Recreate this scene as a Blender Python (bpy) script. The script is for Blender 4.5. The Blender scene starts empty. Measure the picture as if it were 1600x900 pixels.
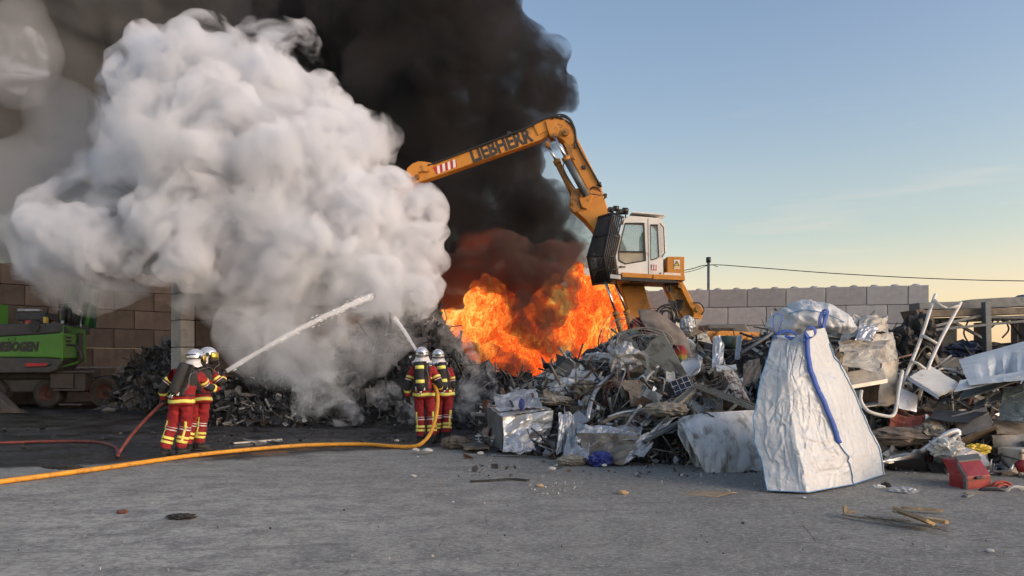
import bpy, bmesh, math, random
import numpy as np
from mathutils import Vector, Matrix, Quaternion, noise
random.seed(7); np.random.seed(7)
D = bpy.data
sc = bpy.context.scene
COL = sc.collection
R = math.radians
# ------------------------------------------------------------------ camera
F = 1150.0; CX = 800.0; HY = 566.0; CZ = 1.6        # focal length in photo pixels, horizon row, eye height
cam_d = D.cameras.new('camera'); cam = D.objects.new('camera', cam_d); COL.objects.link(cam)
cam.location = (0, 0, CZ); cam.rotation_euler = (R(90), 0, 0)
cam_d.sensor_width = 36; cam_d.lens = F/1600*36; cam_d.shift_y = (HY-450)/1600
cam_d.clip_start = .05; cam_d.clip_end = 6000
sc.camera = cam
# ------------------------------------------------------------------ sky, sun, exposure
SUN_EL, SUN_AZ = R(20), R(118)       # azimuth clockwise from +Y: low veiled sun out of frame to the right
w = D.worlds.new('World'); sc.world = w; w.use_nodes = True
nt = w.node_tree; nd = nt.nodes; lk = nt.links; nd.clear()
out = nd.new('ShaderNodeOutputWorld'); bg = nd.new('ShaderNodeBackground')
sky = nd.new('ShaderNodeTexSky'); sky.sky_type = 'NISHITA'; sky.sun_disc = False
sky.sun_elevation = SUN_EL; sky.sun_rotation = SUN_AZ; sky.air_density = 1.0; sky.dust_density = 1.6; sky.ozone_density = 1.5
tc = nd.new('ShaderNodeTexCoord'); sp = nd.new('ShaderNodeSeparateXYZ'); lk.new(tc.outputs['Generated'], sp.inputs[0])
rp = nd.new('ShaderNodeValToRGB'); lk.new(sp.outputs['Z'], rp.inputs[0])
_st = [(0.0, (2.2, 1.8, 1.4)), (.03, (1.6, 1.15, .95)), (.054, (1.42, 1.0, .74)), (.095, (1.42, .99, .70)), (.16, (1.18, .96, .73)), (.225, (1.2, 1.0, .79)), (.295, (1.14, .99, .85)), (.41, (1.07, .97, .90)), (.9, (1.05, .97, .90))]
for i, (p_, c_) in enumerate(_st):
    e = rp.color_ramp.elements[i] if i < 2 else rp.color_ramp.elements.new(p_)
    e.position = p_; e.color = (*c_, 1)
mx = nd.new('ShaderNodeMix'); mx.data_type = 'RGBA'; mx.blend_type = 'MULTIPLY'; mx.inputs[0].default_value = 1
lk.new(sky.outputs[0], mx.inputs[6]); lk.new(rp.outputs[0], mx.inputs[7])
# faint high clouds near the horizon
mp = nd.new('ShaderNodeMapping'); mp.inputs['Scale'].default_value = (2.2, 2.2, 22); lk.new(tc.outputs['Generated'], mp.inputs[0])
mp.inputs['Rotation'].default_value = (0, R(6), 0)
nz = nd.new('ShaderNodeTexNoise'); nz.inputs['Scale'].default_value = 2.3; nz.inputs['Detail'].default_value = 6; lk.new(mp.outputs[0], nz.inputs[0])
cr = nd.new('ShaderNodeValToRGB'); cr.color_ramp.elements[0].position = .58; cr.color_ramp.elements[1].position = .78
lk.new(nz.outputs[0], cr.inputs[0])
hz = nd.new('ShaderNodeMapRange'); hz.inputs[1].default_value = .02; hz.inputs[2].default_value = .36; hz.inputs[3].default_value = .42; hz.inputs[4].default_value = 0
lk.new(sp.outputs['Z'], hz.inputs[0])
mm = nd.new('ShaderNodeMath'); mm.operation = 'MULTIPLY'; lk.new(cr.outputs[0], mm.inputs[0]); lk.new(hz.outputs[0], mm.inputs[1])
mc = nd.new('ShaderNodeMix'); mc.data_type = 'RGBA'; lk.new(mm.outputs[0], mc.inputs[0]); lk.new(mx.outputs[2], mc.inputs[6]); mc.inputs[7].default_value = (4.6, 3.7, 2.9, 1)
lk.new(mc.outputs[2], bg.inputs[0]); bg.inputs[1].default_value = 0.15
lk.new(bg.outputs[0], out.inputs[0])
sd = D.lights.new('sun', 'SUN'); sun = D.objects.new('sun', sd); COL.objects.link(sun)
sd.energy = 0.75; sd.angle = R(35); sd.color = (1.0, .96, .92)
sdir = Vector((math.sin(SUN_AZ)*math.cos(SUN_EL), math.cos(SUN_AZ)*math.cos(SUN_EL), math.sin(SUN_EL)))
sun.rotation_euler = (-sdir).to_track_quat('-Z', 'Y').to_euler()
sc.view_settings.view_transform = 'Standard'; sc.view_settings.look = 'None'; sc.view_settings.gamma = 1; sc.view_settings.exposure = 0.58
cy = sc.cycles
cy.max_bounces = 16; cy.diffuse_bounces = 3; cy.glossy_bounces = 3; cy.transmission_bounces = 4; cy.volume_bounces = 7; cy.transparent_max_bounces = 24
cy.volume_step_rate = 1.0; cy.volume_max_steps = 256
cy.sample_clamp_indirect = 6; cy.use_adaptive_sampling = True; cy.adaptive_threshold = .035; cy.use_denoising = True
# ------------------------------------------------------------------ helpers
def P(px, py, Y):
    return Vector(((px-CX)/F*Y, Y, CZ+(HY-py)/F*Y))
def G(px, py, z=0.0):
    Y = (CZ-z)*F/(py-HY)
    return Vector(((px-CX)/F*Y, Y, z))
def tag(o, label=None, cat=None, group=None, kind=None):
    if label: o['label'] = label
    if cat: o['category'] = cat
    if group: o['group'] = group
    if kind: o['kind'] = kind
    return o
def link(name, me, parent=None, loc=(0, 0, 0), rot=None):
    o = D.objects.new(name, me); COL.objects.link(o); o.location = loc
    if rot is not None: o.rotation_euler = rot
    if parent: o.parent = parent
    return o
def empty(name, loc=(0, 0, 0), rot=None):
    o = D.objects.new(name, None); COL.objects.link(o); o.location = loc; o.empty_display_size = .2
    if rot is not None: o.rotation_euler = rot
    return o
# ------------------------------------------------------------------ materials
def mat(name, c1, c2=None, rough=.6, metal=0, scale=3, bump=.15, bscale=None, c3=None, t3=(.55, .7), spec=.5, stretch=(1, 1, 1), detail=6, rvar=.12, coat=0, t2=(.35, .65), bdist=.02):
    """Procedural paint or metal: two tones by noise, a third (dirt, rust) in patches, uneven gloss and relief."""
    m = D.materials.new(name); m.use_nodes = True; n = m.node_tree.nodes; l = m.node_tree.links
    b = n['Principled BSDF']; b.inputs['Metallic'].default_value = metal; b.inputs['Specular IOR Level'].default_value = spec
    b.inputs['Coat Weight'].default_value = coat
    tc = n.new('ShaderNodeTexCoord'); mp = n.new('ShaderNodeMapping'); mp.inputs['Scale'].default_value = stretch
    l.new(tc.outputs['Object'], mp.inputs[0])
    def nz(s, d=detail, r=.6):
        t = n.new('ShaderNodeTexNoise'); t.inputs['Scale'].default_value = s; t.inputs['Detail'].default_value = d; t.inputs['Roughness'].default_value = r
        l.new(mp.outputs[0], t.inputs[0]); return t
    def mr(src, a, b_, c, d):
        t = n.new('ShaderNodeMapRange'); t.inputs[1].default_value = a; t.inputs[2].default_value = b_; t.inputs[3].default_value = c; t.inputs[4].default_value = d
        l.new(src, t.inputs[0]); return t.outputs[0]
    def mixc(f, a, b_):
        t = n.new('ShaderNodeMix'); t.data_type = 'RGBA'; l.new(f, t.inputs[0])
        for k, v in ((6, a), (7, b_)):
            if isinstance(v, tuple): t.inputs[k].default_value = (*v, 1)
            else: l.new(v, t.inputs[k])
        return t.outputs[2]
    n1 = nz(scale)
    if c2 is None: c2 = tuple(x*.78 for x in c1)
    col = mixc(mr(n1.outputs[0], t2[0], t2[1], 0, 1), c1, c2)
    if c3 is not None:
        n3 = nz(scale*1.7, 8, .7); n3.inputs['Distortion'].default_value = .4
        col = mixc(mr(n3.outputs[0], t3[0], t3[1], 0, 1), col, c3)
    l.new(col, b.inputs['Base Color'])
    n2 = nz(bscale or scale*4, 7, .65)
    l.new(mr(n2.outputs[0], .3, .7, max(.05, rough-rvar), min(1, rough+rvar)), b.inputs['Roughness'])
    if bump:
        bp = n.new('ShaderNodeBump'); bp.inputs['Strength'].default_value = bump; bp.inputs['Distance'].default_value = bdist
        l.new(n2.outputs[0], bp.inputs['Height']); l.new(bp.outputs[0], b.inputs['Normal'])
    return m
def mat_attr(name, rough=.55, metal=.2, scale=6, bump=.3, dirt=(.05, .04, .03)):
    """Colour of each piece from a colour attribute, broken up by grime."""
    m = D.materials.new(name); m.use_nodes = True; n = m.node_tree.nodes; l = m.node_tree.links
    b = n['Principled BSDF']; b.inputs['Metallic'].default_value = metal
    at = n.new('ShaderNodeAttribute'); at.attribute_name = 'Col'
    tc = n.new('ShaderNodeTexCoord')
    t = n.new('ShaderNodeTexNoise'); t.inputs['Scale'].default_value = scale; t.inputs['Detail'].default_value = 8; t.inputs['Roughness'].default_value = .7
    l.new(tc.outputs['Object'], t.inputs[0])
    r = n.new('ShaderNodeMapRange'); r.inputs[1].default_value = .45; r.inputs[2].default_value = .72; r.inputs[4].default_value = .65; l.new(t.outputs[0], r.inputs[0])
    mx = n.new('ShaderNodeMix'); mx.data_type = 'RGBA'; l.new(r.outputs[0], mx.inputs[0]); l.new(at.outputs['Color'], mx.inputs[6]); mx.inputs[7].default_value = (*dirt, 1)
    l.new(mx.outputs[2], b.inputs['Base Color'])
    r2 = n.new('ShaderNodeMapRange'); r2.inputs[1].default_value = .3; r2.inputs[2].default_value = .7; r2.inputs[3].default_value = rough-.18; r2.inputs[4].default_value = rough+.25
    l.new(t.outputs[0], r2.inputs[0]); l.new(r2.outputs[0], b.inputs['Roughness'])
    bp = n.new('ShaderNodeBump'); bp.inputs['Strength'].default_value = bump; bp.inputs['Distance'].default_value = .03
    t2 = n.new('ShaderNodeTexNoise'); t2.inputs['Scale'].default_value = scale*3; t2.inputs['Detail'].default_value = 6; l.new(tc.outputs['Object'], t2.inputs[0])
    l.new(t2.outputs[0], bp.inputs['Height']); l.new(bp.outputs[0], b.inputs['Normal'])
    return m
M = {}
M['yellow'] = mat('weathered_yellow_paint', (.62, .27, .035), (.50, .20, .025), .48, 0, 1.5, .10, 12, c3=(.12, .07, .035), t3=(.57, .74))
M['yellow_dark'] = mat('greasy_yellow_paint', (.42, .19, .03), (.22, .10, .02), .5, 0, 3, .1, 12, c3=(.04, .03, .02), t3=(.5, .7))
M['black'] = mat('black_paint', (.018, .018, .02), (.035, .035, .035), .5, 0, 3, .08, 14)
M['rubber'] = mat('black_rubber', (.02, .02, .02), (.04, .037, .033), .75, 0, 5, .2, 20, c3=(.09, .075, .06), t3=(.55, .75))
M['chrome'] = mat('polished_rod_steel', (.75, .76, .78), (.6, .6, .62), .18, 1, 4, .02)
M['cabwhite'] = mat('cab_white_paint', (.80, .79, .76), (.70, .69, .66), .35, 0, 2, .03, 10, c3=(.34, .29, .23), t3=(.58, .78))
M['decal'] = mat('dark_lettering', (.025, .024, .022), (.05, .045, .04), .5, 0, 8, .02)
M['decal_red'] = mat('red_marking', (.50, .03, .025), (.35, .03, .025), .45, 0, 6, .02)
M['decal_white'] = mat('white_marking', (.82, .80, .78), (.65, .63, .6), .45, 0, 6, .02)
M['decal_yellow'] = mat('yellow_sticker', (.75, .55, .08), (.65, .48, .06), .45, 0, 6, .02)
M['green'] = mat('bright_green_paint', (.085, .27, .035), (.07, .22, .03), .4, 0, 1.2, .04, 10, c3=(.05, .09, .03), t3=(.62, .8))
M['green_dark'] = mat('dark_green_paint', (.02, .09, .03), (.015, .05, .02), .5, 0, 3, .1, 10)
M['grey_mach'] = mat('dark_grey_machine_paint', (.045, .045, .048), (.07, .068, .065), .55, 0, 3, .08, 12, c3=(.13, .11, .09), t3=(.62, .78))
M['rustwheel'] = mat('rusty_wheel_rim', (.09, .03, .018), (.05, .025, .02), .75, 0, 6, .3, 20)
M['tail'] = mat('tail_light_red', (.5, .02, .03), (.35, .02, .03), .25, 0, 6, .02)
M['redpaint'] = mat('red_paint', (.26, .010, .016), (.18, .008, .012), .5, 0, 3, .05, 12, c3=(.08, .03, .03), t3=(.62, .78))
M['greyplastic'] = mat('grey_plastic', (.12, .13, .135), (.09, .095, .10), .55, 0, 4, .08, 14)
M['steel'] = mat('galvanised_scrap_steel', (.52, .53, .54), (.36, .36, .36), .38, .75, 2.5, .25, 9, c3=(.16, .13, .10), t3=(.55, .72))
M['foil'] = mat('crumpled_aluminium', (.50, .51, .53), (.34, .35, .36), .48, .55, 3, .35, 10, c3=(.22, .19, .15), t3=(.6, .78))
M['darksteel'] = mat('blue_grey_old_steel', (.15, .175, .19), (.09, .10, .11), .6, .2, 2.5, .25, 9, c3=(.13, .075, .045), t3=(.6, .75))
M['rust'] = mat('rusty_iron', (.19, .075, .04), (.10, .05, .035), .85, 0, 5, .45, 20, c3=(.06, .05, .045), t3=(.5, .7))
M['brownmetal'] = mat('dirty_brown_metal', (.20, .17, .13), (.11, .09, .07), .7, .15, 4, .35, 14, c3=(.045, .04, .035), t3=(.5, .7))
M['whitepaint'] = mat('old_white_enamel', (.66, .66, .63), (.50, .49, .45), .42, 0, 2.2, .08, 12, c3=(.16, .13, .10), t3=(.58, .76))
M['creampaint'] = mat('old_cream_enamel', (.50, .48, .43), (.36, .34, .30), .5, 0, 2.5, .15, 12, c3=(.12, .095, .075), t3=(.50, .70))
M['cardboard'] = mat('torn_cardboard', (.33, .25, .17), (.24, .18, .12), .9, 0, 8, .2)
M['wood'] = mat('splintered_pale_wood', (.50, .36, .20), (.33, .22, .12), .85, 0, 6, .35, 18, c3=(.13, .08, .05), t3=(.55, .7), stretch=(1, 6, 6))
M['oldwood'] = mat('grey_brown_weathered_profile', (.36, .33, .28), (.20, .18, .15), .75, 0, 5, .4, 16, c3=(.06, .05, .04), t3=(.5, .66), stretch=(1, 7, 7))
M['cloth'] = mat('grey_brown_tarpaulin', (.20, .17, .145), (.14, .12, .10), .9, 0, 3, .3, 25, c3=(.07, .055, .045), t3=(.6, .75))
M['beigecloth'] = mat('dirty_beige_cloth', (.29, .265, .22), (.16, .145, .12), .95, 0, 4, .4, 18)
M['redcloth'] = mat('dark_red_cloth', (.28, .025, .03), (.16, .02, .02), .9, 0, 4, .3, 18)
M['bluecloth'] = mat('blue_plastic_rag', (.03, .05, .26), (.03, .04, .16), .55, 0, 4, .3, 18)
M['blackplastic'] = mat('black_plastic_panel', (.022, .023, .026), (.035, .035, .037), .42, 0, 3, .12, 8, c3=(.11, .095, .08), t3=(.62, .78))
M['cable'] = mat('black_cable', (.015, .015, .015), (.03, .03, .03), .5, 0, 4, 0)
M['wire'] = mat('grey_wire', (.28, .27, .25), (.18, .17, .16), .55, .3, 4, 0)
M['whitecable'] = mat('white_cable', (.7, .69, .66), (.55, .54, .5), .5, 0, 4, 0)
M['redcable'] = mat('orange_red_cable', (.5, .10, .06), (.35, .06, .04), .5, 0, 4, 0)
M['hose_yellow'] = mat('yellow_fire_hose', (.72, .33, .03), (.60, .26, .025), .6, 0, 6, .15, 60, c3=(.22, .13, .05), t3=(.52, .68))
M['hose_red'] = mat('red_fire_hose', (.22, .05, .04), (.13, .035, .03), .65, 0, 6, .15, 40)
M['suit'] = mat('red_turnout_fabric', (.31, .016, .020), (.20, .011, .014), .88, 0, 6, .45, 22, c3=(.10, .02, .018), t3=(.58, .76))
M['suit_black'] = mat('black_turnout_fabric', (.016, .016, .018), (.03, .03, .032), .8, 0, 6, .35, 22)
M['band_yellow'] = mat('reflective_yellow_tape', (.80, .78, .16), (.70, .66, .15), .5, 0, 9, .05, 30)
M['band_silver'] = mat('reflective_silver_tape', (.72, .70, .68), (.6, .55, .55), .4, .2, 9, .05, 30)
M['helmet'] = mat('silver_helmet_shell', (.80, .81, .84), (.66, .67, .70), .22, .65, 5, .03, 14)
M['skin'] = mat('skin', (.50, .31, .23), (.45, .27, .20), .6, 0, 6, .03)
M['glass'] = mat('cab_glass', (.30, .42, .42), (.22, .32, .32), .10, 0, 2, 0, spec=.8); M['glass'].node_tree.nodes['Principled BSDF'].inputs['Alpha'].default_value = .42
M['pebble'] = mat('pale_rubble', (.62, .60, .56), (.45, .43, .40), .85, 0, 8, .3)
M['stone'] = mat('grey_stone', (.16, .15, .14), (.10, .095, .09), .9, 0, 8, .4)
M['green_motor'] = mat('dull_green_enamel', (.035, .075, .06), (.02, .04, .035), .6, 0, 6, .2)
M['attr_scrap'] = mat_attr('mixed_scrap', .5, .35, 5, .35)
M['attr_char'] = mat_attr('charred_scrap', .55, .1, 6, .4, dirt=(.008, .008, .008))
M['attr_matt'] = mat_attr('scrap_cloth_and_plastic', .8, 0, 5, .3)
def concrete(name, c1, c2, stain, t=(.5, .75), sc_=1.2, soot=None):
    m = mat(name, c1, c2, .92, 0, sc_, .35, 26, c3=stain, t3=t, spec=.2, bdist=.012)
    n = m.node_tree.nodes; l = m.node_tree.links; b = n['Principled BSDF']
    oi = n.new('ShaderNodeObjectInfo')                               # each block cast slightly lighter or darker
    hs = n.new('ShaderNodeHueSaturation'); r = n.new('ShaderNodeMapRange'); r.inputs[3].default_value = .84; r.inputs[4].default_value = 1.12
    l.new(oi.outputs['Random'], r.inputs[0]); l.new(r.outputs[0], hs.inputs['Value'])
    src = b.inputs['Base Color'].links[0].from_socket
    l.new(src, hs.inputs['Color'])
    if soot:                                                        # vertical runs of soot
        tc = n.new('ShaderNodeTexCoord'); mp = n.new('ShaderNodeMapping'); mp.inputs["Scale"].default_value = (1.6, 1.6, .45); l.new(tc.outputs["Object"], mp.inputs[0])
        t = n.new('ShaderNodeTexNoise'); t.inputs['Scale'].default_value = 2.2; t.inputs['Detail'].default_value = 7; l.new(mp.outputs[0], t.inputs[0])
        r2 = n.new('ShaderNodeMapRange'); r2.inputs[1].default_value = .48; r2.inputs[2].default_value = .75; r2.inputs[4].default_value = .8; l.new(t.outputs[0], r2.inputs[0])
        mx = n.new('ShaderNodeMix'); mx.data_type = 'RGBA'; l.new(r2.outputs[0], mx.inputs[0]); l.new(hs.outputs[0], mx.inputs[6]); mx.inputs[7].default_value = (*soot, 1)
        l.new(mx.outputs[2], b.inputs['Base Color'])
    else: l.new(hs.outputs[0], b.inputs['Base Color'])
    return m
M['block_grey'] = concrete('grey_concrete', (.355, .375, .40), (.29, .305, .325), (.42, .435, .45))
M['block_brown'] = concrete('soot_browned_concrete', (.135, .10, .082), (.10, .077, .064), (.06, .048, .042), soot=(.07, .05, .042))
M['block_pale'] = concrete('pale_concrete', (.48, .46, .42), (.38, .365, .34), (.24, .23, .21))
# ------------------------------------------------------------------ mesh builder
class MB:
    def __init__(s): s.v = []; s.f = []; s.m = []; s.c = []; s.sm = []; s.n = 0
    def add(s, v, f, mi=0, c=None, smooth=False):
        v = np.asarray(v, float).reshape(-1, 3); o = s.n
        s.v.append(v); s.n += len(v)
        for q in f: s.f.append([o+i for i in q]); s.m.append(mi); s.c.append(c or (.5, .5, .5)); s.sm.append(smooth)
        return s
    def box(s, c, size, rot=None, mi=0, col=None, taper=1.0, bev=0):
        x, y, z = [q/2 for q in size]
        if bev:
            b = bmesh.new(); bmesh.ops.create_cube(b, size=1)
            bmesh.ops.scale(b, vec=size, verts=b.verts)
            bmesh.ops.bevel(b, geom=b.edges[:], offset=bev, segments=1, affect='EDGES')
            b.verts.index_update(); v = np.array([q.co[:] for q in b.verts]); f = [[k.index for k in q.verts] for q in b.faces]; b.free()
        else:
            t = taper
            v = np.array([[-x, -y, -z], [x, -y, -z], [x, y, -z], [-x, y, -z], [-x*t, -y*t, z], [x*t, -y*t, z], [x*t, y*t, z], [-x*t, y*t, z]])
            f = [[0, 3, 2, 1], [4, 5, 6, 7], [0, 1, 5, 4], [1, 2, 6, 5], [2, 3, 7, 6], [3, 0, 4, 7]]
        if rot is not None: v = v @ np.array(rot.to_3x3()).T
        return s.add(v+np.array(c), f, mi, col)
    def beam(s, a, b, w, h, up=(0, 0, 1), mi=0, col=None):
        a = Vector(a); b = Vector(b); d = b-a; L = d.length; d.normalize(); up = Vector(up)
        if abs(d.dot(up)) > .98: up = Vector((0, 1, 0))
        sx = d.cross(up).normalized(); uz = sx.cross(d)
        rot = Matrix((d, sx, uz)).transposed()
        return s.box((a+b)/2, (L, w, h), rot, mi, col)
    def tube(s, pts, r, n=8, mi=0, col=None, closed=False, caps=True, smooth=True, ry=None):
        pts = [Vector(p) for p in pts]; rr = r if hasattr(r, '__len__') else [r]*len(pts)
        V = []; prev = None
        for i, p in enumerate(pts):
            if closed: d = pts[(i+1) % len(pts)]-pts[i-1]
            else: d = pts[min(i+1, len(pts)-1)]-pts[max(i-1, 0)]
            if d.length < 1e-9: d = Vector((0, 0, 1))
            d.normalize()
            if prev is None:
                u = Vector((0, 0, 1)) if abs(d.z) < .9 else Vector((1, 0, 0))
                u = (u-d*u.dot(d)).normalized()
            else: u = (prev-d*prev.dot(d)).normalized()
            prev = u; w_ = d.cross(u)
            for k in range(n):
                a = 2*math.pi*k/n
                V.append(p+u*math.cos(a)*rr[i]+w_*math.sin(a)*(ry or rr[i]))
        f = []; m_ = len(pts)
        for i in range(m_ if closed else m_-1):
            j = (i+1) % m_
            for k in range(n): f.append([i*n+k, i*n+(k+1) % n, j*n+(k+1) % n, j*n+k])
        s.add([q[:] for q in V], f, mi, col, smooth)
        if caps and not closed:
            o = s.n-len(V)
            s.f.append([o+k for k in range(n)][::-1]); s.m.append(mi); s.c.append(col or (.5, .5, .5)); s.sm.append(False)
            s.f.append([o+(m_-1)*n+k for k in range(n)]); s.m.append(mi); s.c.append(col or (.5, .5, .5)); s.sm.append(False)
        return s
    def cyl(s, a, b, r, n=16, mi=0, col=None, r2=None): return s.tube([a, b], [r, r if r2 is None else r2], n, mi, col)
    def prism(s, outline, o, u, v_, w_, t, mi=0, col=None, smooth=False):
        """outline of (a, b) pairs in the plane o + a*u + b*v_, thickness t along w_ (centred)."""
        o = np.array(o); u = np.array(u); v_ = np.array(v_); w_ = np.array(w_); n = len(outline)
        A = [o+a*u+b*v_-w_*t/2 for a, b in outline]; B = [o+a*u+b*v_+w_*t/2 for a, b in outline]
        f = [list(range(n))[::-1], [n+i for i in range(n)]]+[[i, (i+1) % n, n+(i+1) % n, n+i] for i in range(n)]
        return s.add(A+B, f, mi, col, smooth)
    def lathe(s, prof, o, axis=(0, 0, 1), n=24, mi=0, col=None, smooth=True):
        ax = Vector(axis).normalized(); u = Vector((1, 0, 0)) if abs(ax.x) < .9 else Vector((0, 1, 0)); u = (u-ax*u.dot(ax)).normalized(); w_ = ax.cross(u); o = Vector(o)
        V = [o+ax*h+(u*math.cos(2*math.pi*k/n)+w_*math.sin(2*math.pi*k/n))*r for r, h in prof for k in range(n)]
        f = [[i*n+k, i*n+(k+1) % n, (i+1)*n+(k+1) % n, (i+1)*n+k] for i in range(len(prof)-1) for k in range(n)]
        return s.add([q[:] for q in V], f, mi, col, smooth)
    def grid(s, pts, mi=0, col=None, thick=.004, smooth=False):
        """pts: (rows, cols, 3) array; closed thin sheet of real thickness."""
        a, b = pts.shape[:2]
        gu = np.gradient(pts, axis=0); gv = np.gradient(pts, axis=1); nn = np.cross(gu, gv); nn /= np.maximum(np.linalg.norm(nn, axis=2, keepdims=True), 1e-9)
        A = (pts+nn*thick/2).reshape(-1, 3); B = (pts-nn*thick/2).reshape(-1, 3); N = a*b; f = []
        for i in range(a-1):
            for j in range(b-1):
                q = [i*b+j, i*b+j+1, (i+1)*b+j+1, (i+1)*b+j]; f.append(q[::-1]); f.append([N+k for k in q])
        rim = [j for j in range(b)]+[i*b+b-1 for i in range(1, a)]+[(a-1)*b+j for j in range(b-2, -1, -1)]+[i*b for i in range(a-2, 0, -1)]
        for k in range(len(rim)):
            p, q = rim[k], rim[(k+1) % len(rim)]; f.append([p, q, N+q, N+p])
        return s.add(np.vstack([A, B]), f, mi, col, smooth)
    def mesh(s, name, mats, attr=False):
        me = D.meshes.new(name); me.from_pydata(np.vstack(s.v).tolist(), [], s.f)
        for m in (mats if isinstance(mats, (list, tuple)) else [mats]): me.materials.append(M[m] if isinstance(m, str) else m)
        me.polygons.foreach_set('material_index', s.m); me.polygons.foreach_set('use_smooth', s.sm)
        if attr:
            ca = me.color_attributes.new('Col', 'FLOAT_COLOR', 'CORNER'); arr = []
            for q, c in zip(s.f, s.c): arr += [c[0], c[1], c[2], 1.0]*len(q)
            ca.data.foreach_set('color', arr)
        me.update(); return me
    def build(s, name, mats, parent=None, loc=(0, 0, 0), rot=None, attr=False, local=False):
        if local:       # put the origin at the piece's base centre
            V = np.vstack(s.v); c = (V.min(0)+V.max(0))/2; c[2] = V[:, 2].min(); s.v = [V-c]; loc = Vector(loc)+Vector(c)
        return link(name, s.mesh(name, mats, attr), parent, loc, rot)
def smoothpath(pts, k=6):
    """Catmull-Rom through the points."""
    pts = [Vector(p) for p in pts]; q = [pts[0]*2-pts[1]]+pts+[pts[-1]*2-pts[-2]]; out_ = []
    for i in range(1, len(q)-2):
        a, b, c, d = q[i-1:i+3]
        for j in range(k):
            t = j/k; out_.append(.5*((2*b)+(c-a)*t+(2*a-5*b+4*c-d)*t*t+(3*b-a-3*c+d)*t**3))
    return out_+[pts[-1]]
def text_mesh(name, s, size, mat_, origin, u, v_, parent=None, thick=.004, shear=0, bold=.0, width=None):
    """Raised lettering: u is the reading direction, v_ points up the letters."""
    cu = D.curves.new(name, 'FONT'); cu.body = s; cu.size = size; cu.extrude = thick; cu.shear = shear; cu.offset = bold; cu.resolution_u = 2
    o = D.objects.new(name, cu); COL.objects.link(o); dg = bpy.context.evaluated_depsgraph_get()
    me = D.meshes.new_from_object(o.evaluated_get(dg)); D.objects.remove(o); D.curves.remove(cu)
    co = np.empty(len(me.vertices)*3); me.vertices.foreach_get('co', co); co = co.reshape(-1, 3)
    if width: co[:, 0] *= width/(co[:, 0].max()-co[:, 0].min())
    u = np.array(Vector(u).normalized()); v_ = np.array(Vector(v_).normalized()); w_ = np.cross(u, v_)
    co = np.array(origin)+co[:, :1]*u+co[:, 1:2]*v_+co[:, 2:]*w_
    me.vertices.foreach_set('co', co.ravel()); me.materials.clear(); me.materials.append(M[mat_]); me.name = name; me.update()
    return link(name, me, parent)
def vol_mat(name, color, density, aniso=0.0, emit=0, ecol=(1, .3, .05), absorb=None):
    m = D.materials.new(name); m.use_nodes = True; n = m.node_tree.nodes; l = m.node_tree.links; n.clear()
    o = n.new('ShaderNodeOutputMaterial'); v = n.new('ShaderNodeVolumePrincipled')
    v.inputs['Color'].default_value = (*color, 1); v.inputs['Density'].default_value = density; v.inputs['Anisotropy'].default_value = aniso
    v.inputs['Emission Strength'].default_value = emit; v.inputs['Emission Color'].default_value = (*ecol, 1)
    l.new(v.outputs[0], o.inputs['Volume'])
    return m
ICO = {}
def ico(sub):
    if sub not in ICO:
        b = bmesh.new(); bmesh.ops.create_icosphere(b, subdivisions=sub, radius=1)
        v = np.array([x.co[:] for x in b.verts]); f = np.array([[y.index for y in x.verts] for x in b.faces]); b.free()
        ICO[sub] = (v, f)
    return ICO[sub]
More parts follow.
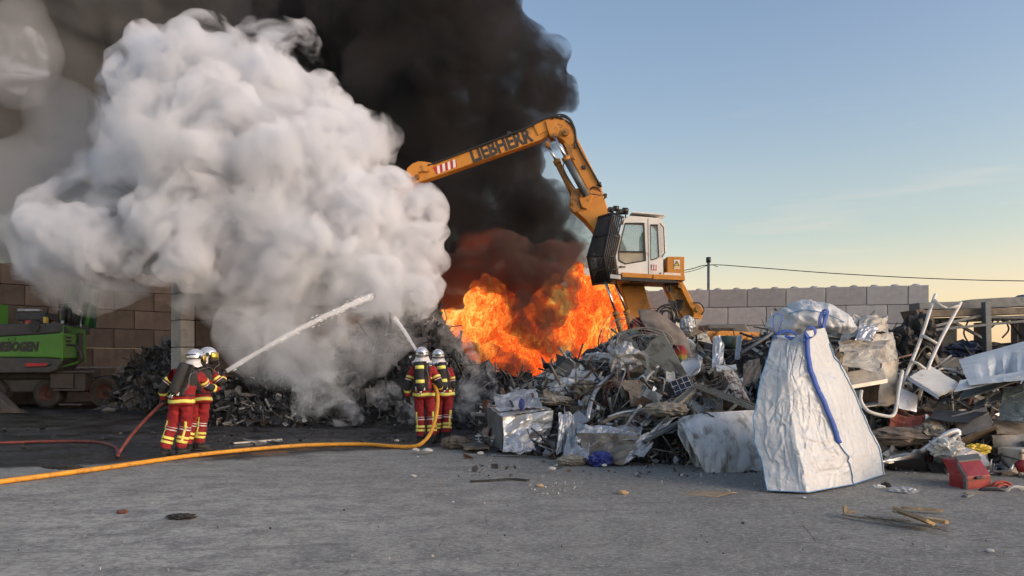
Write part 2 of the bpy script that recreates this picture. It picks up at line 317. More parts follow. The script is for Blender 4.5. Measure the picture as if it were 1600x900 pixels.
# ------------------------------------------------------------------ ground
def ground_mat():
    m = D.materials.new('yard_asphalt'); m.use_nodes = True; n = m.node_tree.nodes; l = m.node_tree.links; b = n['Principled BSDF']
    tc = n.new('ShaderNodeTexCoord'); src = tc.outputs['Object']
    def nz(s, d=8, r=.62, st=None, dist=0):
        t = n.new('ShaderNodeTexNoise'); t.inputs['Scale'].default_value = s; t.inputs['Detail'].default_value = d; t.inputs['Roughness'].default_value = r; t.inputs['Distortion'].default_value = dist
        if st:
            mp = n.new('ShaderNodeMapping'); mp.inputs['Scale'].default_value = st[:3]; mp.inputs['Rotation'].default_value = (0, 0, R(st[3])); l.new(src, mp.inputs[0]); l.new(mp.outputs[0], t.inputs[0])
        else: l.new(src, t.inputs[0])
        return t.outputs[0]
    def mr(s, a, c, d=0, e=1):
        t = n.new('ShaderNodeMapRange'); t.interpolation_type = 'SMOOTHSTEP'
        for i, v in enumerate((a, c, d, e)): t.inputs[i+1].default_value = v
        l.new(s, t.inputs[0]); return t.outputs[0]
    def mix(f, a, c):
        t = n.new('ShaderNodeMix'); t.data_type = 'RGBA'
        if isinstance(f, float): t.inputs[0].default_value = f
        else: l.new(f, t.inputs[0])
        for k, v in ((6, a), (7, c)):
            if isinstance(v, tuple): t.inputs[k].default_value = (*v, 1)
            else: l.new(v, t.inputs[k])
        return t.outputs[2]
    def ma(op, a, c):
        t = n.new('ShaderNodeMath'); t.operation = op
        for k, v in ((0, a), (1, c)):
            if isinstance(v, (int, float)): t.inputs[k].default_value = v
            else: l.new(v, t.inputs[k])
        return t.outputs[0]
    big = nz(.35, 8, .6); mid = nz(2.2, 10, .7); fine = nz(45, 4, .7)
    c = mix(mr(big, .35, .65), (.34, .325, .28), (.44, .42, .37))
    c = mix(mr(mid, .42, .66), c, (.19, .184, .172))
    c = mix(mr(nz(.9, 9, .75, (1, 5, 1, 28), .6), .56, .70, 0, .7), c, (.145, .14, .132))     # tyre and drag marks
    c = mix(mr(nz(1.3, 9, .75, (1, 7, 1, -22), .4), .60, .72, 0, .6), c, (.45, .44, .41))      # pale scuffs
    c = mix(mr(nz(5, 10, .8), .60, .72, 0, .5), c, (.46, .445, .41))
    sx_ = n.new('ShaderNodeSeparateXYZ'); l.new(src, sx_.inputs[0])
    oil = mr(ma('ADD', ma('ADD', sx_.outputs['X'], ma('MULTIPLY', sx_.outputs['Y'], .25)), ma('MULTIPLY', ma('SUBTRACT', nz(.5, 7, .65), .5), 7)), -.5, 4.0, 0, .66)
    c = mix(oil, c, (.135, .128, .118))
    c = mix(mr(nz(.75, 9, .7, (1, 1.7, 1, -8), 1.5), .50, .62, 0, .62), c, (.15, .145, .13))                # broad grime
    c = mix(mr(nz(2.6, 8, .75, (1, 1.4, 1, 30), 2.0), .58, .66, 0, .7), c, (.085, .082, .075))              # oil drips
    c = mix(mr(ma('ADD', sx_.outputs['Y'], ma('MULTIPLY', ma('SUBTRACT', nz(.9, 7, .7), .5), 5)), 8.2, 10.5, 0, .5), c, (.165, .155, .135))   # trodden-in dirt towards the heap
    wv = n.new('ShaderNodeTexWave'); wv.wave_type = 'RINGS'; wv.rings_direction = 'Z'; wv.inputs['Scale'].default_value = .55; wv.inputs['Distortion'].default_value = 1.2; wv.inputs['Detail'].default_value = 2
    mpw = n.new('ShaderNodeMapping'); mpw.inputs['Location'].default_value = (4.0, -22, 0); l.new(src, mpw.inputs[0]); l.new(mpw.outputs[0], wv.inputs[0])
    c = mix(ma('MULTIPLY', mr(wv.outputs[0], .86, .97, 0, .5), mr(nz(1.8, 7, .75), .42, .62)), c, (.11, .107, .10))      # turning tyre marks
    vo = n.new('ShaderNodeTexVoronoi'); vo.inputs['Scale'].default_value = 70; l.new(src, vo.inputs[0])
    c = mix(mr(vo.outputs['Distance'], .0, .35, .55, 0), c, (.45, .44, .41))                      # aggregate
    c = mix(mr(nz(13, 6, .8), .46, .58, 0, .6), c, (.16, .158, .148)); c = mix(mr(nz(17, 6, .8, (1, 2.5, 1, 12)), .50, .60, 0, .6), c, (.52, .51, .47))
    c = mix(mr(nz(.42, 9, .72, (1, 2.6, 1, 14), 1.2), .54, .68, 0, .55), c, (.13, .125, .118))
    vc = n.new('ShaderNodeTexVoronoi'); vc.feature = 'DISTANCE_TO_EDGE'; vc.inputs['Scale'].default_value = .32
    wob = n.new('ShaderNodeMix'); wob.data_type = 'VECTOR'; wob.inputs[0].default_value = .18
    nn = n.new('ShaderNodeTexNoise'); nn.inputs['Scale'].default_value = 1.4; nn.inputs['Detail'].default_value = 6; l.new(src, nn.inputs[0])
    l.new(src, wob.inputs[4]); l.new(nn.outputs['Color'], wob.inputs[5]); l.new(wob.outputs[1], vc.inputs[0])
    crack = ma('MULTIPLY', mr(vc.outputs[0], .0, .004, 1, 0), mr(nz(.5, 4), .52, .60, 0, .5))
    c = mix(crack, c, (.03, .028, .026))
    # wet, soot-blackened area in front of the charred heap: beyond a line that runs from the left foreground to the heap
    sp = n.new('ShaderNodeSeparateXYZ'); l.new(src, sp.inputs[0])
    edge = ma('ADD', ma('MULTIPLY', sp.outputs['X'], .42), 14.15)      # Y of the edge at X
    d = ma('SUBTRACT', sp.outputs['Y'], edge)
    d = ma('ADD', d, ma('MULTIPLY', ma('SUBTRACT', nz(.55, 6, .65), .5), 3.2))
    d = ma('SUBTRACT', d, ma('MULTIPLY', ma('MAXIMUM', ma('SUBTRACT', sp.outputs['X'], 1.0), 0), .9))
    wet = mr(d, -.15, .55)
    wc = mix(mr(nz(1.1, 8, .7), .4, .66), (.014, .014, .015), (.042, .041, .040))
    c = mix(wet, c, wc)
    l.new(c, b.inputs['Base Color'])
    rd = mr(mid, .35, .65, .80, .93); rw = mr(nz(1.1, 6, .6), .40, .62, .30, .85)
    t = n.new('ShaderNodeMix'); l.new(wet, t.inputs[0]); l.new(rd, t.inputs[2]); l.new(rw, t.inputs[3]); l.new(t.outputs[0], b.inputs['Roughness'])
    b.inputs['Specular IOR Level'].default_value = .35
    bp = n.new('ShaderNodeBump'); bp.inputs['Strength'].default_value = .55; bp.inputs['Distance'].default_value = .012
    h = ma('ADD', ma('MULTIPLY', fine, 1.0), ma('MULTIPLY', mid, ma('SUBTRACT', 1.0, ma('MULTIPLY', wet, .8)))); h = ma('SUBTRACT', h, ma('MULTIPLY', crack, .8))
    l.new(h, bp.inputs['Height']); l.new(bp.outputs[0], b.inputs['Normal'])
    return m
mb = MB()
xs = [-2500, -400, -80]+list(np.arange(-30, 30.1, 1.0))+[80, 400, 2500]; ys = [-400, -60, -10]+list(np.arange(0, 42.1, 1.0))+[90, 400, 3000]
V = []
for y in ys:
    for x in xs:
        h = noise.fractal(Vector((x*.22, y*.22, 0)), 1, 2, 3)*.02 if abs(x) < 31 and 0 < y < 43 else 0
        V.append((x, y, h-.012))
nx = len(xs)
mb.add(V, [[j*nx+i, j*nx+i+1, (j+1)*nx+i+1, (j+1)*nx+i] for j in range(len(ys)-1) for i in range(nx-1)], smooth=True)
tag(mb.build('ground', ground_mat()), kind='structure')
# ------------------------------------------------------------------ block walls
def block_mesh(L, H, T, studs, mat_, seed=0):
    b = MB(); rs = random.Random(seed)
    g = .016
    b.box((0, 0, 0), (L-g, T, H-g), bev=.022)
    if studs:
        k = max(1, round(L/.8))
        for i in range(k):
            b.lathe([(.0, .10), (.07, .098), (.13, .08), (.17, .045), (.19, -.02)], (-L/2+(i+.5)*L/k, 0, H/2-.012), n=14)
    return b.mesh('block', mat_)
def wall(name, label, o, d, n_blocks, rows, mat_, L=1.6, H=.8, T=.8, z0=0.0, studs_top=True, half_end=True, skip=None, group=None):
    """o: start of the face; d: unit direction along the wall. Every block is a part."""
    d = Vector((d[0], d[1], 0)).normalized(); ang = math.atan2(d.y, d.x)
    t = empty(name, (o[0], o[1], 0), (0, 0, ang)); tag(t, label, 'wall', group)
    msh = {}
    rs = random.Random(len(label))
    for r in range(rows):
        off = (L/2 if r % 2 else 0)
        x = 0
        end = n_blocks*L
        cuts = []
        if off: cuts.append((0, off)); x = off
        while x < end-1e-6:
            e_ = min(x+L, end); cuts.append((x, e_)); x = e_
        for a, b_ in cuts:
            st = studs_top and r == rows-1
            key = (round(b_-a, 2), st)
            if skip and skip((a+b_)/2, r): continue
            if key not in msh: msh[key] = block_mesh(b_-a, H, T, st, mat_)
            ob = link('block', msh[key], t, ((a+b_)/2+rs.uniform(-.004, .004), T/2+rs.uniform(-.012, .012), z0+H*(r+.5)), (0, 0, rs.uniform(-.004, .004)))
    return t
# back wall on the right: grey, studs along its top
A0 = P(1452, 566, 30.4); A1 = P(980, 566, 33.2)
dd = (A1-A0).normalized()

t = wall('block_wall', 'long grey concrete block wall with round studs on top behind the scrap heap', P(980, 566, 33.2)+dd*9.6, -dd, 14+0, 6, 'block_grey')
# shift the wall so that it ends exactly at the right-hand end seen in the photograph
L_ = 14*1.6; t.location = (A0+dd*L_).to_tuple()[:2]+(0,)
# left back wall, browned by soot
ex = Vector((.7071, .7071, 0))
q = Vector((-19.57, 28.13, 0))
wall('soot_wall', 'soot browned concrete block wall behind the green material handler', q-ex*4.8, ex, 9, 7, 'block_brown', z0=-.2)
# dividing wall whose end is the pale pillar
c0 = Vector((-9.72, 21.6, 0)); c0 = P(283, 566, 21.6); c0.z = 0
wall('dividing_wall', 'brown stained block wall running back from the pale pillar into the smoke', c0+ex*.42, ex, 6, 7, 'block_brown', z0=-.36)
ez = Vector((-.7071, .7071, 0))
pil = empty('block_pillar', c0, (0, 0, math.atan2(ez.y, ez.x))); tag(pil, 'pale grey concrete block pillar behind the two left firefighters', 'pillar')
bm_ = MB(); bm_.box((0, 0, 0), (.79, .40, .785), bev=.02); pm = bm_.mesh('block', 'block_pale')
for r in range(7): link('block', pm, pil, (.4, -.2, -.36+.8*(r+.5)), (0, 0, random.uniform(-.006, .006)))
# ------------------------------------------------------------------ pole and wire
pp = P(1107, 566, 60); pp.z = 0
b = MB(); b.cyl(pp, P(1107, 404, 60), .14, 12, r2=.11); pole = b.build('utility_pole', 'darksteel', local=True); tag(pole, 'slim grey utility pole rising behind the grey block wall', 'pole')
b = MB(); b.cyl(P(1107, 410, 60)-pole.location, P(1107, 402, 60)-pole.location, .2, 10); b.build('pole_cap', 'black', pole)
b = MB(); pts = smoothpath([P(930, 440, 75), P(1060, 424, 63), P(1107, 414, 60), P(1180, 418, 58), P(1300, 427, 56), P(1450, 435, 54), P(1600, 439, 52), P(1800, 438, 49)], 5)
b.tube(pts, .035, 5); tag(b.build('overhead_wire', 'cable', local=True), 'dark overhead wire crossing the pale sky from the utility pole', 'wire')
b = MB(); b.tube(smoothpath([P(930, 441, 75), P(1062, 427, 63), P(1107, 414.5, 60), P(1122, 417, 59.6)], 5), .025, 5)
tag(b.build('overhead_wire', 'cable', local=True), 'thin dark wire leading left from the utility pole behind the excavator', 'wire')
# ------------------------------------------------------------------ orange material handler with raised cab
YB = 23.3                                   # distance of the boom's centre plane
def W(x, y, Y=YB): return P(x, y, Y)
def plate(name, outline, Y, t, m, parent, smooth=False, org=None, bev=None):
    """A plate or box section cut to the outline, thickness t in depth, its middle at distance Y."""
    b = MB(); pts = [P(x, y, Y) for x, y in outline]
    area = sum(a.x*c.z-c.x*a.z for a, c in zip(pts, pts[1:]+pts[:1]))
    if area > 0: pts = pts[::-1]
    b.prism([(p.x, p.z) for p in pts], (0, Y, 0), (1, 0, 0), (0, 0, 1), (0, -1, 0), t)
    if parent and org is not None: b.v = [v-np.array(org) for v in b.v]
    o = b.build(name, m, parent)
    if bev:
        md = o.modifiers.new('bevel', 'BEVEL'); md.width = bev; md.segments = 2; md.limit_method = 'ANGLE'
    return o
LO = P(1080, 566, 24.5); LO.z = 0
lie = empty('material_handler', LO); tag(lie, 'orange material handler with raised white cab and long arm reaching into the smoke', 'excavator')
def lplate(n, o, Y, t, m, bev=.02, parent=None):
    return plate(n, o, Y, t, m, lie if parent is None else parent, org=LO, bev=bev)
def ltube(n, pts, r, m, k=10, parent=None, smoothp=0):
    b = MB(); pts = smoothpath(pts, smoothp) if smoothp else pts; b.tube([Vector(p)-LO for p in pts], r, k); return b.build(n, m, parent or lie)
stick_o = [(834, 198.5), (690, 254), (678, 259), (666, 262), (645, 279), (630, 285), (621, 295), (620, 308), (634, 302), (646, 290), (665, 284), (721, 264.5), (844, 222), (857, 214), (858, 196)]
stick = lplate('stick', stick_o, YB, .42, 'yellow', .03)
lplate('stick_head_cover', [(679, 258.5), (665, 256), (655, 255.5), (646, 259), (638, 266), (636, 272), (640, 281), (650, 281), (655, 273), (664, 271), (672, 272)], YB-.02, .54, 'yellow', .02)
lplate('boom_head', [(831, 197.5), (852, 188), (866, 185.5), (880, 188), (892, 196), (898, 208), (902, 226), (888, 232), (878, 222), (869, 217), (861, 219), (856, 208), (846, 212), (840, 216)], YB, .50, 'yellow', .03)
boom = lplate('upper_boom', [(877, 219), (899, 214), (938, 293), (944, 312), (918, 312), (919, 303), (888, 244)], YB, .44, 'yellow', .03)
lplate('lower_boom', [(893, 300), (905, 296), (922, 300), (940, 303), (949, 332), (1005, 450), (1020, 505), (985, 505), (966, 442), (934, 372), (915, 348), (892, 327), (890, 318)], YB, .58, 'yellow', .03)
lplate('side_bracket', [(910, 297), (918, 303), (926, 305), (924, 316), (917, 327), (909, 324), (905, 312)], YB-.36, .10, 'yellow', .015)
lplate('casting_lug', [(893, 297), (903, 300), (909, 314), (906, 330), (896, 332), (889, 322)], YB-.30, .10, 'yellow_dark', .015)
lplate('head_plate', [(852, 189), (868, 190), (874, 205), (868, 217), (860, 214), (856, 204)], YB-.28, .05, 'yellow', .01)
lplate('inner_web', [(880, 222), (890, 226), (899, 250), (890, 246)], YB-.235, .03, 'yellow_dark', .01)
for (x, y, r) in ((884, 207, .11), (866, 213, .09), (918, 314, .10), (896, 318, .09), (856, 226, .08), (652, 277, .07)):
    b = MB(); c = P(x, y, YB-.30)-LO; b.cyl(c+Vector((0, .1, 0)), c-Vector((0, .09, 0)), r, 16); b.cyl(c, c-Vector((0, .12, 0)), r*.45, 10)
    b.build('pivot_pin', 'yellow_dark', lie)
# stick cylinders
for nm, a, m1, b_, mm, dy, rb in (('a', (867, 214), (884, 247), (917, 306), 'darksteel', -.42, .115), ('b', (855, 227), (870, 252), (903, 318), 'yellow_dark', -.12, .10)):
    A, Mi, B = P(a[0], a[1], YB+dy), P(m1[0], m1[1], YB+dy), P(b_[0], b_[1], YB+dy)
    cyl = ltube('hydraulic_cylinder', [Mi, B], rb, mm, 14)
    ltube('piston_rod', [A, Mi], .045, 'chrome', 10, cyl); ltube('cylinder_gland', [Mi-(B-Mi)*.03, Mi+(B-Mi)*.07], rb*1.18, 'yellow_dark', 14, cyl)
# hoses
for pts, r in (([(637, 272), (625, 279), (617, 288), (615, 298)], .05), ([(640, 276), (628, 283), (620, 291), (617, 300)], .045), ([(668, 259), (700, 247), (760, 224), (815, 203), (842, 190), (856, 184), (868, 182), (880, 186)], .035),
               ([(868, 184), (880, 182), (892, 190), (898, 202), (901, 222), (908, 238), (922, 262), (934, 283), (940, 292)], .032), ([(862, 186), (872, 179), (884, 181), (893, 189), (896, 198)], .026), ([(884, 188), (893, 196), (899, 212), (898, 232)], .022),
               ([(884, 250), (880, 262), (890, 282), (902, 300)], .02), ([(919, 305), (925, 293), (933, 294), (939, 303), (930, 309), (921, 307)], .022), ([(920, 303), (936, 305), (946, 306), (943, 312)], .026)):
    ltube('hydraulic_hose', [P(x, y, YB-.27) for x, y in pts], r, 'cable', 7, None, 5)
for (x, y) in ((795, 209), (936, 288), (945, 306), (912, 262)):
    b = MB(); b.box(P(x, y, YB-.2)-LO, (.13, .14, .13), bev=.02); b.build('hose_clamp', 'black', lie)
# lettering and hazard marking on the stick
sd_ = (P(834, 207, YB)-P(700, 256, YB)).normalized(); su_ = Vector((-sd_.z, 0, sd_.x))
text_mesh('lettering', 'LIEBHERR', .62, 'decal', P(738.5, 254, YB-.216)-LO, sd_, su_, stick, .004, 0, .024, width=(P(832, 219, YB)-P(738, 254, YB)).length)
b = MB(); o_ = P(681.5, 272.5, YB-.214)-LO; b.prism([(0, 0), (.70, 0), (.74, .24), (-.02, .24)], o_, sd_, su_, (0, -1, 0), .006); hm = b.build('hazard_marking', 'decal_red', stick)
b = MB()
for k in range(4):
    a = .05+k*.175; b.prism([(a, .0), (a+.085, .0), (a+.15, .24), (a+.065, .24)], o_+Vector((0, -.005, 0)), sd_, su_, (0, -1, 0), .006)
b.build('white_stripe', 'decal_white', hm)
# cab: side wall towards the viewer at distance YC, front to the left
YC = 21.9
def prm(n, o, Y, t, m, parent, bev=.01): return plate(n, o, Y+t/2, t, m, parent, org=LO, bev=bev)
cab_o = [(975, 343), (983, 338), (1030, 342), (1038, 351), (1040, 394), (1036, 404), (1036.5, 432), (967, 428), (962, 401), (973, 355)]
w1 = [(977, 349), (1006, 349), (1008.6, 407), (977, 412.5), (967, 407), (966.5, 392)]
w2 = [(1016.4, 351.4), (1027.5, 351.4), (1030, 400), (1026, 404), (1017, 406)]
def frame_with_holes(name, outer, holes, Y, t, m, parent):
    """Wall plate with real openings."""
    bm = bmesh.new(); es = []
    for loop in [outer]+holes:
        vs = [bm.verts.new(P(x, y, Y)-LO) for x, y in loop]; es += [bm.edges.new((vs[i], vs[(i+1) % len(vs)])) for i in range(len(vs))]
    bmesh.ops.triangle_fill(bm, edges=es, use_beauty=True, normal=(0, -1, 0))
    r = bmesh.ops.extrude_face_region(bm, geom=bm.faces[:])
    bmesh.ops.translate(bm, vec=(0, t, 0), verts=[g for g in r['geom'] if isinstance(g, bmesh.types.BMVert)])
    bmesh.ops.recalc_face_normals(bm, faces=bm.faces[:])
    me = D.meshes.new(name); bm.to_mesh(me); bm.free(); me.materials.append(M[m]); return link(name, me, parent)
cw = frame_with_holes('cab_wall', cab_o, [w1, w2], YC, .06, 'cabwhite', lie)
frame_with_holes('cab_wall', cab_o, [w1, w2], YC+1.10, .06, 'cabwhite', lie)
b = MB()
for a, c in (((983, 338), (1030, 342)), ((1030, 342), (1038, 351)), ((1036.5, 432), (967, 428)), ((967, 428), (962, 401)), ((1038, 351), (1040, 394)), ((975, 343), (983, 338))):
    A, B = P(*a, YC+.03)-LO, P(*c, YC+.03)-LO; u = (B-A); n_ = Vector((-u.z, 0, u.x)).normalized()*.02
    lo = 1.0 if c != (1040, 394) else 1.0
    b.add([A+n_, B+n_, B-n_, A-n_, A+n_+Vector((0, 1.1, 0)), B+n_+Vector((0, 1.1, 0)), B-n_+Vector((0, 1.1, 0)), A-n_+Vector((0, 1.1, 0))], [[0, 1, 2, 3], [7, 6, 5, 4], [0, 4, 5, 1], [1, 5, 6, 2], [2, 6, 7, 3], [3, 7, 4, 0]])
b.build('cab_shell', 'cabwhite', lie)
prm('cab_roof', [(981, 339.2), (984, 336.6), (1029, 340.4), (1033, 344), (1029, 342.6), (984, 338.9)], YC-.03, 1.22, 'cabwhite', lie)
for w_, nm in ((w1, 'window'), (w2, 'window')):
    cx_ = sum(p[0] for p in w_)/len(w_); cy_ = sum(p[1] for p in w_)/len(w_)
    big = [(cx_+(x-cx_)*1.045, cy_+(y-cy_)*1.03) for x, y in w_]; sm_ = [(cx_+(x-cx_)*.94, cy_+(y-cy_)*.96) for x, y in w_]
    wf = frame_with_holes('window_frame', big, [sm_], YC-.012, .03, 'black', lie)
    if w_ is w1:
        prm('glass_pane', [(977, 349.5), (1006, 349.5), (1008, 392), (966.8, 392)], YC+.03, .008, 'glass', wf, None)
        M['lowpane'] = mat('dusty_lower_pane', (.42, .38, .28), (.32, .29, .22), .35, 0, 4, .05, 12, c3=(.55, .52, .44))
        prm('lower_pane', [(966.8, 393.5), (1008, 394), (1008.4, 407), (977, 412), (967.5, 406.5)], YC+.03, .008, 'lowpane', wf, None)
        b = MB(); b.beam(P(966.5, 393, YC-.005)-LO, P(1008, 393.3, YC-.005)-LO, .03, .035); b.build('window_bar', 'black', wf)
    else: prm('glass_pane', w_, YC+.03, .008, 'glass', wf, None)
ltube('door_seam', [P(1012.5, 341.5, YC-.004), P(1013.5, 431, YC-.004)], .008, 'black', 5)
ltube('hand_rail', [P(1031, 349, YC-.05), P(1037, 356, YC-.06), P(1038.5, 395, YC-.06), P(1034, 402, YC-.05)], .016, 'black', 7)
b = MB(); b.box(P(972.5, 416.8, YC-.02)-LO, (.20, .03, .035), bev=.01); b.box(P(970, 416.8, YC-.03)-LO, (.06, .05, .05), bev=.01); b.build('door_handle', 'black', cw)
# seat seen through the glass
b = MB(); b.box(P(994, 402, YC+.5)-LO, (.55, .5, .16), bev=.04); b.box(P(1004, 384, YC+.5)-LO, (.15, .45, .65), bev=.05); b.box(P(1005, 368, YC+.5)-LO, (.12, .25, .2), bev=.04); b.build('driver_seat', 'greyplastic', lie)
b = MB(); b.box(P(1021.5, 419.5, YC-.004)-LO, (.19, .006, .28)); st = b.build('sticker', 'decal_white', cw)
b = MB(); b.box(P(1021.5, 418, YC-.010)-LO, (.165, .006, .17)); b.build('sticker_print', 'decal_red', st)
b = MB()
for k in (-1, 1): b.box(P(1021.5+k*1.8, 418.3, YC-.015)-LO, (.04, .006, .11)); b.lathe([(0, .006), (.022, .006), (.022, 0)], P(1021.5+k*1.8, 414.6, YC-.012)-LO, (0, -1, 0), 10)
for k in range(3): b.box(P(1021.5, 424+k*1.3, YC-.010)-LO, (.14, .005, .012))
b.build('sticker_figure', 'decal_white', st)
b = MB(); b.box(P(1032, 427, YC-.01)-LO, (.04, .02, .04)); b.build('door_lock', 'black', cw)
prm('yellow_sill', [(967, 429), (1014, 432), (1014, 438.5), (968, 436)], YC-.03, 1.15, 'yellow', lie)
prm('yellow_sill', [(1014.6, 432), (1037, 433), (1053, 434), (1063, 435), (1063.5, 441.5), (1015, 439.5)], YC-.05, 1.2, 'yellow', lie)
prm('cab_floor', [(953, 434), (966, 436), (1014, 439), (1054, 442.5), (1052, 446), (1015, 444.5), (955, 441)], YC-.04, 1.25, 'black', lie)
prm('bracket_plate', [(953, 428.5), (969, 430), (969, 437), (953, 435)], YC-.12, .06, 'steel', lie)
rb_ = prm('battery_box', [(1037.4, 404.6), (1063.4, 404.9), (1063.6, 434.5), (1037.4, 433)], YC+.02, 1.0, 'yellow', lie)
prm('white_stripe', [(1037.6, 425.8), (1063.6, 427), (1063.6, 432), (1037.6, 430.8)], YC+.008, .01, 'decal_white', rb_, None)
s1 = prm('warning_sign', [(1053.3, 406), (1062.3, 406), (1062.3, 420.5), (1053.3, 420.5)], YC+.008, .01, 'decal_white', rb_, None)
prm('warning_triangle', [(1054, 415), (1057.8, 407.5), (1061.6, 415)], YC+.002, .006, 'decal_yellow', rb_, None)
prm('warning_text', [(1054, 417), (1061.6, 417), (1061.6, 419), (1054, 419)], YC+.002, .006, 'decal_yellow', rb_, None)
b = MB()
for a, c in (((1054, 415), (1057.8, 407.5)), ((1057.8, 407.5), (1061.6, 415)), ((1061.6, 415), (1054, 415)), ((1057.8, 410), (1057.8, 413))): b.beam(P(*a, YC-.002)-LO, P(*c, YC-.002)-LO, .006, .012)
b.build('warning_outline', 'decal', rb_)
# window guard: bars in two panels folded at mid height, near edge and far edge
N_ = [(957, 333), (944, 400), (951, 441)]; F_ = [(936, 339), (917.6, 401), (926.5, 445)]
YN, YF = YC-.05, YC+1.1
def gp(i, t): return P(N_[i][0]*(1-t)+F_[i][0]*t, N_[i][1]*(1-t)+F_[i][1]*t, YN*(1-t)+YF*t)
for k in range(13):
    t = k/12
    b = MB(); b.tube([gp(0, t)-LO, gp(1, t)-LO, gp(2, t)-LO], .022 if k not in (0, 12) else .034, 5); b.build('guard_bar', 'black', lie)
for i, s in ((0, 0), (0, .5), (1, 0), (1, .5), (2, 0)):
    A = gp(i, 0).lerp(gp(min(i+1, 2), 0), s); B = gp(i, 1).lerp(gp(min(i+1, 2), 1), s); ltube('guard_rail', [A, B], .032, 'black', 6)
C_ = [(975, 340), (961, 401), (966, 432)]
for k in range(1, 6):
    t = k/6; q_ = [P(N_[i][0]*(1-t)+C_[i][0]*t, N_[i][1]*(1-t)+C_[i][1]*t, YN-.01) for i in range(3)]; ltube('guard_bar', q_, .026, 'black', 5)
for i, s in ((0, 0), (0, .5), (1, 0), (1, .6), (2, 0)):
    A = P(*N_[i], YN).lerp(P(*N_[min(i+1, 2)], YN), s); B = P(*C_[i], YN).lerp(P(*C_[min(i+1, 2)], YN), s); ltube('guard_rail', [A, B], .034, 'black', 6)
b = MB()
for i in (0, 1):
    q_ = [gp(i, .10), gp(i, 1), gp(i+1, 1), gp(i+1, .10)]; q_ = [v+Vector((.30, .12, 0))-LO for v in q_]
    b.add(q_+[v+Vector((.02, 0, 0)) for v in q_], [[0, 1, 2, 3], [7, 6, 5, 4], [0, 4, 5, 1], [1, 5, 6, 2], [2, 6, 7, 3], [3, 7, 4, 0]])
b.build('windscreen', 'glass', lie)
for (x, y, Y) in ((955, 328, YC+.7), (963, 326, YC+.4), (977.5, 329, YC-.02), (969, 331, YC+.9)):
    b = MB(); c = P(x, y, Y)-LO; b.cyl(c+Vector((.06, 0, 0)), c-Vector((.08, .03, 0)), .085, 14); b.cyl(c, c-Vector((0, 0, .22)), .02, 6); wl = b.build('work_lamp', 'black', lie)
    b = MB(); b.cyl(c-Vector((.08, .03, 0)), c-Vector((.09, .034, 0)), .075, 14); b.build('lamp_lens', 'greyplastic', wl)
ltube('lamp_bar', [P(950, 334, YC+.9), P(981, 334, YC-.03)], .025, 'black', 6)
# cab lift: cylinders, links
for a, m1, c, dy in (((947, 443), (962, 488), (975, 536), -.12), ((961.5, 443), (979, 486), (990, 530), .45)):
    A, Mi, B = (P(x, y, YC+.2+dy) for x, y in (a, m1, c))
    cyl = ltube('lift_cylinder', [Mi, B], .085, 'yellow_dark', 14); ltube('piston_rod', [A, Mi], .04, 'chrome', 10, cyl); ltube('cylinder_gland', [Mi-(B-Mi)*.04, Mi+(B-Mi)*.12], .10, 'yellow_dark', 14, cyl)
lplate('lift_link', [(1036, 447), (1058, 442), (1072, 470), (1084, 498), (1090, 512), (1072, 506), (1053, 480)], YC+.55, .35, 'yellow_dark')
lplate('lift_arm', [(1058, 441), (1066, 440), (1083, 473), (1093, 477), (1098, 484), (1096, 497), (1088, 510), (1081, 503), (1083, 488), (1076, 478)], YC+.25, .18, 'yellow')
lplate('lift_arm', [(1052, 444), (1059, 442), (1077, 478), (1083, 490), (1080, 505), (1073, 500), (1070, 484)], YC+.95, .16, 'yellow')
for (x, y, r) in ((1091, 483, .085), (1089, 500, .06), (1062, 447, .06)):
    b = MB(); c = P(x, y, YC+.12)-LO; b.cyl(c+Vector((0, .2, 0)), c-Vector((0, .05, 0)), r, 14); b.build('pivot_pin', 'yellow_dark', lie)
ltube('hydraulic_hose', [P(1040, 446, YC+.2), P(1043, 456, YC+.2), P(1048, 452, YC+.2), P(1046, 444, YC+.2)], .03, 'cable', 7, None, 4)
ltube('hydraulic_hose', [P(x, y, YC+.1) for x, y in ((1083, 473), (1094, 474), (1100, 484), (1096, 492))], .02, 'cable', 7, None, 5)
# superstructure behind the heap and its undercarriage
lplate('engine_hood', [(1093, 509), (1152, 508.5), (1158, 518), (1158, 524), (1090, 524)], 24.6, 1.9, 'greyplastic', .06)
b = MB()
for k in range(6):
    for x in (1104, 1128): b.box(P(x+10, 513+k*1.4, 23.62)-LO, (.42, .03, .018))
b.build('hood_vent', 'black', lie)
lplate('superstructure', [(1000, 522), (1096, 519), (1110, 521), (1119, 520), (1170, 521), (1175, 525), (1174, 575), (1000, 575)], 24.7, 2.3, 'yellow', .06)
lplate('superstructure_side_box', [(1118, 519), (1125, 517), (1160, 518.5), (1172, 522), (1172, 534), (1112, 534)], 23.5, .4, 'yellow', .05)
b = MB(); b.box((-.2, .2, .95), (4.6, 1.6, .5), bev=.05); b.box((-.2, .2, 1.35), (1.4, 1.4, .5), bev=.05); b.build('undercarriage', 'yellow_dark', lie)
for sx in (-1.7, 1.4):
    for sy in (-.9, 1.3):
        b = MB(); b.lathe([(.0, 0), (.25, 0), (.28, .06), (.5, .03), (.54, .1), (.54, .34), (.48, .4), (0, .4)], (sx, sy-.2, .55), (0, 1, 0), 24); b.build('wheel', 'rubber', lie)
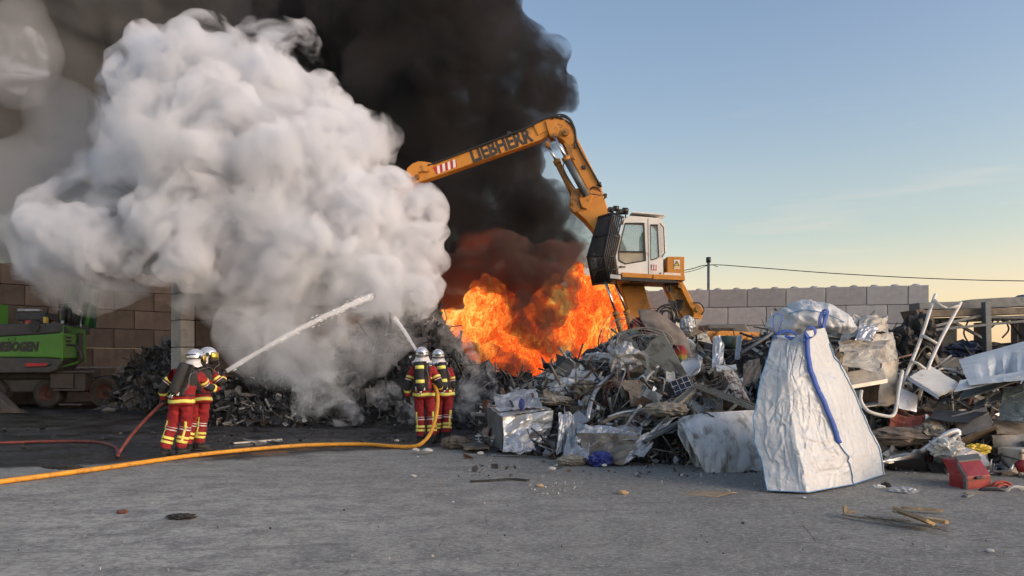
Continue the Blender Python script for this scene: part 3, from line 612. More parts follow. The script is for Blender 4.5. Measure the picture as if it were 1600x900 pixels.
# ------------------------------------------------------------------ green material handler at the left
SY = 25.0
SO = P(20, 566, 26.5); SO.z = 0
sen = empty('material_handler', SO); tag(sen, 'bright green wheeled material handler with dark grey trim parked by the soot browned wall', 'excavator')
th = R(-3); su = Vector((math.cos(th), math.sin(th), 0)); sb = Vector((-su.y, su.x, 0)); sc0 = P(98.5, 566, SY); sc0.z = 0
def S(a, z, d): return sc0+su*a+sb*d+Vector((0, 0, z))-SO       # a: metres right of the rear corner, z up, d back
def sbox(n, a0, a1, z0, z1, d0, d1, m, parent=None, bev=.05, top=None):
    b = MB(); c = S((a0+a1)/2, (z0+z1)/2, (d0+d1)/2); b.box(c, (a1-a0, d1-d0, z1-z0), Matrix.Rotation(th, 3, 'Z'), bev=0)
    o = b.build(n, m, parent or sen)
    if bev: md = o.modifiers.new('bevel', 'BEVEL'); md.width = bev; md.segments = 3
    return o
def sprism(n, ol, d0, d1, m, parent=None, bev=.03):
    b = MB(); b.prism(ol, S(0, 0, (d0+d1)/2), su, (0, 0, 1), -sb, d1-d0); o = b.build(n, m, parent or sen)
    if bev: md = o.modifiers.new('bevel', 'BEVEL'); md.width = bev; md.segments = 2; md.limit_method = 'ANGLE'
    return o
sprism('counterweight', [(0, 1.72), (0, 2.60), (-1.2, 2.52), (-2.6, 2.45), (-4.3, 2.50), (-4.3, 1.75), (-2.2, 1.78), (-.6, 1.76)], 0, 1.1, 'green', None, .04)
sprism('counterweight_top', [(.0, 2.605), (.0, 2.85), (-.12, 2.93), (-4.2, 2.88), (-4.3, 2.505), (-2.6, 2.455), (-1.2, 2.525)], .03, 1.5, 'grey_mach', None, .05)
sprism('counterweight_bottom', [(.0, 1.715), (-.6, 1.755), (-2.2, 1.775), (-4.3, 1.745), (-4.3, 1.35), (-3.6, 1.22), (-.5, 1.24), (-.25, 1.32)], .03, 1.0, 'grey_mach', None, .05)
b = MB(); A = [S(0.003, 2.86, .04), S(.05, 2.74, 1.15), S(.05, 1.62, 1.15), S(-.20, 1.40, .1), S(.003, 1.72, .03)]
B = [v-su*.12 for v in A]; b.add([*A, *B], [[0, 1, 2, 3, 4][::-1], [5, 6, 7, 8, 9]]+[[i, (i+1) % 5, 5+(i+1) % 5, 5+i] for i in range(5)]); sp_ = b.build('side_panel', 'green', sen)
b = MB()
for r in range(3):
    for c in range(2): b.box(S(.035, 2.45-r*.13, .18+c*.16), (.03, .12, .07), Matrix.Rotation(th, 3, 'Z'))
b.box(S(.045, 2.15, .86), (.03, .26, .95), Matrix.Rotation(th, 3, 'Z'))
b.build('side_vent', 'grey_mach', sp_)
sprism('tail_light', [(-1.42, 1.47), (-1.33, 1.60), (-.45, 1.60), (-.40, 1.53), (-.62, 1.44), (-1.3, 1.42)], -.01, .06, 'grey_mach', None, .02)
sprism('light_lens', [(-1.34, 1.49), (-1.28, 1.57), (-.55, 1.57), (-.52, 1.53), (-.68, 1.47), (-1.26, 1.45)], -.025, -.012, 'tail', None, .01)
text_mesh('lettering', 'SENNEBOGEN', .42, 'decal', S(-3.02, 1.99, -.012), su, (0, 0, 1), sen, .006, .28, .028, width=2.2)
b = MB(); ol = [(-1.90, 2.325), (-1.70, 2.325), (-1.68, 2.345), (-1.68, 2.415), (-1.70, 2.435), (-1.90, 2.435), (-1.92, 2.415), (-1.92, 2.345)]
for i in range(8):
    a, c = ol[i], ol[(i+1) % 8]; b.beam(S(a[0], a[1], -.01), S(c[0], c[1], -.01), .02, .014)
b.build('hatch_outline', 'grey_mach', sen)
sbox('upper_carriage', -3.9, -2.2, 1.35, 2.75, 1.0, 4.0, 'grey_mach'); sbox('green_hood', -3.9, -2.3, 2.3, 2.86, 1.2, 3.8, 'green'); sbox('rear_frame', -1.9, -.3, 1.45, 2.7, .6, 1.10, 'grey_mach')
sbox('air_box', -2.05, -.98, 3.05, 3.33, .5, 1.2, 'grey_mach'); sbox('air_box_leg', -1.9, -1.15, 2.9, 3.08, .6, 1.1, 'black')
sbox('cab', -4.6, -3.9, 2.6, 3.75, 1.0, 2.6, 'green'); sbox('silver_pipe', -2.0, -1.2, 3.36, 3.46, .5, .7, 'steel', bev=.03)
sbox('orange_reservoir', -1.62, -1.42, 2.9, 3.05, .35, .6, 'redcable', bev=.03); sbox('yellow_cap', -.92, -.82, 2.95, 3.16, .3, .45, 'decal_yellow', bev=.01)
b = MB(); b.cyl(S(-.98, 3.12, .4), S(-.98, 2.86, .4), .10, 12); b.cyl(S(-1.02, 2.82, -.03), S(-1.02, 2.82, .2), .20, 16); b.build('filter_can', 'black', sen)
b = MB(); b.cyl(S(.0-.28, 3.05, .4), S(-.28, 2.86, .4), .06, 12); b.build('silver_filter', 'steel', sen)
for a in (-.36, -.14, .02): 
    b = MB(); b.cyl(S(a, 2.9, .6), S(a, 3.52, .6), .085, 10); b.build('cylinder', 'black', sen)
ltb = lambda n, pts, r, m, k=8: MB().tube(smoothpath([S(*p) for p in pts], 5), r, k).build(n, m, sen)
ltb('rail', [(-.42, 3.62, .5), (-.1, 3.66, .5), (.12, 3.62, .5), (.16, 3.45, .5)], .03, 'darksteel'); ltb('hose', [(.05, 3.55, .4), (.15, 3.68, .4), (.25, 3.58, .4), (.15, 3.48, .4)], .03, 'cable')
ltb('hose', [(.28, 3.4, .4), (.42, 3.3, .4), (.3, 3.0, .5), (.3, 2.8, .5)], .025, 'steel')
# folded boom: dark green members leaning together behind the hood
for i, (a0, z0, a1, z1, r) in enumerate(((-1.35, 2.9, -1.02, 4.55, .10), (-1.20, 2.9, -.78, 4.6, .06), (-1.06, 2.9, -.90, 4.5, .12), (-.92, 2.85, -.60, 4.6, .05), (-.86, 2.85, -.70, 4.4, .11), (-.7, 2.85, -.42, 4.5, .05), (-.62, 2.85, -.48, 4.35, .09), (-.5, 2.85, -.30, 4.3, .05), (-.42, 2.85, -.32, 4.2, .08))):
    b = MB(); b.beam(S(a0, z0, 1.9+i*.05), S(a1, z1, 2.0+i*.05), r*1.6, r*1.6); b.build('boom_member', 'green_dark' if i % 3 else 'green', sen)
for i in range(7): ltb('boom_hose', [(-1.25+i*.13, 2.9, 1.6), (-1.15+i*.12+.05*(i % 2), 3.6, 1.5), (-.95+i*.1, 4.5, 1.8)], .022, 'cable', 6)
ltb('grab_claw', [(.06, 2.18, .3), (.32, 2.16, .2), (.48, 1.98, .2), (.53, 1.72, .2), (.42, 1.52, .2)], [.02, .03, .035, .04, .045, .05, .06, .065, .07, .075, .075, .075, .07, .065, .06, .055, .05, .04, .03, .02, .01][:21], 'black', 8)
# chassis, steps, wheels, outrigger
sbox('turntable', -3.0, -.8, 1.0, 1.36, .8, 3.4, 'black'); sbox('chassis', -3.6, .35, .55, 1.0, .7, 2.6, 'grey_mach')
M['chassis_rusty'] = mat('faded_grey_chassis_paint', (.075, .068, .062), (.05, .045, .04), .7, 0, 4, .1, 12, c3=(.10, .04, .03), t3=(.5, .7))
sbox('tool_box', -.66, .15, .70, 1.22, .3, .8, 'chassis_rusty', bev=.02); sbox('tool_box', .16, .55, .68, 1.22, .35, .8, 'chassis_rusty', bev=.02)
sbox('step', -.68, .95, 1.24, 1.31, .25, .6, 'chassis_rusty', bev=.01); sbox('step', -.5, .6, .62, .68, .2, .5, 'chassis_rusty', bev=.01); sbox('step', -.3, .5, .12, .18, .2, .5, 'chassis_rusty', bev=.01)
def swheel(a, d, r, m_rim, ring=None):
    wc_ = S(a, r, d)
    b = MB(); b.lathe([(r*.55, .0), (r*.62, -.05), (r*.9, -.06), (r, .02), (r, .34), (r*.9, .4), (0, .4)], wc_, tuple(sb), 32); w_ = b.build('wheel', 'rubber', sen)
    b = MB(); b.lathe([(0, .06), (r*.15, .04), (r*.2, .10), (r*.4, .12), (r*.5, .02), (r*.58, -.02), (r*.58, .06)], wc_, tuple(sb), 28); b.build('rim', m_rim, w_)
    b = MB()
    for k in range(20):
        an = 2*math.pi*k/20; c = wc_+su*math.cos(an)*r*1.0+Vector((0, 0, math.sin(an)*r*1.0))+sb*.17
        b.box(c, (.04, .30, .09), Matrix.Rotation(th, 3, 'Z') @ Matrix.Rotation(-an, 3, 'Y'))
    b.build('tread', 'rubber', w_)
    if ring:
        b = MB(); b.tube([wc_+su*math.cos(2*math.pi*k/28)*r*.86+Vector((0, 0, math.sin(2*math.pi*k/28)*r*.86))-sb*.05 for k in range(28)], .022, 6, closed=True); b.build('orange_ring', 'rust', w_)
swheel(-.92, .5, .50, 'rustwheel'); swheel(1.02, .7, .56, 'rustwheel', True); swheel(-2.9, .5, .5, 'rustwheel'); swheel(.9, 2.6, .56, 'rustwheel')
sprism('outrigger', [(-2.9, .15), (-2.9, 1.12), (-2.3, 1.05), (-2.0, .85), (-1.72, .42), (-1.70, .15), (-1.9, .05)], -1.9, -1.5, 'grey_mach', None, .04)
sprism('outrigger_arm', [(-1.9, .98), (-1.7, .82), (-1.1, .62), (-.55, .12), (-.30, .02), (-.1, -.08), (-1.3, -.08), (-1.85, .1)], -1.7, -1.3, 'grey_mach', None, .04)
sprism('outrigger_foot', [(-.75, .0), (-.62, .17), (-.35, .22), (-.1, .0)], -1.95, -1.7, 'chassis_rusty', None, .02)
b = MB(); b.cyl(S(-2.13, .62, -1.96), S(-2.13, .62, -1.9), .08, 14); b.build('red_reflector', 'tail', sen)
sprism('yellow_sticker', [(-2.22, .22), (-2.04, .22), (-2.04, .48), (-2.22, .48)], -1.93, -1.905, 'decal_yellow', None, 0)
b = MB(); b.cyl(S(-1.95, .85, -1.6), S(-1.2, .60, -1.6), .07, 10); b.build('outrigger_cylinder', 'steel', sen)
sprism('rear_blade', [(1.6, .55), (2.2, .50), (2.9, .1), (3.0, .0), (1.6, .0)], .7, 1.0, 'grey_mach', None, .03)
# ------------------------------------------------------------------ firefighters
def skin_mesh(name, nodes, edges, sub=3, root=0):
    """One continuous surface grown round a skeleton: nodes = [(co, radius)]."""
    me = D.meshes.new(name); me.from_pydata([tuple(n[0]) for n in nodes], edges, [])
    o = D.objects.new(name, me); COL.objects.link(o)
    o.modifiers.new('skin', 'SKIN').use_smooth_shade = True
    for i, n in enumerate(nodes):
        s = me.skin_vertices[0].data[i]; r = n[1]; s.radius = (r, r) if not hasattr(r, '__len__') else r; s.use_root = (i == root)
    sb_ = o.modifiers.new('s', 'SUBSURF'); sb_.levels = sub; sb_.render_levels = sub
    dg = bpy.context.evaluated_depsgraph_get(); dg.update(); m2 = D.meshes.new_from_object(o.evaluated_get(dg))
    D.objects.remove(o); D.meshes.remove(me); m2.name = name
    return m2
def hand_mesh(wrist, direction, palm_n, side, curl=.8, scale=1.0, mat_='suit_black'):
    """Gloved hand: palm, four unequal bent fingers, a thumb from the side of the palm."""
    d = Vector(direction).normalized(); n_ = Vector(palm_n); n_ = (n_-d*n_.dot(d)).normalized(); s_ = d.cross(n_)*side
    w_ = Vector(wrist); b = MB(); S_ = scale
    b.tube([w_-d*.03, w_+d*.01, w_+d*.05*S_, w_+d*.095*S_], [.034*S_, .036*S_, .043*S_, .040*S_], 10, ry=.022*S_)
    for k, L in enumerate((.072, .082, .076, .060)):
        base = w_+d*.092*S_+s_*(k-1.5)*.021*S_; pts = [base]; a = 0; p = base
        for q in (.45, .32, .23):
            a += curl*.75; dr = d*math.cos(a)+n_*math.sin(a); p = p+dr*L*q*S_; pts.append(p)
        b.tube(pts, [.0115*S_, .0110*S_, .0100*S_, .0085*S_], 7)
    tb = w_+d*.03*S_-s_*.036*S_; p1 = tb+(d*.55-s_*.6+n_*.35).normalized()*.036*S_; p2 = p1+(d*.8-s_*.05+n_*.6).normalized()*.032*S_
    b.tube([w_+d*.02*S_-s_*.015*S_, tb, p1, p2], [.018*S_, .0155*S_, .0135*S_, .011*S_], 7)
    return b
def firefighter(px, py, label, J, yaw, tank_yellow=True, scale=1.0, head_yaw=None, head_tilt=0, tank=True, mask=True):
    o0 = G(px, py); root = empty('person', o0); tag(root, label, 'person', 'firefighters in red turnout gear'); root.scale = (scale,)*3
    V_ = {k: Vector(v) for k, v in J.items() if isinstance(v, tuple)}
    names = ['pel', 'waist', 'chest', 'nb', 'neck']
    nodes = [(V_['pel'], .165), (V_['waist'], .158), (V_['chest'], .175), (V_['nb'], .12), (V_['neck'], .075)]; E = [(0, 1), (1, 2), (2, 3), (3, 4)]
    bones = []
    for s in ('l', 'r'):
        i = len(nodes)
        hp, kn, an = V_[s+'hip'], V_[s+'knee'], V_[s+'ank']
        nodes += [(hp, .118), ((hp+kn)/2, .112), (kn, .098), ((kn+an)/2, .096), (an, .092), (an+Vector((0, 0, -.045)), .085)]
        E += [(0, i), (i, i+1), (i+1, i+2), (i+2, i+3), (i+3, i+4), (i+4, i+5)]
        bones += [('thigh'+s, hp, kn), ('shin'+s, kn, an)]
        i = len(nodes)
        sh, el, wr = V_[s+'sh'], V_[s+'el'], V_[s+'wr']
        nodes += [(sh, .098), ((sh+el)/2, .082), (el, .076), ((el+wr)/2, .066), (wr, .056)]
        E += [(2, i), (i, i+1), (i+1, i+2), (i+2, i+3), (i+3, i+4)]
        bones += [('upper'+s, sh, el), ('fore'+s, el, wr)]
    bones += [('torso', V_['pel'], V_['nb']), ('neckb', V_['nb'], V_['neck'])]
    me = skin_mesh('body', nodes, E, 3)
    bm = bmesh.new(); bm.from_mesh(me); D.meshes.remove(me)
    fdir = Vector((math.sin(-yaw) if False else -math.sin(yaw), math.cos(yaw), 0)); rdir = Vector((fdir.y, -fdir.x, 0))
    def near(p):
        best = None
        for n_, a, c in bones:
            d = c-a; t = max(0, min(1, (p-a).dot(d)/d.length_squared)); q = (p-a-d*t).length
            if n_ == 'torso': q -= .07
            if best is None or q < best[0]: best = (q, n_, (p-a).dot(d)/d.length_squared)
        return best
    # fabric folds
    sd_ = Vector((px*.01, py*.01, 3))
    for v in bm.verts:
        p = v.co; f_ = noise.noise(Vector((p.x*6, p.y*6, p.z*15))+sd_)*.017+(1-abs(noise.noise(Vector((p.x*9, p.y*9, p.z*22))+sd_))*3)*.007
        v.co = p+v.normal*f_
    cuts = {}
    for s in 'lr':
        cuts['shin'+s] = [(.0, .05, 'silver'), (.12, .17, 'silver'), (.44, .55, 'yellow'), (.62, .73, 'yellow')]
        cuts['upper'+s] = [(.42, .56, 'yellow'), (.66, .71, 'silver')]
        cuts['fore'+s] = [(.44, .62, 'yellow')]
    cuts['torso'] = [(-.02, .12, 'yellow')]
    bd = {n_: (a, c) for n_, a, c in bones}
    for n_, L in cuts.items():
        a, c = bd[n_]
        for t0, t1, _ in L:
            for t in (t0, t1):
                fs = [f for f in bm.faces if near(f.calc_center_median())[1] == n_]
                gs = list({e for f in fs for e in f.edges})+list({v for f in fs for v in f.verts})+fs
                bmesh.ops.bisect_plane(bm, geom=gs, plane_co=a+(c-a)*t, plane_no=(c-a).normalized())
    bm.faces.ensure_lookup_table(); bands = {'yellow': [], 'silver': []}
    for f in bm.faces:
        p = f.calc_center_median(); q, n_, t = near(p); mi = 0; f.smooth = True
        if n_.startswith('shin') and t > .93: mi = 1
        if n_.startswith('upper') and t > .71: mi = 1
        if n_.startswith('fore') and t < .44: mi = 1
        if n_ == 'torso' and t > .60 + .1*noise.noise(p*9): mi = 1
        if n_ == 'neckb': mi = 1
        if n_.startswith('fore') and t > .97: mi = 1
        f.material_index = mi
        for t0, t1, c in cuts.get(n_, []):
            if t0 < t < t1: bands[c].append(f)
        if n_.startswith('shin') or n_.startswith('thigh'):            # vertical strip down the side and back of the leg
            a, c = bd[n_]; off = p-(a+(c-a)*t); side = 1 if n_[-1] == 'r' else -1
            if (n_.startswith('shin') and t < .62) or (n_.startswith('thigh') and t > .72):
                if off.length > .01:
                    an = math.degrees(math.atan2(off.dot(rdir)*side, -off.dot(fdir)))
                    if 18 < an < 44: bands['yellow'].append(f)
    cnt = {}
    for c, fs in bands.items():
        fs = list(dict.fromkeys(fs)); idx = {}; vs = []; F_ = []
        for f in fs:
            for v in f.verts:
                if v not in idx: idx[v] = len(vs); vs.append(v.co+v.normal*.006)
            F_.append([idx[v] for v in f.verts])
        # split into connected strips, each a part
        par = list(range(len(vs)))
        def find(x):
            while par[x] != x: par[x] = par[par[x]]; x = par[x]
            return x
        for q in F_:
            for k in q[1:]: par[find(k)] = find(q[0])
        groups = {}
        for q in F_: groups.setdefault(find(q[0]), []).append(q)
        for g in groups.values():
            if len(g) < 10: continue
            us = sorted({k for q in g for k in q}); mp = {k: i for i, k in enumerate(us)}
            m_ = D.meshes.new('reflective_band'); m_.from_pydata([vs[k] for k in us], [], [[mp[k] for k in q] for q in g]); m_.materials.append(M['band_'+c])
            m_.polygons.foreach_set('use_smooth', [True]*len(g)); bo = link('reflective_band', m_, root)
            sm = bo.modifiers.new('t', 'SOLIDIFY'); sm.thickness = .004; sm.offset = -1
    me = D.meshes.new('body'); bm.to_mesh(me); bm.free(); me.materials.append(M['suit']); me.materials.append(M['suit_black']); link('body', me, root)
    # jacket hem flaring over the trousers
    c = V_['pel'].lerp(V_['waist'], .1); b = MB(); ring = []; n = 28
    for z, rx, ry in ((.06, .195, .165), (-.02, .215, .185), (-.10, .228, .20), (-.105, .212, .185), (-.02, .19, .16)):
        for k in range(n):
            a = 2*math.pi*k/n; wv = 1+.03*math.sin(a*5+px)+.02*math.sin(a*9)
            ring.append(c+rdir*math.cos(a)*rx*wv+fdir*math.sin(a)*ry*wv+Vector((0, 0, z+.008*math.sin(a*3+px))))
    b.add([v[:] for v in ring], [[i*n+k, i*n+(k+1) % n, (i+1)*n+(k+1) % n, (i+1)*n+k] for i in range(4) for k in range(n)], smooth=True); jh = b.build('jacket_hem', 'suit', root)
    b = MB(); ring = []
    for z, k_ in ((-.005, 1.0), (-.065, 1.03)):
        for k in range(n):
            a = 2*math.pi*k/n; wv = (1+.03*math.sin(a*5+px)+.02*math.sin(a*9))*k_*1.02; f_ = (-.02-z)/.08
            ring.append(c+rdir*math.cos(a)*(.211+.010*f_)*wv+fdir*math.sin(a)*(.181+.012*f_)*wv+Vector((0, 0, z+.008*math.sin(a*3+px))))
    b.add([v[:] for v in ring], [[k, (k+1) % n, n+(k+1) % n, n+k] for k in range(n)], smooth=True); hb_ = b.build('reflective_band', 'band_yellow', jh); so = hb_.modifiers.new('t', 'SOLIDIFY'); so.thickness = .005
    # boots
    for s in 'lr':
        a = V_[s+'ank']; b = MB(); zf = -a.z+.0
        f2 = (fdir+rdir*(.25 if s == 'r' else -.25)).normalized()
        base = Vector((a.x, a.y, 0))
        b.tube([base+Vector((0, 0, a.z+.05)), base+Vector((0, 0, .08)), base+Vector((0, 0, .03))], [.078, .072, .07], 12)
        pts = [base-f2*.075, base-f2*.04, base+f2*.06, base+f2*.14, base+f2*.185]
        b.tube([q+Vector((0, 0, z)) for q, z in zip(pts, (.045, .05, .052, .042, .035))], [.035, .05, .05, .042, .025], 12)
        bo = b.build('boot', 'rubber', root)
        b = MB(); r2 = Vector((f2.y, -f2.x, 0)); ol = [(-.10, -.03), (-.06, -.045), (.04, -.042), (.12, -.05), (.19, -.03), (.2, .03), (.12, .05), (.04, .042), (-.06, .045), (-.10, .03)]
        b.prism(ol, base+Vector((0, 0, .012)), f2, r2, (0, 0, 1), .024); b.build('sole', 'black', bo)
    # gloves
    for s, sg in (('l', -1), ('r', 1)):
        if s+'hd' in J: 
            hd = V_[s+'hd']; b = hand_mesh(V_[s+'wr'], hd-V_[s+'wr'], J.get(s+'pn', rdir*(-sg)), sg, J.get(s+'curl', .8), 1.12); b.build('glove', 'suit_black', root)
    # head with face, then helmet and mask
    hy = yaw if head_yaw is None else head_yaw
    hc = V_['head']; hf = Vector((-math.sin(hy), math.cos(hy), head_tilt)).normalized(); hr = hf.cross(Vector((0, 0, 1))).normalized(); hu = hr.cross(hf)
    v, f = ico(4); pts = []
    for q in v:
        x, y, z = q; X = x*.076; Yy = y*.095; Z = z*.118-.01
        if y > .3:
            Yy += .022*math.exp(-((x/.16)**2+((z+.12)/.22)**2))                       # nose
            for sx in (-1, 1): Yy -= .012*math.exp(-(((x-sx*.38)/.2)**2+((z-.08)/.14)**2))   # eye sockets
            Yy += .006*math.exp(-((x/.3)**2+((z+.48)/.10)**2))                        # lips
        if z < -.3: X *= 1-.25*(-z-.3); Yy *= 1-.12*(-z-.3)
        for sx in (-1, 1): X += sx*.016*math.exp(-(((x-sx)/.18)**2+((z+.05)/.25)**2+((y)/.14)**2))  # ears
        pts.append((hc+hr*X+hf*Yy+hu*Z)[:])
    b = MB(); b.add(pts, f.tolist(), smooth=True); hd_ = b.build('head', 'skin', root)
    b = MB(); prof = []
    n = 30; rows = 13; P_ = []
    for i in range(rows):
        ph = math.pi*.5*(i/(rows-1))*1.28
        for k in range(n):
            a = 2*math.pi*k/n; cx_, sy_ = math.cos(a), math.sin(a); s_ = math.sin(ph); z = math.cos(ph)
            rx, ry = .128, .158; zz = z*.145+.045
            if i >= rows-3 and sy_ > .35: zz = max(zz, .045)                    # brow edge above the face
            if i >= rows-2 and sy_ < -.2: zz -= .018
            pk = .008*math.exp(-(cx_/.15)**2)*s_ if i < rows-2 else 0                   # centre ridge
            P_.append((hc+hr*cx_*(rx*s_)+hf*(sy_*(ry*s_)-.005)+hu*(zz+pk+.004))[:])
    b.add(P_, [[i*n+k, i*n+(k+1) % n, (i+1)*n+(k+1) % n, (i+1)*n+k] for i in range(rows-1) for k in range(n)], smooth=True)
    hm_ = b.build('helmet', 'helmet', root); so = hm_.modifiers.new('t', 'SOLIDIFY'); so.thickness = .006; so.offset = 1
    b = MB(); n = 30
    b.tube([hc+hr*math.cos(2*math.pi*k/n)*.127+hf*(math.sin(2*math.pi*k/n)*.155-.005)+hu*(.035-(.018 if math.sin(2*math.pi*k/n) < -.2 else 0)) for k in range(n)], .011, 6, closed=True); b.build('helmet_rim', 'black', hm_)
    for sx in (-1, 1):
        b = MB(); b.lathe([(.0, .018), (.028, .016), (.036, .0)], hc+hr*sx*.122+hu*.05, tuple(hr*sx), 14); b.build('helmet_disc', 'black', hm_)
    b = MB(); b.box(hc-hf*.150+hu*.065, (.12, .05, .028), Matrix((hr, hf, hu)).transposed(), bev=.006); b.build('helmet_back_plate', 'greyplastic', hm_)
    b = MB(); b.tube([hc+hr*math.cos(a)*.134+hf*(math.sin(a)*.162-.005)+hu*.085 for a in [R(q) for q in range(200, 341, 10)]], .007, 5); b.build('helmet_marking', 'decal', hm_)
    # gold visor raised on the front, breathing mask
    b = MB(); q = []
    for i, z in enumerate((.10, .06, .02, -.02)):
        for k in range(15):
            a = R(20+k*10); q.append((hc+hr*math.cos(a)*(.136)+hf*(math.sin(a)*(.172+.006*i))+hu*z)[:])
    b.add(q, [[i*15+k, i*15+k+1, (i+1)*15+k+1, (i+1)*15+k] for i in range(3) for k in range(14)], smooth=True)
    if 'gold' not in M: M['gold'] = mat('gold_visor', (.55, .42, .10), (.40, .30, .07), .2, .6, 5, .02)
    vs_ = b.build('visor', 'gold', hm_); so = vs_.modifiers.new('t', 'SOLIDIFY'); so.thickness = .003
    if mask:
        b = MB(); b.lathe([(.0, .16), (.03, .16), (.045, .13), (.06, .11), (.085, .06), (.088, .0)], hc+hu*-.035+hf*.02, tuple(hf), 18); mk = b.build('breathing_mask', 'black', root)
        b = MB(); b.tube(smoothpath([hc+hf*.17-hu*.06, hc+hf*.19-hu*.13+hr*.05, hc+hf*.10-hu*.24+hr*.10, V_['chest']+fdir*.17+rdir*.1], 4), .016, 7); b.build('mask_hose', 'black', mk)
    # silvery neck curtain
    b = MB(); q = []; n = 17
    for i, (z, r_) in enumerate(((.005, .122), (-.045, .135), (-.095, .165), (-.125, .20))):
        for k in range(n):
            a = R(172+k*196/(n-1)); q.append((hc+hr*math.cos(a)*(r_*.98)+hf*(math.sin(a)*(r_*1.08)-.005)+hu*(z+.006*math.sin(k*1.7)*i))[:])
    b.add(q, [[i*n+k, i*n+k+1, (i+1)*n+k+1, (i+1)*n+k] for i in range(3) for k in range(n-1)], smooth=True)
    nc = b.build('neck_curtain', 'band_silver', hm_); so = nc.modifiers.new('t', 'SOLIDIFY'); so.thickness = .005
    if tank:
        up = (V_['nb']-V_['waist']).normalized(); bk = -fdir; bk = (bk-up*bk.dot(up)).normalized(); rt = up.cross(bk).normalized()*-1
        ct = V_['waist'].lerp(V_['nb'], .55)+bk*.165
        b = MB(); rot = Matrix((rt, bk, up)).transposed(); b.box(ct, (.26, .035, .56), rot, bev=.02); b.box(ct-up*.22+bk*.02, (.30, .06, .12), rot, bev=.02); bp_ = b.build('back_plate', 'suit_black', root)
        cc = ct+bk*.095
        b = MB(); b.lathe([(0, -.30), (.05, -.295), (.078, -.26), (.084, -.2), (.084, .18), (.078, .235), (.05, .27), (0, .28)], cc, tuple(up), 22); tk = b.build('air_cylinder', 'suit_black', root)
        b = MB(); b.cyl(cc-up*.30, cc-up*.36, .022, 10); b.box(cc-up*.36+rt*.03, (.09, .03, .03), rot, bev=.008); b.build('cylinder_valve', 'chrome', tk)
        if tank_yellow:
            for z in (.16, -.12):
                b = MB(); b.lathe([(.086, z-.033), (.089, z-.03), (.089, z+.03), (.086, z+.033)], cc, tuple(up), 22); b.build('reflective_band', 'band_yellow', tk)
        b = MB(); b.box(ct-up*.27+bk*.05-rt*.06, (.045, .02, .06), rot, bev=.005); b.build('white_tag', 'decal_white', bp_); b = MB(); b.box(ct-up*.25+bk*.05+rt*.10, (.03, .02, .07), rot, bev=.005); b.build('white_tag', 'decal_white', bp_)
        for sx in (-1, 1):
            a_ = V_['nb']+rt*sx*.10; pts = smoothpath([ct+up*.20+rt*sx*.09, a_+bk*.06+up*.015, a_+up*.055, a_-bk*.10+up*.0, V_['chest']-bk*.20+rt*sx*.12], 4)
            b = MB(); b.tube(pts, .020, 6, ry=.03); b.build('shoulder_strap', 'suit_black', bp_)
        c = V_['pel'].lerp(V_['waist'], .55)
        b = MB(); b.tube([c+rdir*math.cos(2*math.pi*k/24)*.188+fdir*math.sin(2*math.pi*k/24)*.178 for k in range(24)], .014, 6, closed=True, ry=.024); b.build('waist_belt', 'suit_black', bp_)
        b = MB(); b.tube(smoothpath([ct-up*.24-rt*.1+bk*.03, ct-up*.1-rt*.16, ct+up*.1-rt*.13+bk*.02, V_['nb']-rt*.12+up*.05], 4), .010, 6); b.build('air_line', 'greyplastic', bp_)
    return root
stand = dict(pel=(0, 0, .95), waist=(0, 0, 1.10), chest=(0, 0, 1.32), nb=(0, 0, 1.47), neck=(0, .01, 1.56), head=(0, .02, 1.70))
A_ = dict(pel=(.17, 0, .97), waist=(.20, .02, 1.11), chest=(.25, .05, 1.31), nb=(.30, .09, 1.45), neck=(.33, .13, 1.53), head=(.35, .17, 1.665),
  lhip=(.06, 0, .90), lknee=(-.01, .03, .50), lank=(-.10, -.05, .11), rhip=(.27, .02, .90), rknee=(.22, .08, .50), rank=(.14, .03, .11),
  lsh=(.06, .0, 1.42), lel=(-.12, -.06, 1.20), lwr=(-.15, .02, .97), lhd=(-.11, .04, .88), lpn=(1, .2, 0), lcurl=.95,
  rsh=(.45, .12, 1.39), rel=(.50, .30, 1.17), rwr=(.62, .52, 1.14), rhd=(.70, .58, 1.16), rpn=(0, 0, 1))
B_ = dict(pel=(.12, 0, .96), waist=(.13, .02, 1.10), chest=(.17, .04, 1.31), nb=(.19, .06, 1.46), neck=(.21, .08, 1.54), head=(.22, .10, 1.69),
  lhip=(.03, .0, .90), lknee=(-.02, .02, .50), lank=(-.12, -.04, .11), rhip=(.18, .04, .90), rknee=(.12, .06, .50), rank=(.08, .04, .11),
  lsh=(.06, -.06, 1.41), lel=(.12, -.14, 1.14), lwr=(.15, .0, .93), lhd=(.15, .05, .84), lpn=(1, 0, 0), lcurl=.7,
  rsh=(.30, .10, 1.40), rel=(.46, .12, 1.20), rwr=(.42, .30, 1.34), rhd=(.40, .36, 1.40), rpn=(-.3, -.6, .5), rcurl=.9)
C_j = dict(pel=(-.02, 0, .98), waist=(-.04, 0, 1.12), chest=(-.06, .02, 1.34), nb=(-.06, .02, 1.50), neck=(-.055, .03, 1.58), head=(-.06, .05, 1.72),
  lhip=(-.12, 0, .92), lknee=(-.10, .04, .51), lank=(-.09, .02, .11), rhip=(.09, 0, .92), rknee=(.13, .03, .51), rank=(.15, -.06, .11),
  lsh=(-.26, .0, 1.44), lel=(-.345, -.05, 1.16), lwr=(-.35, .02, .90), lhd=(-.33, .05, .80), lpn=(1, .2, 0), lcurl=.6,
  rsh=(.17, .0, 1.44), rel=(.30, -.05, 1.17), rwr=(.27, .20, 1.06), rhd=(.22, .28, 1.06), rpn=(-.6, -.2, .6), rcurl=.9)
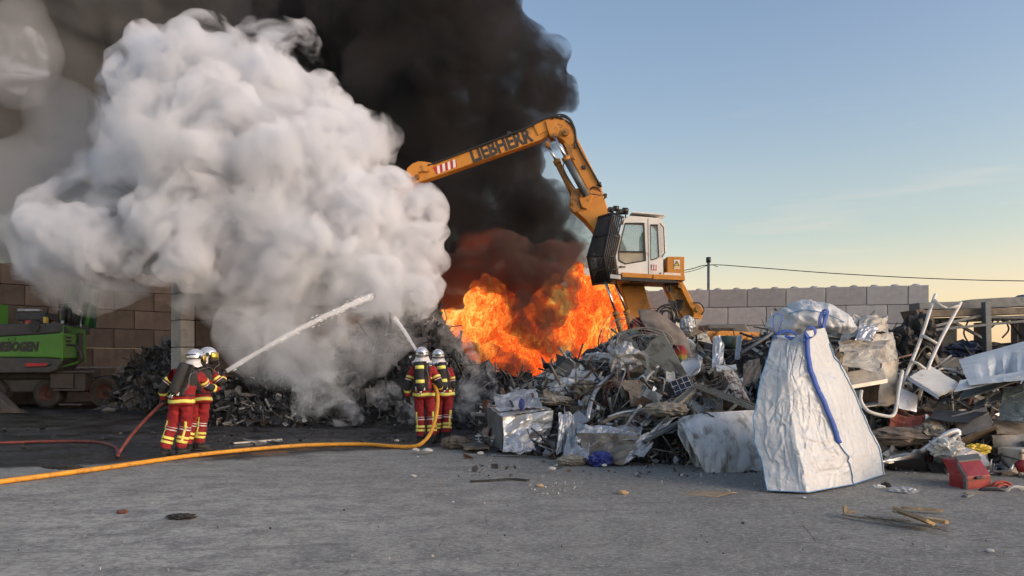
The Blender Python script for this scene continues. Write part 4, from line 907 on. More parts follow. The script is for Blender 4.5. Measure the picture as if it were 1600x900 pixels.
D_j = dict(pel=(.0, 0, .96), waist=(-.02, 0, 1.10), chest=(-.03, .03, 1.31), nb=(-.07, .04, 1.46), neck=(-.10, .05, 1.54), head=(-.13, .07, 1.69),
  lhip=(-.10, 0, .90), lknee=(-.14, .02, .50), lank=(-.16, .05, .11), rhip=(.09, 0, .90), rknee=(.07, .02, .50), rank=(.06, -.05, .11),
  lsh=(-.22, .05, 1.40), lel=(-.28, .18, 1.16), lwr=(-.10, .36, 1.15), lhd=(-.02, .40, 1.17), lpn=(.2, -.3, .8), rsh=(.13, .02, 1.40), rel=(.17, .02, 1.13), rwr=(.13, .14, .92), rhd=(.11, .18, .83), rpn=(-1, 0, 0))
pB = firefighter(303, 703, 'firefighter aiming the nozzle, farther right of the left pair, facing the heap', B_, R(-50), False, 1.0, R(-75), -.05)
pA = firefighter(268, 711.5, 'firefighter seen from behind holding the red hose low in the left hand, left pair', A_, R(-12), False, .985, R(-36), -.1)
pD = firefighter(694, 685, 'firefighter half hidden behind a colleague, rightmost of the right pair', D_j, R(8), True, 1.0, R(5), .05)
pC = firefighter(664, 691, 'firefighter seen squarely from behind with the yellow hose under the right arm', C_j, R(-4), True, 1.0, R(-2), .08)
# ------------------------------------------------------------------ hoses, nozzles, water
def Gp(x, y, z): return G(x, y, 0)+Vector((0, 0, z))
rh = .036
pts = [G(-1500, 860), G(-700, 830), G(-260, 790), G(-120, 773), G(0, 757), G(100, 743.5), G(200, 729.5), G(300, 715), G(400, 704.5), G(480, 698.5), G(560, 697), G(610, 700), G(640, 701)]
pts = [p+Vector((0, 0, rh)) for p in pts]
pts += [P(657, 694, 13.6), P(672, 678, 13.75), P(681, 652, 14.0), P(684, 628, 14.25), P(683, 614, 14.45), P(679, 604, 14.7), P(672, 600, 15.1), P(664, 598, 15.4)]
b = MB(); b.tube(smoothpath(pts, 8), rh, 12); tag(b.build('fire_hose', 'hose_yellow', local=True), 'long yellow fire hose curving across the yard to the right pair of firefighters', 'hose')
rr_ = .027
pts = [G(-900, 704)+Vector((0, 0, rr_)), G(-500, 694)+Vector((0, 0, rr_)), G(-220, 697)+Vector((0, 0, rr_)), G(-100, 694)+Vector((0, 0, rr_)), G(0, 694)+Vector((0, 0, rr_)), G(60, 692)+Vector((0, 0, rr_)), G(120, 691.5)+Vector((0, 0, rr_)), G(160, 694)+Vector((0, 0, rr_)), G(181, 702)+Vector((0, 0, rr_)), G(184, 715)+Vector((0, 0, rr_+.01)),
       P(187, 706, 12.5), P(204, 682, 12.6), P(224, 659, 12.65), P(243, 640, 12.66), P(255, 630, 12.66), P(272, 622, 12.9), P(300, 610, 13.4), P(322, 597, 13.75), P(334, 589, 13.84)]
b = MB(); b.tube(smoothpath(pts, 8), rr_, 10); tag(b.build('fire_hose', 'hose_red', local=True), 'dark red fire hose lying on the wet ground and lifted by the left pair', 'hose')
def nozzle(a, b_, label):
    a, b_ = Vector(a), Vector(b_); d = (b_-a).normalized(); t = empty('nozzle', a); tag(t, label, 'nozzle')
    b = MB(); b.lathe([(0, 0), (.03, 0), (.034, .05), (.028, .10), (.028, .16), (.040, .18), (.044, .25), (.040, .27), (.025, .27)], (0, 0, 0), tuple(d), 16); b.build('barrel', 'black', t)
    b = MB(); s_ = d.cross(Vector((0, 0, 1))).normalized(); b.tube([d*.06, d*.04-Vector((0, 0, .06)), d*.03-Vector((0, 0, .13))], .016, 8); b.build('pistol_grip', 'black', t)
    b = MB(); b.tube([d*.10+s_*.03, d*.10+s_*.035+Vector((0, 0, .06)), d*.10-s_*.035+Vector((0, 0, .06)), d*.10-s_*.03], .008, 6); b.build('valve_lever', 'chrome', t)
    return t
nozzle(P(333, 589.5, 13.84), P(352, 581, 14.0), 'black hose nozzle held by the firefighter of the left pair')
nozzle(P(655, 556, 15.2), P(651, 549, 15.45), 'black hose nozzle held up between the heads of the right pair')
def water_mat():
    m = D.materials.new('water_jet'); m.use_nodes = True; n = m.node_tree.nodes; l = m.node_tree.links; b = n['Principled BSDF']
    b.inputs['Base Color'].default_value = (.9, .93, .96, 1); b.inputs['Roughness'].default_value = .35
    b.inputs['Subsurface Weight'].default_value = .3; b.inputs['Subsurface Scale'].default_value = .05
    return m
M['water'] = water_mat()
M['jetvol'] = vol_mat('jet_of_water', (.99, .99, 1.0), 11.0)
M['mist'] = vol_mat('spray_mist', (.97, .98, 1), .9)
def jet(p0, p1, sag, r0, r1, label, n=60, frag=260, seed=1):
    p0, p1 = Vector(p0), Vector(p1); rs = random.Random(seed); b = MB()
    def C(t): return p0.lerp(p1, t)+Vector((0, 0, sag*4*t*(1-t)))
    path = [C(k/n)+Vector((0, 0, noise.noise(Vector((k*.4, seed*3, 1)))*.05*k/n)) for k in range(n+1)]
    rad = [max(.012, (r0+(r1-r0)*(k/n))*(1+.3*noise.noise(Vector((k*.13, seed, 0))))) for k in range(n+1)]
    b.tube(path, rad, 12); o = b.build('water_jet', M['jetvol'], local=True); tag(o, label, 'water jet', kind='stuff')
    b = MB(); v, f = ico(1)
    for _ in range(frag):       # torn strands and drops round the core
        t = rs.random()**.6; c = C(t); R_ = (r0+(r1-r0)*t)
        d = Vector((rs.gauss(0, 1), rs.gauss(0, 1), rs.gauss(0, 1)-.3))*R_*.75; s_ = rs.uniform(.003, .008); ax = (C(min(1, t+.02))-C(t-.02)).normalized(); st = rs.uniform(3, 12)
        q = v*s_; q = q+np.outer(q @ np.array(ax), np.array(ax))*(st-1); b.add(q+np.array(c+d-o.location), f.tolist(), smooth=True)
    dr = b.build('water_drops', M['water'], o); dr['kind'] = 'stuff'; return o
jet(P(352, 581, 14.0), P(583, 462, 19.4), .10, .042, .075, 'white jet of water from the left pair to the top of the heap')
jet(P(650, 547, 15.5), P(616, 497, 19.5), .04, .030, .055, 'short white jet of water rising from the right pair', seed=4, frag=160)
# ------------------------------------------------------------------ heaps
def interp(L, x):
    if x <= L[0][0]: return L[0][1]
    for a, b in zip(L, L[1:]):
        if x <= b[0]: return a[1]+(b[1]-a[1])*(x-a[0])/(b[0]-a[0])
    return L[-1][1]
class Heap:
    """A mound given by its crest (screen column, crest row, crest distance), foot distance and back slope length."""
    def __init__(s, crest, foot, back, pw=.75):
        s.c = [(a, b) for a, b, _ in crest]; s.r = [(a, c) for a, _, c in crest]; s.f = foot; s.back = back; s.pw = pw
    def h(s, px, Y):
        Yr = interp(s.r, px); Yb = interp(s.f, px); H = max(.02, CZ+(HY-interp(s.c, px))/F*Yr)
        if Y <= Yb: return 0
        if Y <= Yr: return H*((Y-Yb)/(Yr-Yb))**s.pw
        t = (Y-Yr)/s.back; return H*max(0, 1-t*t) if t < 1 else 0
    def pt(s, px, Y, lift=0):
        X = (px-CX)/F*Y; z = s.h(px, Y)
        return Vector((X, Y, z+lift))
    def mesh(s, name, px0, px1, mat_, nc=160, nr=60, amp=.12, label=None):
        b = MB(); V = []
        for i in range(nr+1):
            for j in range(nc+1):
                px = px0+(px1-px0)*j/nc; Yb = interp(s.f, px); Yr = interp(s.r, px)
                Y = Yb-.3+(Yr+s.back-Yb+.3)*i/nr; p = s.pt(px, Y)
                k = min(1, p.z*3); p.z += (noise.fractal(p*1.7, .8, 2, 5)*amp*2+noise.noise(p*6)*amp*.4)*k-.04*(1-k)
                V.append(p[:])
        w = nc+1
        b.add(V, [[i*w+j, i*w+j+1, (i+1)*w+j+1, (i+1)*w+j] for i in range(nr) for j in range(nc)])
        o = b.build(name, mat_); tag(o, label, kind='stuff'); return o
def rrot(rs, tilt=1.0):
    q = Quaternion((rs.gauss(0, 1)*.8*tilt, rs.gauss(0, 1)*.8*tilt, rs.gauss(0, 1), rs.gauss(0, 1))) if tilt < .99 else Quaternion((rs.gauss(0, 1), rs.gauss(0, 1), rs.gauss(0, 1), rs.gauss(0, 1)))
    q.normalize(); return np.array(q.to_matrix())
def crumple(n, m, w, h, folds, amp, rs, nz=.3):
    """Grid of a sheet w x h with sharp folds; returns (n, m, 3)."""
    u, v = np.meshgrid(np.linspace(-.5, .5, m), np.linspace(-.5, .5, n)); z = np.zeros_like(u)
    for _ in range(folds):
        a = rs.uniform(0, math.pi); cx, cy_ = rs.uniform(-.35, .35), rs.uniform(-.35, .35)
        z += np.abs((u-cx)*math.cos(a)+(v-cy_)*math.sin(a))*rs.uniform(-1, 1)
    z += nz*np.array([[noise.noise(Vector((u[i, j]*4, v[i, j]*4, rs.seed_ if hasattr(rs, 'seed_') else 1))) for j in range(m)] for i in range(n)])
    z -= z.mean(); jx = np.array([[rs.uniform(-.25, .25) if 0 < i < n-1 and 0 < j < m-1 else rs.uniform(-.12, .12) for j in range(m)] for i in range(n)])/m
    return np.stack([(u+jx)*w, (v+jx.T if n == m else v)*h, z*amp*max(w, h)], 2)
def piece(b, kind, c, s, rs, col, tilt=1.0):
    """One scrap fragment added to builder b."""
    c = np.array(c[:]); Rm = rrot(rs, tilt)
    if kind == 'sheet':
        n = 3 if s < .3 else 4; g = crumple(n, n, s*rs.uniform(.7, 1.6), s*rs.uniform(.5, 1.1), 3, .5, rs, .15)
        b.grid(g @ Rm.T+c, 0, col, .006)
    elif kind == 'bar':
        b.box(c, (s*rs.uniform(1.5, 3.2), s*rs.uniform(.08, .22), s*rs.uniform(.05, .2)), Matrix(Rm.tolist()), 0, col)
    elif kind == 'pipe':
        L = s*rs.uniform(1.5, 3.0); k = 4; pts = [np.array([L*(i/k-.5), L*rs.uniform(-.1, .1), L*rs.uniform(-.1, .1)]) for i in range(k+1)]
        b.tube([(Rm @ p+c) for p in pts], s*rs.uniform(.03, .09), 5, 0, col)
    elif kind == 'lump':
        v, f = ico(1); v = v*np.array([rs.uniform(.5, 1), rs.uniform(.4, .9), rs.uniform(.2, .7)])*s*.5; v = v*np.array([[rs.uniform(.65, 1.2)] for _ in v]); b.add(v @ Rm.T+c, f.tolist(), 0, col)
    elif kind == 'shard':
        k = rs.randint(3, 5); a0 = rs.uniform(0, 6); ol = [(s*.5*rs.uniform(.4, 1.2)*math.cos(a0+2*math.pi*i/k), s*.4*rs.uniform(.4, 1.2)*math.sin(a0+2*math.pi*i/k)) for i in range(k)]
        b.prism(ol, c, Rm[:, 0], Rm[:, 1], Rm[:, 2], rs.uniform(.006, .03), 0, col)
    elif kind == 'profile':
        L = s*rs.uniform(1.5, 3); w = s*rs.uniform(.1, .25); t = w*.12; m3 = Matrix(Rm.tolist())
        for o_, sz in (((0, 0, 0), (L, w, t)), ((0, w/2, w*.3), (L*.998, t, w*.6)), ((0, -w/2, w*.3), (L*.998, t, w*.6))): b.box(c+Rm @ np.array(o_), sz, m3, 0, col)
def scatter(name, heap, n, px0, px1, smin, smax, kinds, cols, mat_, seed, yfrac=(0, 1.08), tilt=1.0, lift=.3, pz=1.0, label=None):
    rs = random.Random(seed); b = MB()
    for _ in range(n):
        px = rs.uniform(px0, px1); Yb = interp(heap.f, px); Yr = interp(heap.r, px); Y = Yb+(Yr-Yb)*rs.uniform(*yfrac)
        s = smin*(smax/smin)**(rs.random()**2.0); p = heap.pt(px, Y); p.z = max(p.z, .0)+rs.uniform(-.2, lift)*s*pz+.01
        if p.z < s*.12: p.z = s*.12
        col = rs.choice(cols); k = rs.uniform(.65, 1.3); piece(b, rs.choice(kinds), p, s, rs, tuple(min(1, q*k) for q in col), tilt)
    o = b.build(name, mat_, attr=True); tag(o, label, kind='stuff'); return o
M['char_ground'] = mat('charred_rubble', (.018, .017, .017), (.03, .029, .028), .8, 0, 5, .8, 14, c3=(.075, .07, .068), t3=(.6, .75), bdist=.08)
M['scrap_core'] = mat('dark_scrap_core', (.05, .045, .04), (.03, .028, .026), .85, 0, 5, .8, 14, c3=(.12, .10, .085), t3=(.58, .75), bdist=.08)
char_cols = [(.022, .022, .024)]*7+[(.045, .045, .047)]*3+[(.012, .012, .012)]*4+[(.09, .09, .09), (.07, .06, .055), (.13, .13, .13)]
H1 = Heap([(300, 640, 19.5), (335, 612, 19.8), (365, 598, 20), (430, 597, 20.2), (500, 590, 20.6), (540, 560, 21), (575, 500, 21.4), (590, 470, 21.6), (620, 458, 21.8), (650, 452, 21.8), (685, 490, 21.8), (705, 525, 21.8), (735, 572, 21.6), (765, 592, 21.5), (830, 598, 21.5), (900, 596, 21.5), (1000, 596, 21.5)],
          [(300, 18.9), (400, 18.4), (480, 18.6), (600, 18.3), (700, 17.6), (760, 17.0), (860, 17.5), (1000, 17.5)], 3.2, .8)
H1.mesh('charred_heap', 296, 1000, 'char_ground', 190, 60, .16, 'black charred rubble heap under the white smoke')
scatter('charred_scrap', H1, 6500, 305, 980, .07, .55, ['shard', 'shard', 'sheet', 'bar', 'lump', 'shard', 'pipe'], char_cols, 'attr_char', 11, (0, 1.15), label='charred black shards covering the burnt heap')
pale = [(.45, .44, .43), (.30, .29, .28), (.5, .5, .52), (.22, .13, .09), (.35, .33, .3), (.1, .1, .1), (.05, .05, .05)]
scatter('pale_scrap', H1, 620, 325, 500, .06, .32, ['shard', 'sheet', 'bar', 'pipe'], pale, 'attr_scrap', 12, (0, .95), label='pale metal shreds strewn on the left end of the charred heap')
scatter('pale_scrap', H1, 160, 500, 760, .06, .24, ['shard', 'sheet', 'pipe'], pale, 'attr_scrap', 13, (0, .9), label='few pale shreds on the middle of the charred heap')
H2 = Heap([(120, 655, 27), (160, 648, 27), (176, 615, 26.5), (195, 575, 26), (230, 553, 25.8), (262, 540, 26), (290, 540, 26)], [(120, 26), (175, 25), (240, 23.4), (290, 23.2)], 2.5, .8)
H2.mesh('dark_scrap_heap', 160, 290, 'char_ground', 50, 30, .14, 'dark scrap heap in the bay left of the pillar')
scatter('dark_scrap', H2, 1500, 168, 285, .08, .5, ['shard', 'bar', 'sheet', 'lump'], [(.06, .058, .055), (.10, .095, .09), (.03, .03, .03), (.2, .19, .18), (.05, .045, .04)], 'attr_char', 14, (0, 1.1), label='dark shards on the scrap heap left of the pillar')
# the mixed scrap heap on the right
H3 = Heap([(745, 650, 15.0), (780, 628, 15.4), (830, 608, 15.6), (870, 592, 15.6), (905, 568, 15.6), (940, 556, 15.8), (975, 528, 16), (1010, 510, 16), (1060, 508, 16), (1085, 518, 16), (1110, 550, 16), (1150, 554, 16), (1195, 528, 15.5), (1225, 512, 15), (1330, 512, 14.6), (1380, 532, 14.4), (1410, 572, 14.2), (1450, 590, 13.8), (1520, 594, 13.6), (1600, 594, 13.6), (1750, 600, 13.6)],
          [(745, 13.6), (800, 13.1), (870, 12.2), (960, 11.9), (1060, 11.6), (1200, 11.3), (1380, 11.0), (1440, 10.9), (1500, 10.6), (1600, 10.4), (1750, 10.4)], 3.4, .95)
H3.mesh('mixed_scrap_heap', 742, 1750, 'scrap_core', 230, 60, .18, 'dark core of the mixed scrap heap')
mix = [(.05, .05, .052), (.07, .068, .065), (.09, .088, .085), (.30, .30, .30), (.42, .42, .41), (.48, .48, .48), (.36, .36, .36), (.20, .195, .19), (.12, .115, .11), (.06, .058, .055), (.04, .04, .042), (.50, .49, .47), (.24, .19, .14), (.17, .10, .07), (.33, .29, .23), (.10, .12, .14), (.60, .59, .56), (.16, .15, .13), (.08, .075, .07), (.14, .12, .10), (.05, .05, .05)]
scatter('mixed_scrap', H3, 6500, 750, 1740, .035, .34, ['shard', 'sheet', 'bar', 'pipe', 'lump', 'sheet', 'profile'], mix, 'attr_scrap', 21, (-.02, 1.1), label='mixed small metal scrap covering the heap')
scatter('mixed_scrap', H3, 2600, 750, 1740, .05, .42, ['sheet', 'pipe', 'lump', 'shard'], [(.035, .034, .034), (.06, .055, .05), (.09, .08, .07), (.14, .12, .10), (.05, .06, .08), (.25, .22, .18), (.10, .09, .08), (.03, .03, .03), (.18, .03, .03)], 'attr_matt', 22, (-.02, 1.08), label='mixed small plastic and cloth scrap in the heap')
rs = random.Random(5); b = MB()
for _ in range(420):                                     # loose rods, tubes and wires sticking out of the heap
    px = rs.uniform(800, 1700); Yb = interp(H3.f, px); Yr = interp(H3.r, px); Y = Yb+(Yr-Yb)*rs.random()**.7; p = H3.pt(px, Y); p.z += rs.uniform(.02, .25)
    L = rs.uniform(.3, 1.5); d = Vector((rs.gauss(0, 1), rs.gauss(0, .6), rs.gauss(.2, .6))).normalized(); e = Vector((rs.gauss(0, 1), rs.gauss(0, 1), rs.gauss(0, 1)))*L*rs.uniform(.05, .3)
    pts = smoothpath([p-d*L*.5, p-d*L*.15+e, p+d*L*.2+e*.5, p+d*L*.5-e*.3], 4); k = rs.uniform(.6, 1.3); r_ = rs.choice((.006, .008, .010, .014, .02, .028))
    b.tube([Vector((q.x, q.y, max(q.z, .02))) for q in pts], r_, 5, 0, tuple(q*k for q in rs.choice(mix)))
tag(b.build('loose_rods', 'attr_scrap', attr=True), 'tangled rods and wires all over the mixed heap', kind='stuff')
FLAT = Heap([(0, 566, 100), (1600, 566, 100)], [(0, 1), (1600, 1)], 1); FLAT.h = lambda px, Y: 0.0
def litter(name, n, px0, px1, py0, py1, smin, smax, kinds, cols, mat_, seed, label, tilt=.25):
    rs = random.Random(seed); b = MB()
    for _ in range(n):
        p = G(rs.uniform(px0, px1), rs.uniform(py0, py1)); s = smin*(smax/smin)**(rs.random()**2.5); p.z = s*.10+.002
        k = rs.uniform(.7, 1.25); piece(b, rs.choice(kinds), p, s, rs, tuple(min(1, q*k) for q in rs.choice(cols)), tilt)
    o = b.build(name, mat_, attr=True); tag(o, label, kind='stuff')
litter('rubble_litter', 420, 690, 1600, 698, 745, .02, .16, ['shard', 'lump', 'sheet'], mix+[(.3, .2, .12)], 'attr_scrap', 31, 'small scrap crumbs along the foot of the heap')
litter('rubble_litter', 260, 330, 760, 655, 700, .03, .22, ['shard', 'lump', 'bar'], char_cols+[(.2, .19, .18)], 'attr_char', 32, 'charred crumbs on the wet ground')
litter('rubble_litter', 90, 0, 330, 640, 700, .03, .2, ['shard', 'lump'], char_cols+[(.12, .12, .12)], 'attr_char', 33, 'dark crumbs on the wet ground at the left')
litter('pale_crumbs', 170, 640, 1500, 705, 790, .008, .05, ['lump', 'shard'], [(.6, .58, .54), (.45, .42, .38), (.3, .26, .2)], 'attr_matt', 34, 'pale crumbs scattered on the asphalt near the heap')
litter('pale_crumbs', 330, 0, 1600, 735, 895, .006, .03, ['lump', 'shard'], [(.5, .48, .45), (.06, .06, .06), (.3, .28, .25)], 'attr_matt', 35, 'tiny crumbs scattered over the near asphalt')
litter('pale_crumbs', 60, 820, 905, 752, 772, .008, .045, ['lump', 'shard'], [(.6, .58, .54)], 'attr_matt', 36, 'patch of pale crumbs in the middle of the yard')
# ------------------------------------------------------------------ medium pieces, one object each
zones = [(760, 870, 'by the charred heap'), (870, 960, 'left of the raised cab'), (960, 1075, 'below the raised cab'), (1075, 1180, 'left of the standing white bag'), (1290, 1400, 'right of the standing white bag'), (1400, 1500, 'around the white tube frame'), (1500, 1600, 'at the right edge')]
tones = [('light grey', 'steel', .36), ('bare aluminium', 'foil', .12), ('dirty brown', 'brownmetal', .12), ('rusty', 'rust', .05), ('blue grey', 'darksteel', .1), ('off-white', 'creampaint', .15), ('black', 'blackplastic', .16)]
rs = random.Random(77)
kinds_m = {'sheet': ('torn_sheet', 'crumpled sheet metal', 'sheet metal', .42), 'pipe': ('bent_pipe', 'bent pipe', 'pipe', .17), 'profile': ('bent_profile', 'bent channel section', 'profile', .14), 'bar': ('flat_bar', 'straight bar', 'bar', .12), 'lump': ('crushed_lump', 'crushed lump', 'scrap', .15)}
def wchoice(d, wt):
    x = rs.random()*sum(wt); 
    for k, w_ in zip(d, wt):
        x -= w_
        if x <= 0: return k
    return d[-1]
med = {}
for i in range(320):
    z = wchoice(zones, [1.0, 1.2, 1.5, 1.2, .9, 1.1, 1.0]); px = rs.uniform(z[0], z[1]); t = rs.random()**.8
    Yb, Yr = interp(H3.f, px), interp(H3.r, px); Y = Yb+(Yr-Yb)*t*.98+.05; p = H3.pt(px, Y)
    kd = wchoice(list(kinds_m), [v[3] for v in kinds_m.values()]); tn = wchoice(tones, [q[2] for q in tones])
    s = (.18+.50*rs.random()**1.5)*(1.0 if kd in ('sheet', 'lump') else .55); nm, word, cat, _ = kinds_m[kd]
    b = MB()
    if kd == 'sheet':
        g = crumple(6, 6, s*rs.uniform(.9, 1.8), s*rs.uniform(.6, 1.1), 5, .55, rs, .2); b.grid(g @ rrot(rs).T, 0, None, .006)
    elif kd == 'lump':
        v, f = ico(2); sc3 = np.array([rs.uniform(.7, 1), rs.uniform(.6, .9), rs.uniform(.4, .8)])*s*.5
        k = np.array([1+.55*(1-abs(noise.noise(Vector(q)*2.1+Vector((i, 0, 0))))*3) for q in v])[:, None]; b.add((v*sc3*k) @ rrot(rs).T, f.tolist())
    else: piece(b, kd, Vector((0, 0, 0)), s, rs, None)
    p.z = max(p.z+s*.12, s*.2)
    o = b.build(nm, tn[1], loc=p)
    lv = 'near the heap top' if t > .7 else ('low on the heap' if t < .3 else 'midway up')
    lab = f'{tn[0]} {word} {lv}, {z[2]}'.replace('left of the standing white bag', 'left of the white bag').replace('right of the standing white bag', 'right of the white bag')
    tag(o, lab, cat, f'{tn[0]} {word} pieces {lv} {z[2]}'); med.setdefault(lab, []).append((px, o))
for lab, L in med.items():
    if len(L) > 1:
        for k, (_, o) in enumerate(sorted(L, key=lambda q: q[0])):
            o['label'] = ('leftmost ' if k == 0 else 'rightmost ' if k == len(L)-1 else ('second ', 'third ', 'fourth ', 'fifth ', 'sixth ')[min(k-1, 4)] if len(L) > 3 else 'middle ')+lab.replace(' the ', ' ') .replace('around white tube frame', 'around the tube frame')
# ------------------------------------------------------------------ pieces one can point at
def PF(px, py, Y): return P(px, py, Y*.962 if Y > 11 else Y)
def quad(name, m_, corners, n=10, m=10, amp=.0, folds=4, seed=1, thick=.006, parent=None, curl=0, smooth=False, wr=None):
    """A sheet through four corners (px, py, Y), crumpled by sharp folds."""
    r2 = random.Random(seed); c = [np.array(PF(*q)[:]) for q in corners]      # bottom-left, bottom-right, top-right, top-left
    w = np.linalg.norm(c[1]-c[0]); h = np.linalg.norm(c[3]-c[0]); g = crumple(n, m, 1, 1, folds, 1, r2, .12)
    pts = np.zeros((n, m, 3)); nn = np.cross(c[1]-c[0], c[3]-c[0]); nn /= np.linalg.norm(nn)
    if amp > .035 and n < 16: n, m = max(n, 16), max(m, 16); r2 = random.Random(seed); g = crumple(n, m, 1, 1, folds, 1, r2, .12); pts = np.zeros((n, m, 3))
    for i in range(n):
        for j in range(m):
            u = g[i, j, 0]+.5; v = g[i, j, 1]+.5
            p = c[0]*(1-u)*(1-v)+c[1]*u*(1-v)+c[2]*u*v+c[3]*(1-u)*v
            dn = 0 if amp <= .035 else (1-abs(noise.noise(Vector((u*2.6+seed, v*2.6, 0))))*3.2)*.45+(1-abs(noise.noise(Vector((u*6, v*6+seed, 3))))*3)*.16
            pts[i, j] = p+nn*((g[i, j, 2]+dn)*amp*max(w, h)+curl*math.sin(math.pi*u)*w+(wr(u, v) if wr else 0))
    b = MB(); b.grid(pts, 0, None, thick, smooth)
    return b.build(name, m_, parent, local=parent is None)
def qthing(name, label, cat, *a, **k): o = quad(name, *a, **k); tag(o, label, cat); return o
def pipe(name, label, cat, m_, pts, r, sm=4, n=8, ry=None):
    b = MB(); pts = [PF(*q) for q in pts]; b.tube(smoothpath(pts, sm) if sm else pts, r, n, ry=ry); o = b.build(name, m_, local=True); tag(o, label, cat); return o
def ibeam(name, label, cat, m_, a, c, w, h, ribs=True, parent=None):
    A, B = PF(*a), PF(*c); b = MB(); b.beam(A, B, w, h*.16)
    d = (B-A).normalized(); up = Vector((0, 0, 1)); sx = d.cross(up).normalized(); uz = sx.cross(d)
    for s_ in (-1, 1): b.beam(A+sx*s_*w*.45+uz*h*.2, B+sx*s_*w*.45+uz*h*.2, w*.12, h*.6)
    if ribs: b.beam(A+uz*h*.16, B+uz*h*.16, w*.2, h*.32)
    o = b.build(name, m_, parent, local=parent is None)
    if label: tag(o, label, cat)
    return o
def lumpobj(name, label, cat, m_, px, py, Y, rx, ry, rz, seed, amp=.5, rough=2.0, sub=4, parent=None):
    v, f = ico(sub); k = []
    for q in v:
        p = Vector(q)*rough+Vector((seed, 0, 0)); k.append(1+amp*((1-abs(noise.noise(p))*2.2)*.5+(1-abs(noise.noise(p*2.3))*2)*.25-.35))
    b = MB(); c = PF(px, py, Y); b.add(v*np.array([rx, ry, rz])*np.array(k)[:, None]+np.array(c), f.tolist()); o = b.build(name, m_, parent, local=parent is None)
    if label: tag(o, label, cat)
    return o
# crushed silver container at the left foot of the heap
M['silverbox'] = mat('scuffed_silver_panel', (.66, .67, .68), (.5, .5, .5), .34, .55, 2, .3, 8, c3=(.25, .22, .18), t3=(.6, .78))
cr = empty('crushed_container', G(815, 700)); tag(cr, 'crushed silver container with dark ribbed side at the left foot of the heap', 'container'); co_ = cr.location
def cquad(n_, m_, cs, **k): o = quad(n_, m_, cs, parent=cr, **k); o.location = -co_; return o
cquad('front_panel', 'silverbox', [(786, 704, 13.25), (858, 690, 13.5), (862, 641, 13.6), (786, 652, 13.3)], amp=.10, folds=9, seed=4, n=14, m=16)
cquad('side_wall', 'darksteel', [(762, 690, 14.6), (785, 704, 13.27), (785, 652, 13.27), (761, 636, 14.6)], amp=.01, seed=5)
b = MB()
for k in range(7):
    t = k/6; a = P(762+23*t, 690+14*t, 14.6-1.33*t).lerp(P(785, 704, 13.27), 0); c = P(761+24*t, 636+16*t, 14.6-1.33*t); b = MB(); b.beam(a-co_+Vector((-.02, -.03, 0)), c-co_+Vector((-.02, -.03, 0)), .05, .06); b.build('side_rib', 'greyplastic' if k < 6 else 'silverbox', cr)
cquad('top_panel', 'silverbox', [(785, 652, 13.3), (862, 641, 13.6), (838, 622, 15), (761, 636, 14.6)], amp=.04, folds=5, seed=7)
cquad('foil_cover', 'foil', [(776, 646, 13.7), (848, 638, 13.6), (838, 618, 15), (772, 622, 14.8)], amp=.13, folds=7, seed=8, n=14, m=14)
cquad('torn_flap', 'foil', [(812, 712, 12.7), (838, 700, 12.9), (822, 676, 13.1), (790, 690, 13.1)], amp=.12, folds=6, seed=9)
cquad('torn_flap', 'silverbox', [(785, 706, 12.95), (815, 706, 12.8), (806, 682, 13.1), (789, 684, 13.2)], amp=.12, folds=6, seed=10)
b = MB(); b.tube([P(858, 690, 13.46)-co_, P(862, 660, 13.52)-co_, P(861, 642, 13.56)-co_], .03, 8); b.build('corner_post', 'silverbox', cr)
b = MB(); b.box(P(812, 672, 13.9)-co_, (.86, .9, .5)); b.build('container_filling', 'scrap_core', cr)
lumpobj('blue_strip', 'small blue strip stuck in the foil on top of the crushed container', 'strip', 'bluecloth', 815, 632, 13.55, .05, .05, .10, 3)
qthing('folded_sheet', 'upright folded silver sheet standing right of the crushed container', 'sheet metal', 'steel', [(868, 712, 12.4), (888, 700, 12.7), (884, 648, 13), (872, 645, 12.9)], n=9, m=9, amp=.09, folds=4, seed=21)
qthing('folded_sheet', 'bright bent strip of sheet leaning beside the upright silver sheet', 'sheet metal', 'foil', [(882, 706, 12.5), (905, 694, 12.7), (895, 650, 13), (880, 640, 13.1)], n=9, m=9, amp=.1, folds=4, seed=22)
qthing('tilted_plate', 'small flat grey plate propped above the folded silver sheets', 'plate', 'steel', [(898, 668, 12.9), (922, 657, 13), (905, 642, 13.4), (888, 652, 13.3)], amp=.02, seed=23)
M['troughmetal'] = mat('brown_stained_sheet', (.26, .24, .21), (.17, .155, .135), .5, .4, 3, .3, 9, c3=(.09, .07, .05), t3=(.5, .68))
tr = empty('bent_trough', G(960, 722)); tag(tr, 'wide grey sheet metal trough bent open at the foot of the heap', 'sheet metal'); to_ = tr.location
def tquad(n_, m_, cs, **k): o = quad(n_, m_, cs, parent=tr, **k); o.location = -to_; return o
tquad('front_wall', 'troughmetal', [(920, 722, 11.95), (972, 728, 11.8), (1000, 684, 12.1), (900, 676, 12.3)], amp=.11, folds=8, seed=31, n=12, m=14)
tquad('left_wing', 'steel', [(878, 716, 12.1), (920, 722, 11.96), (922, 684, 12.3), (890, 668, 12.8)], amp=.07, folds=4, seed=32)
tquad('top_lip', 'steel', [(900, 690, 12.2), (992, 694, 12.0), (1004, 668, 12.7), (902, 664, 12.9)], amp=.14, folds=5, seed=33, n=12, m=14)
tquad('right_wing', 'steel', [(972, 728, 11.8), (1018, 700, 12.0), (1020, 672, 12.3), (994, 684, 12.1)], amp=.06, folds=4, seed=34)
qthing('bent_corner', 'small folded bright metal corner right of the grey trough', 'sheet metal', 'foil', [(988, 712, 11.9), (1006, 716, 11.8), (1022, 692, 12.1), (1004, 684, 12.2)], amp=.08, folds=4, seed=35)
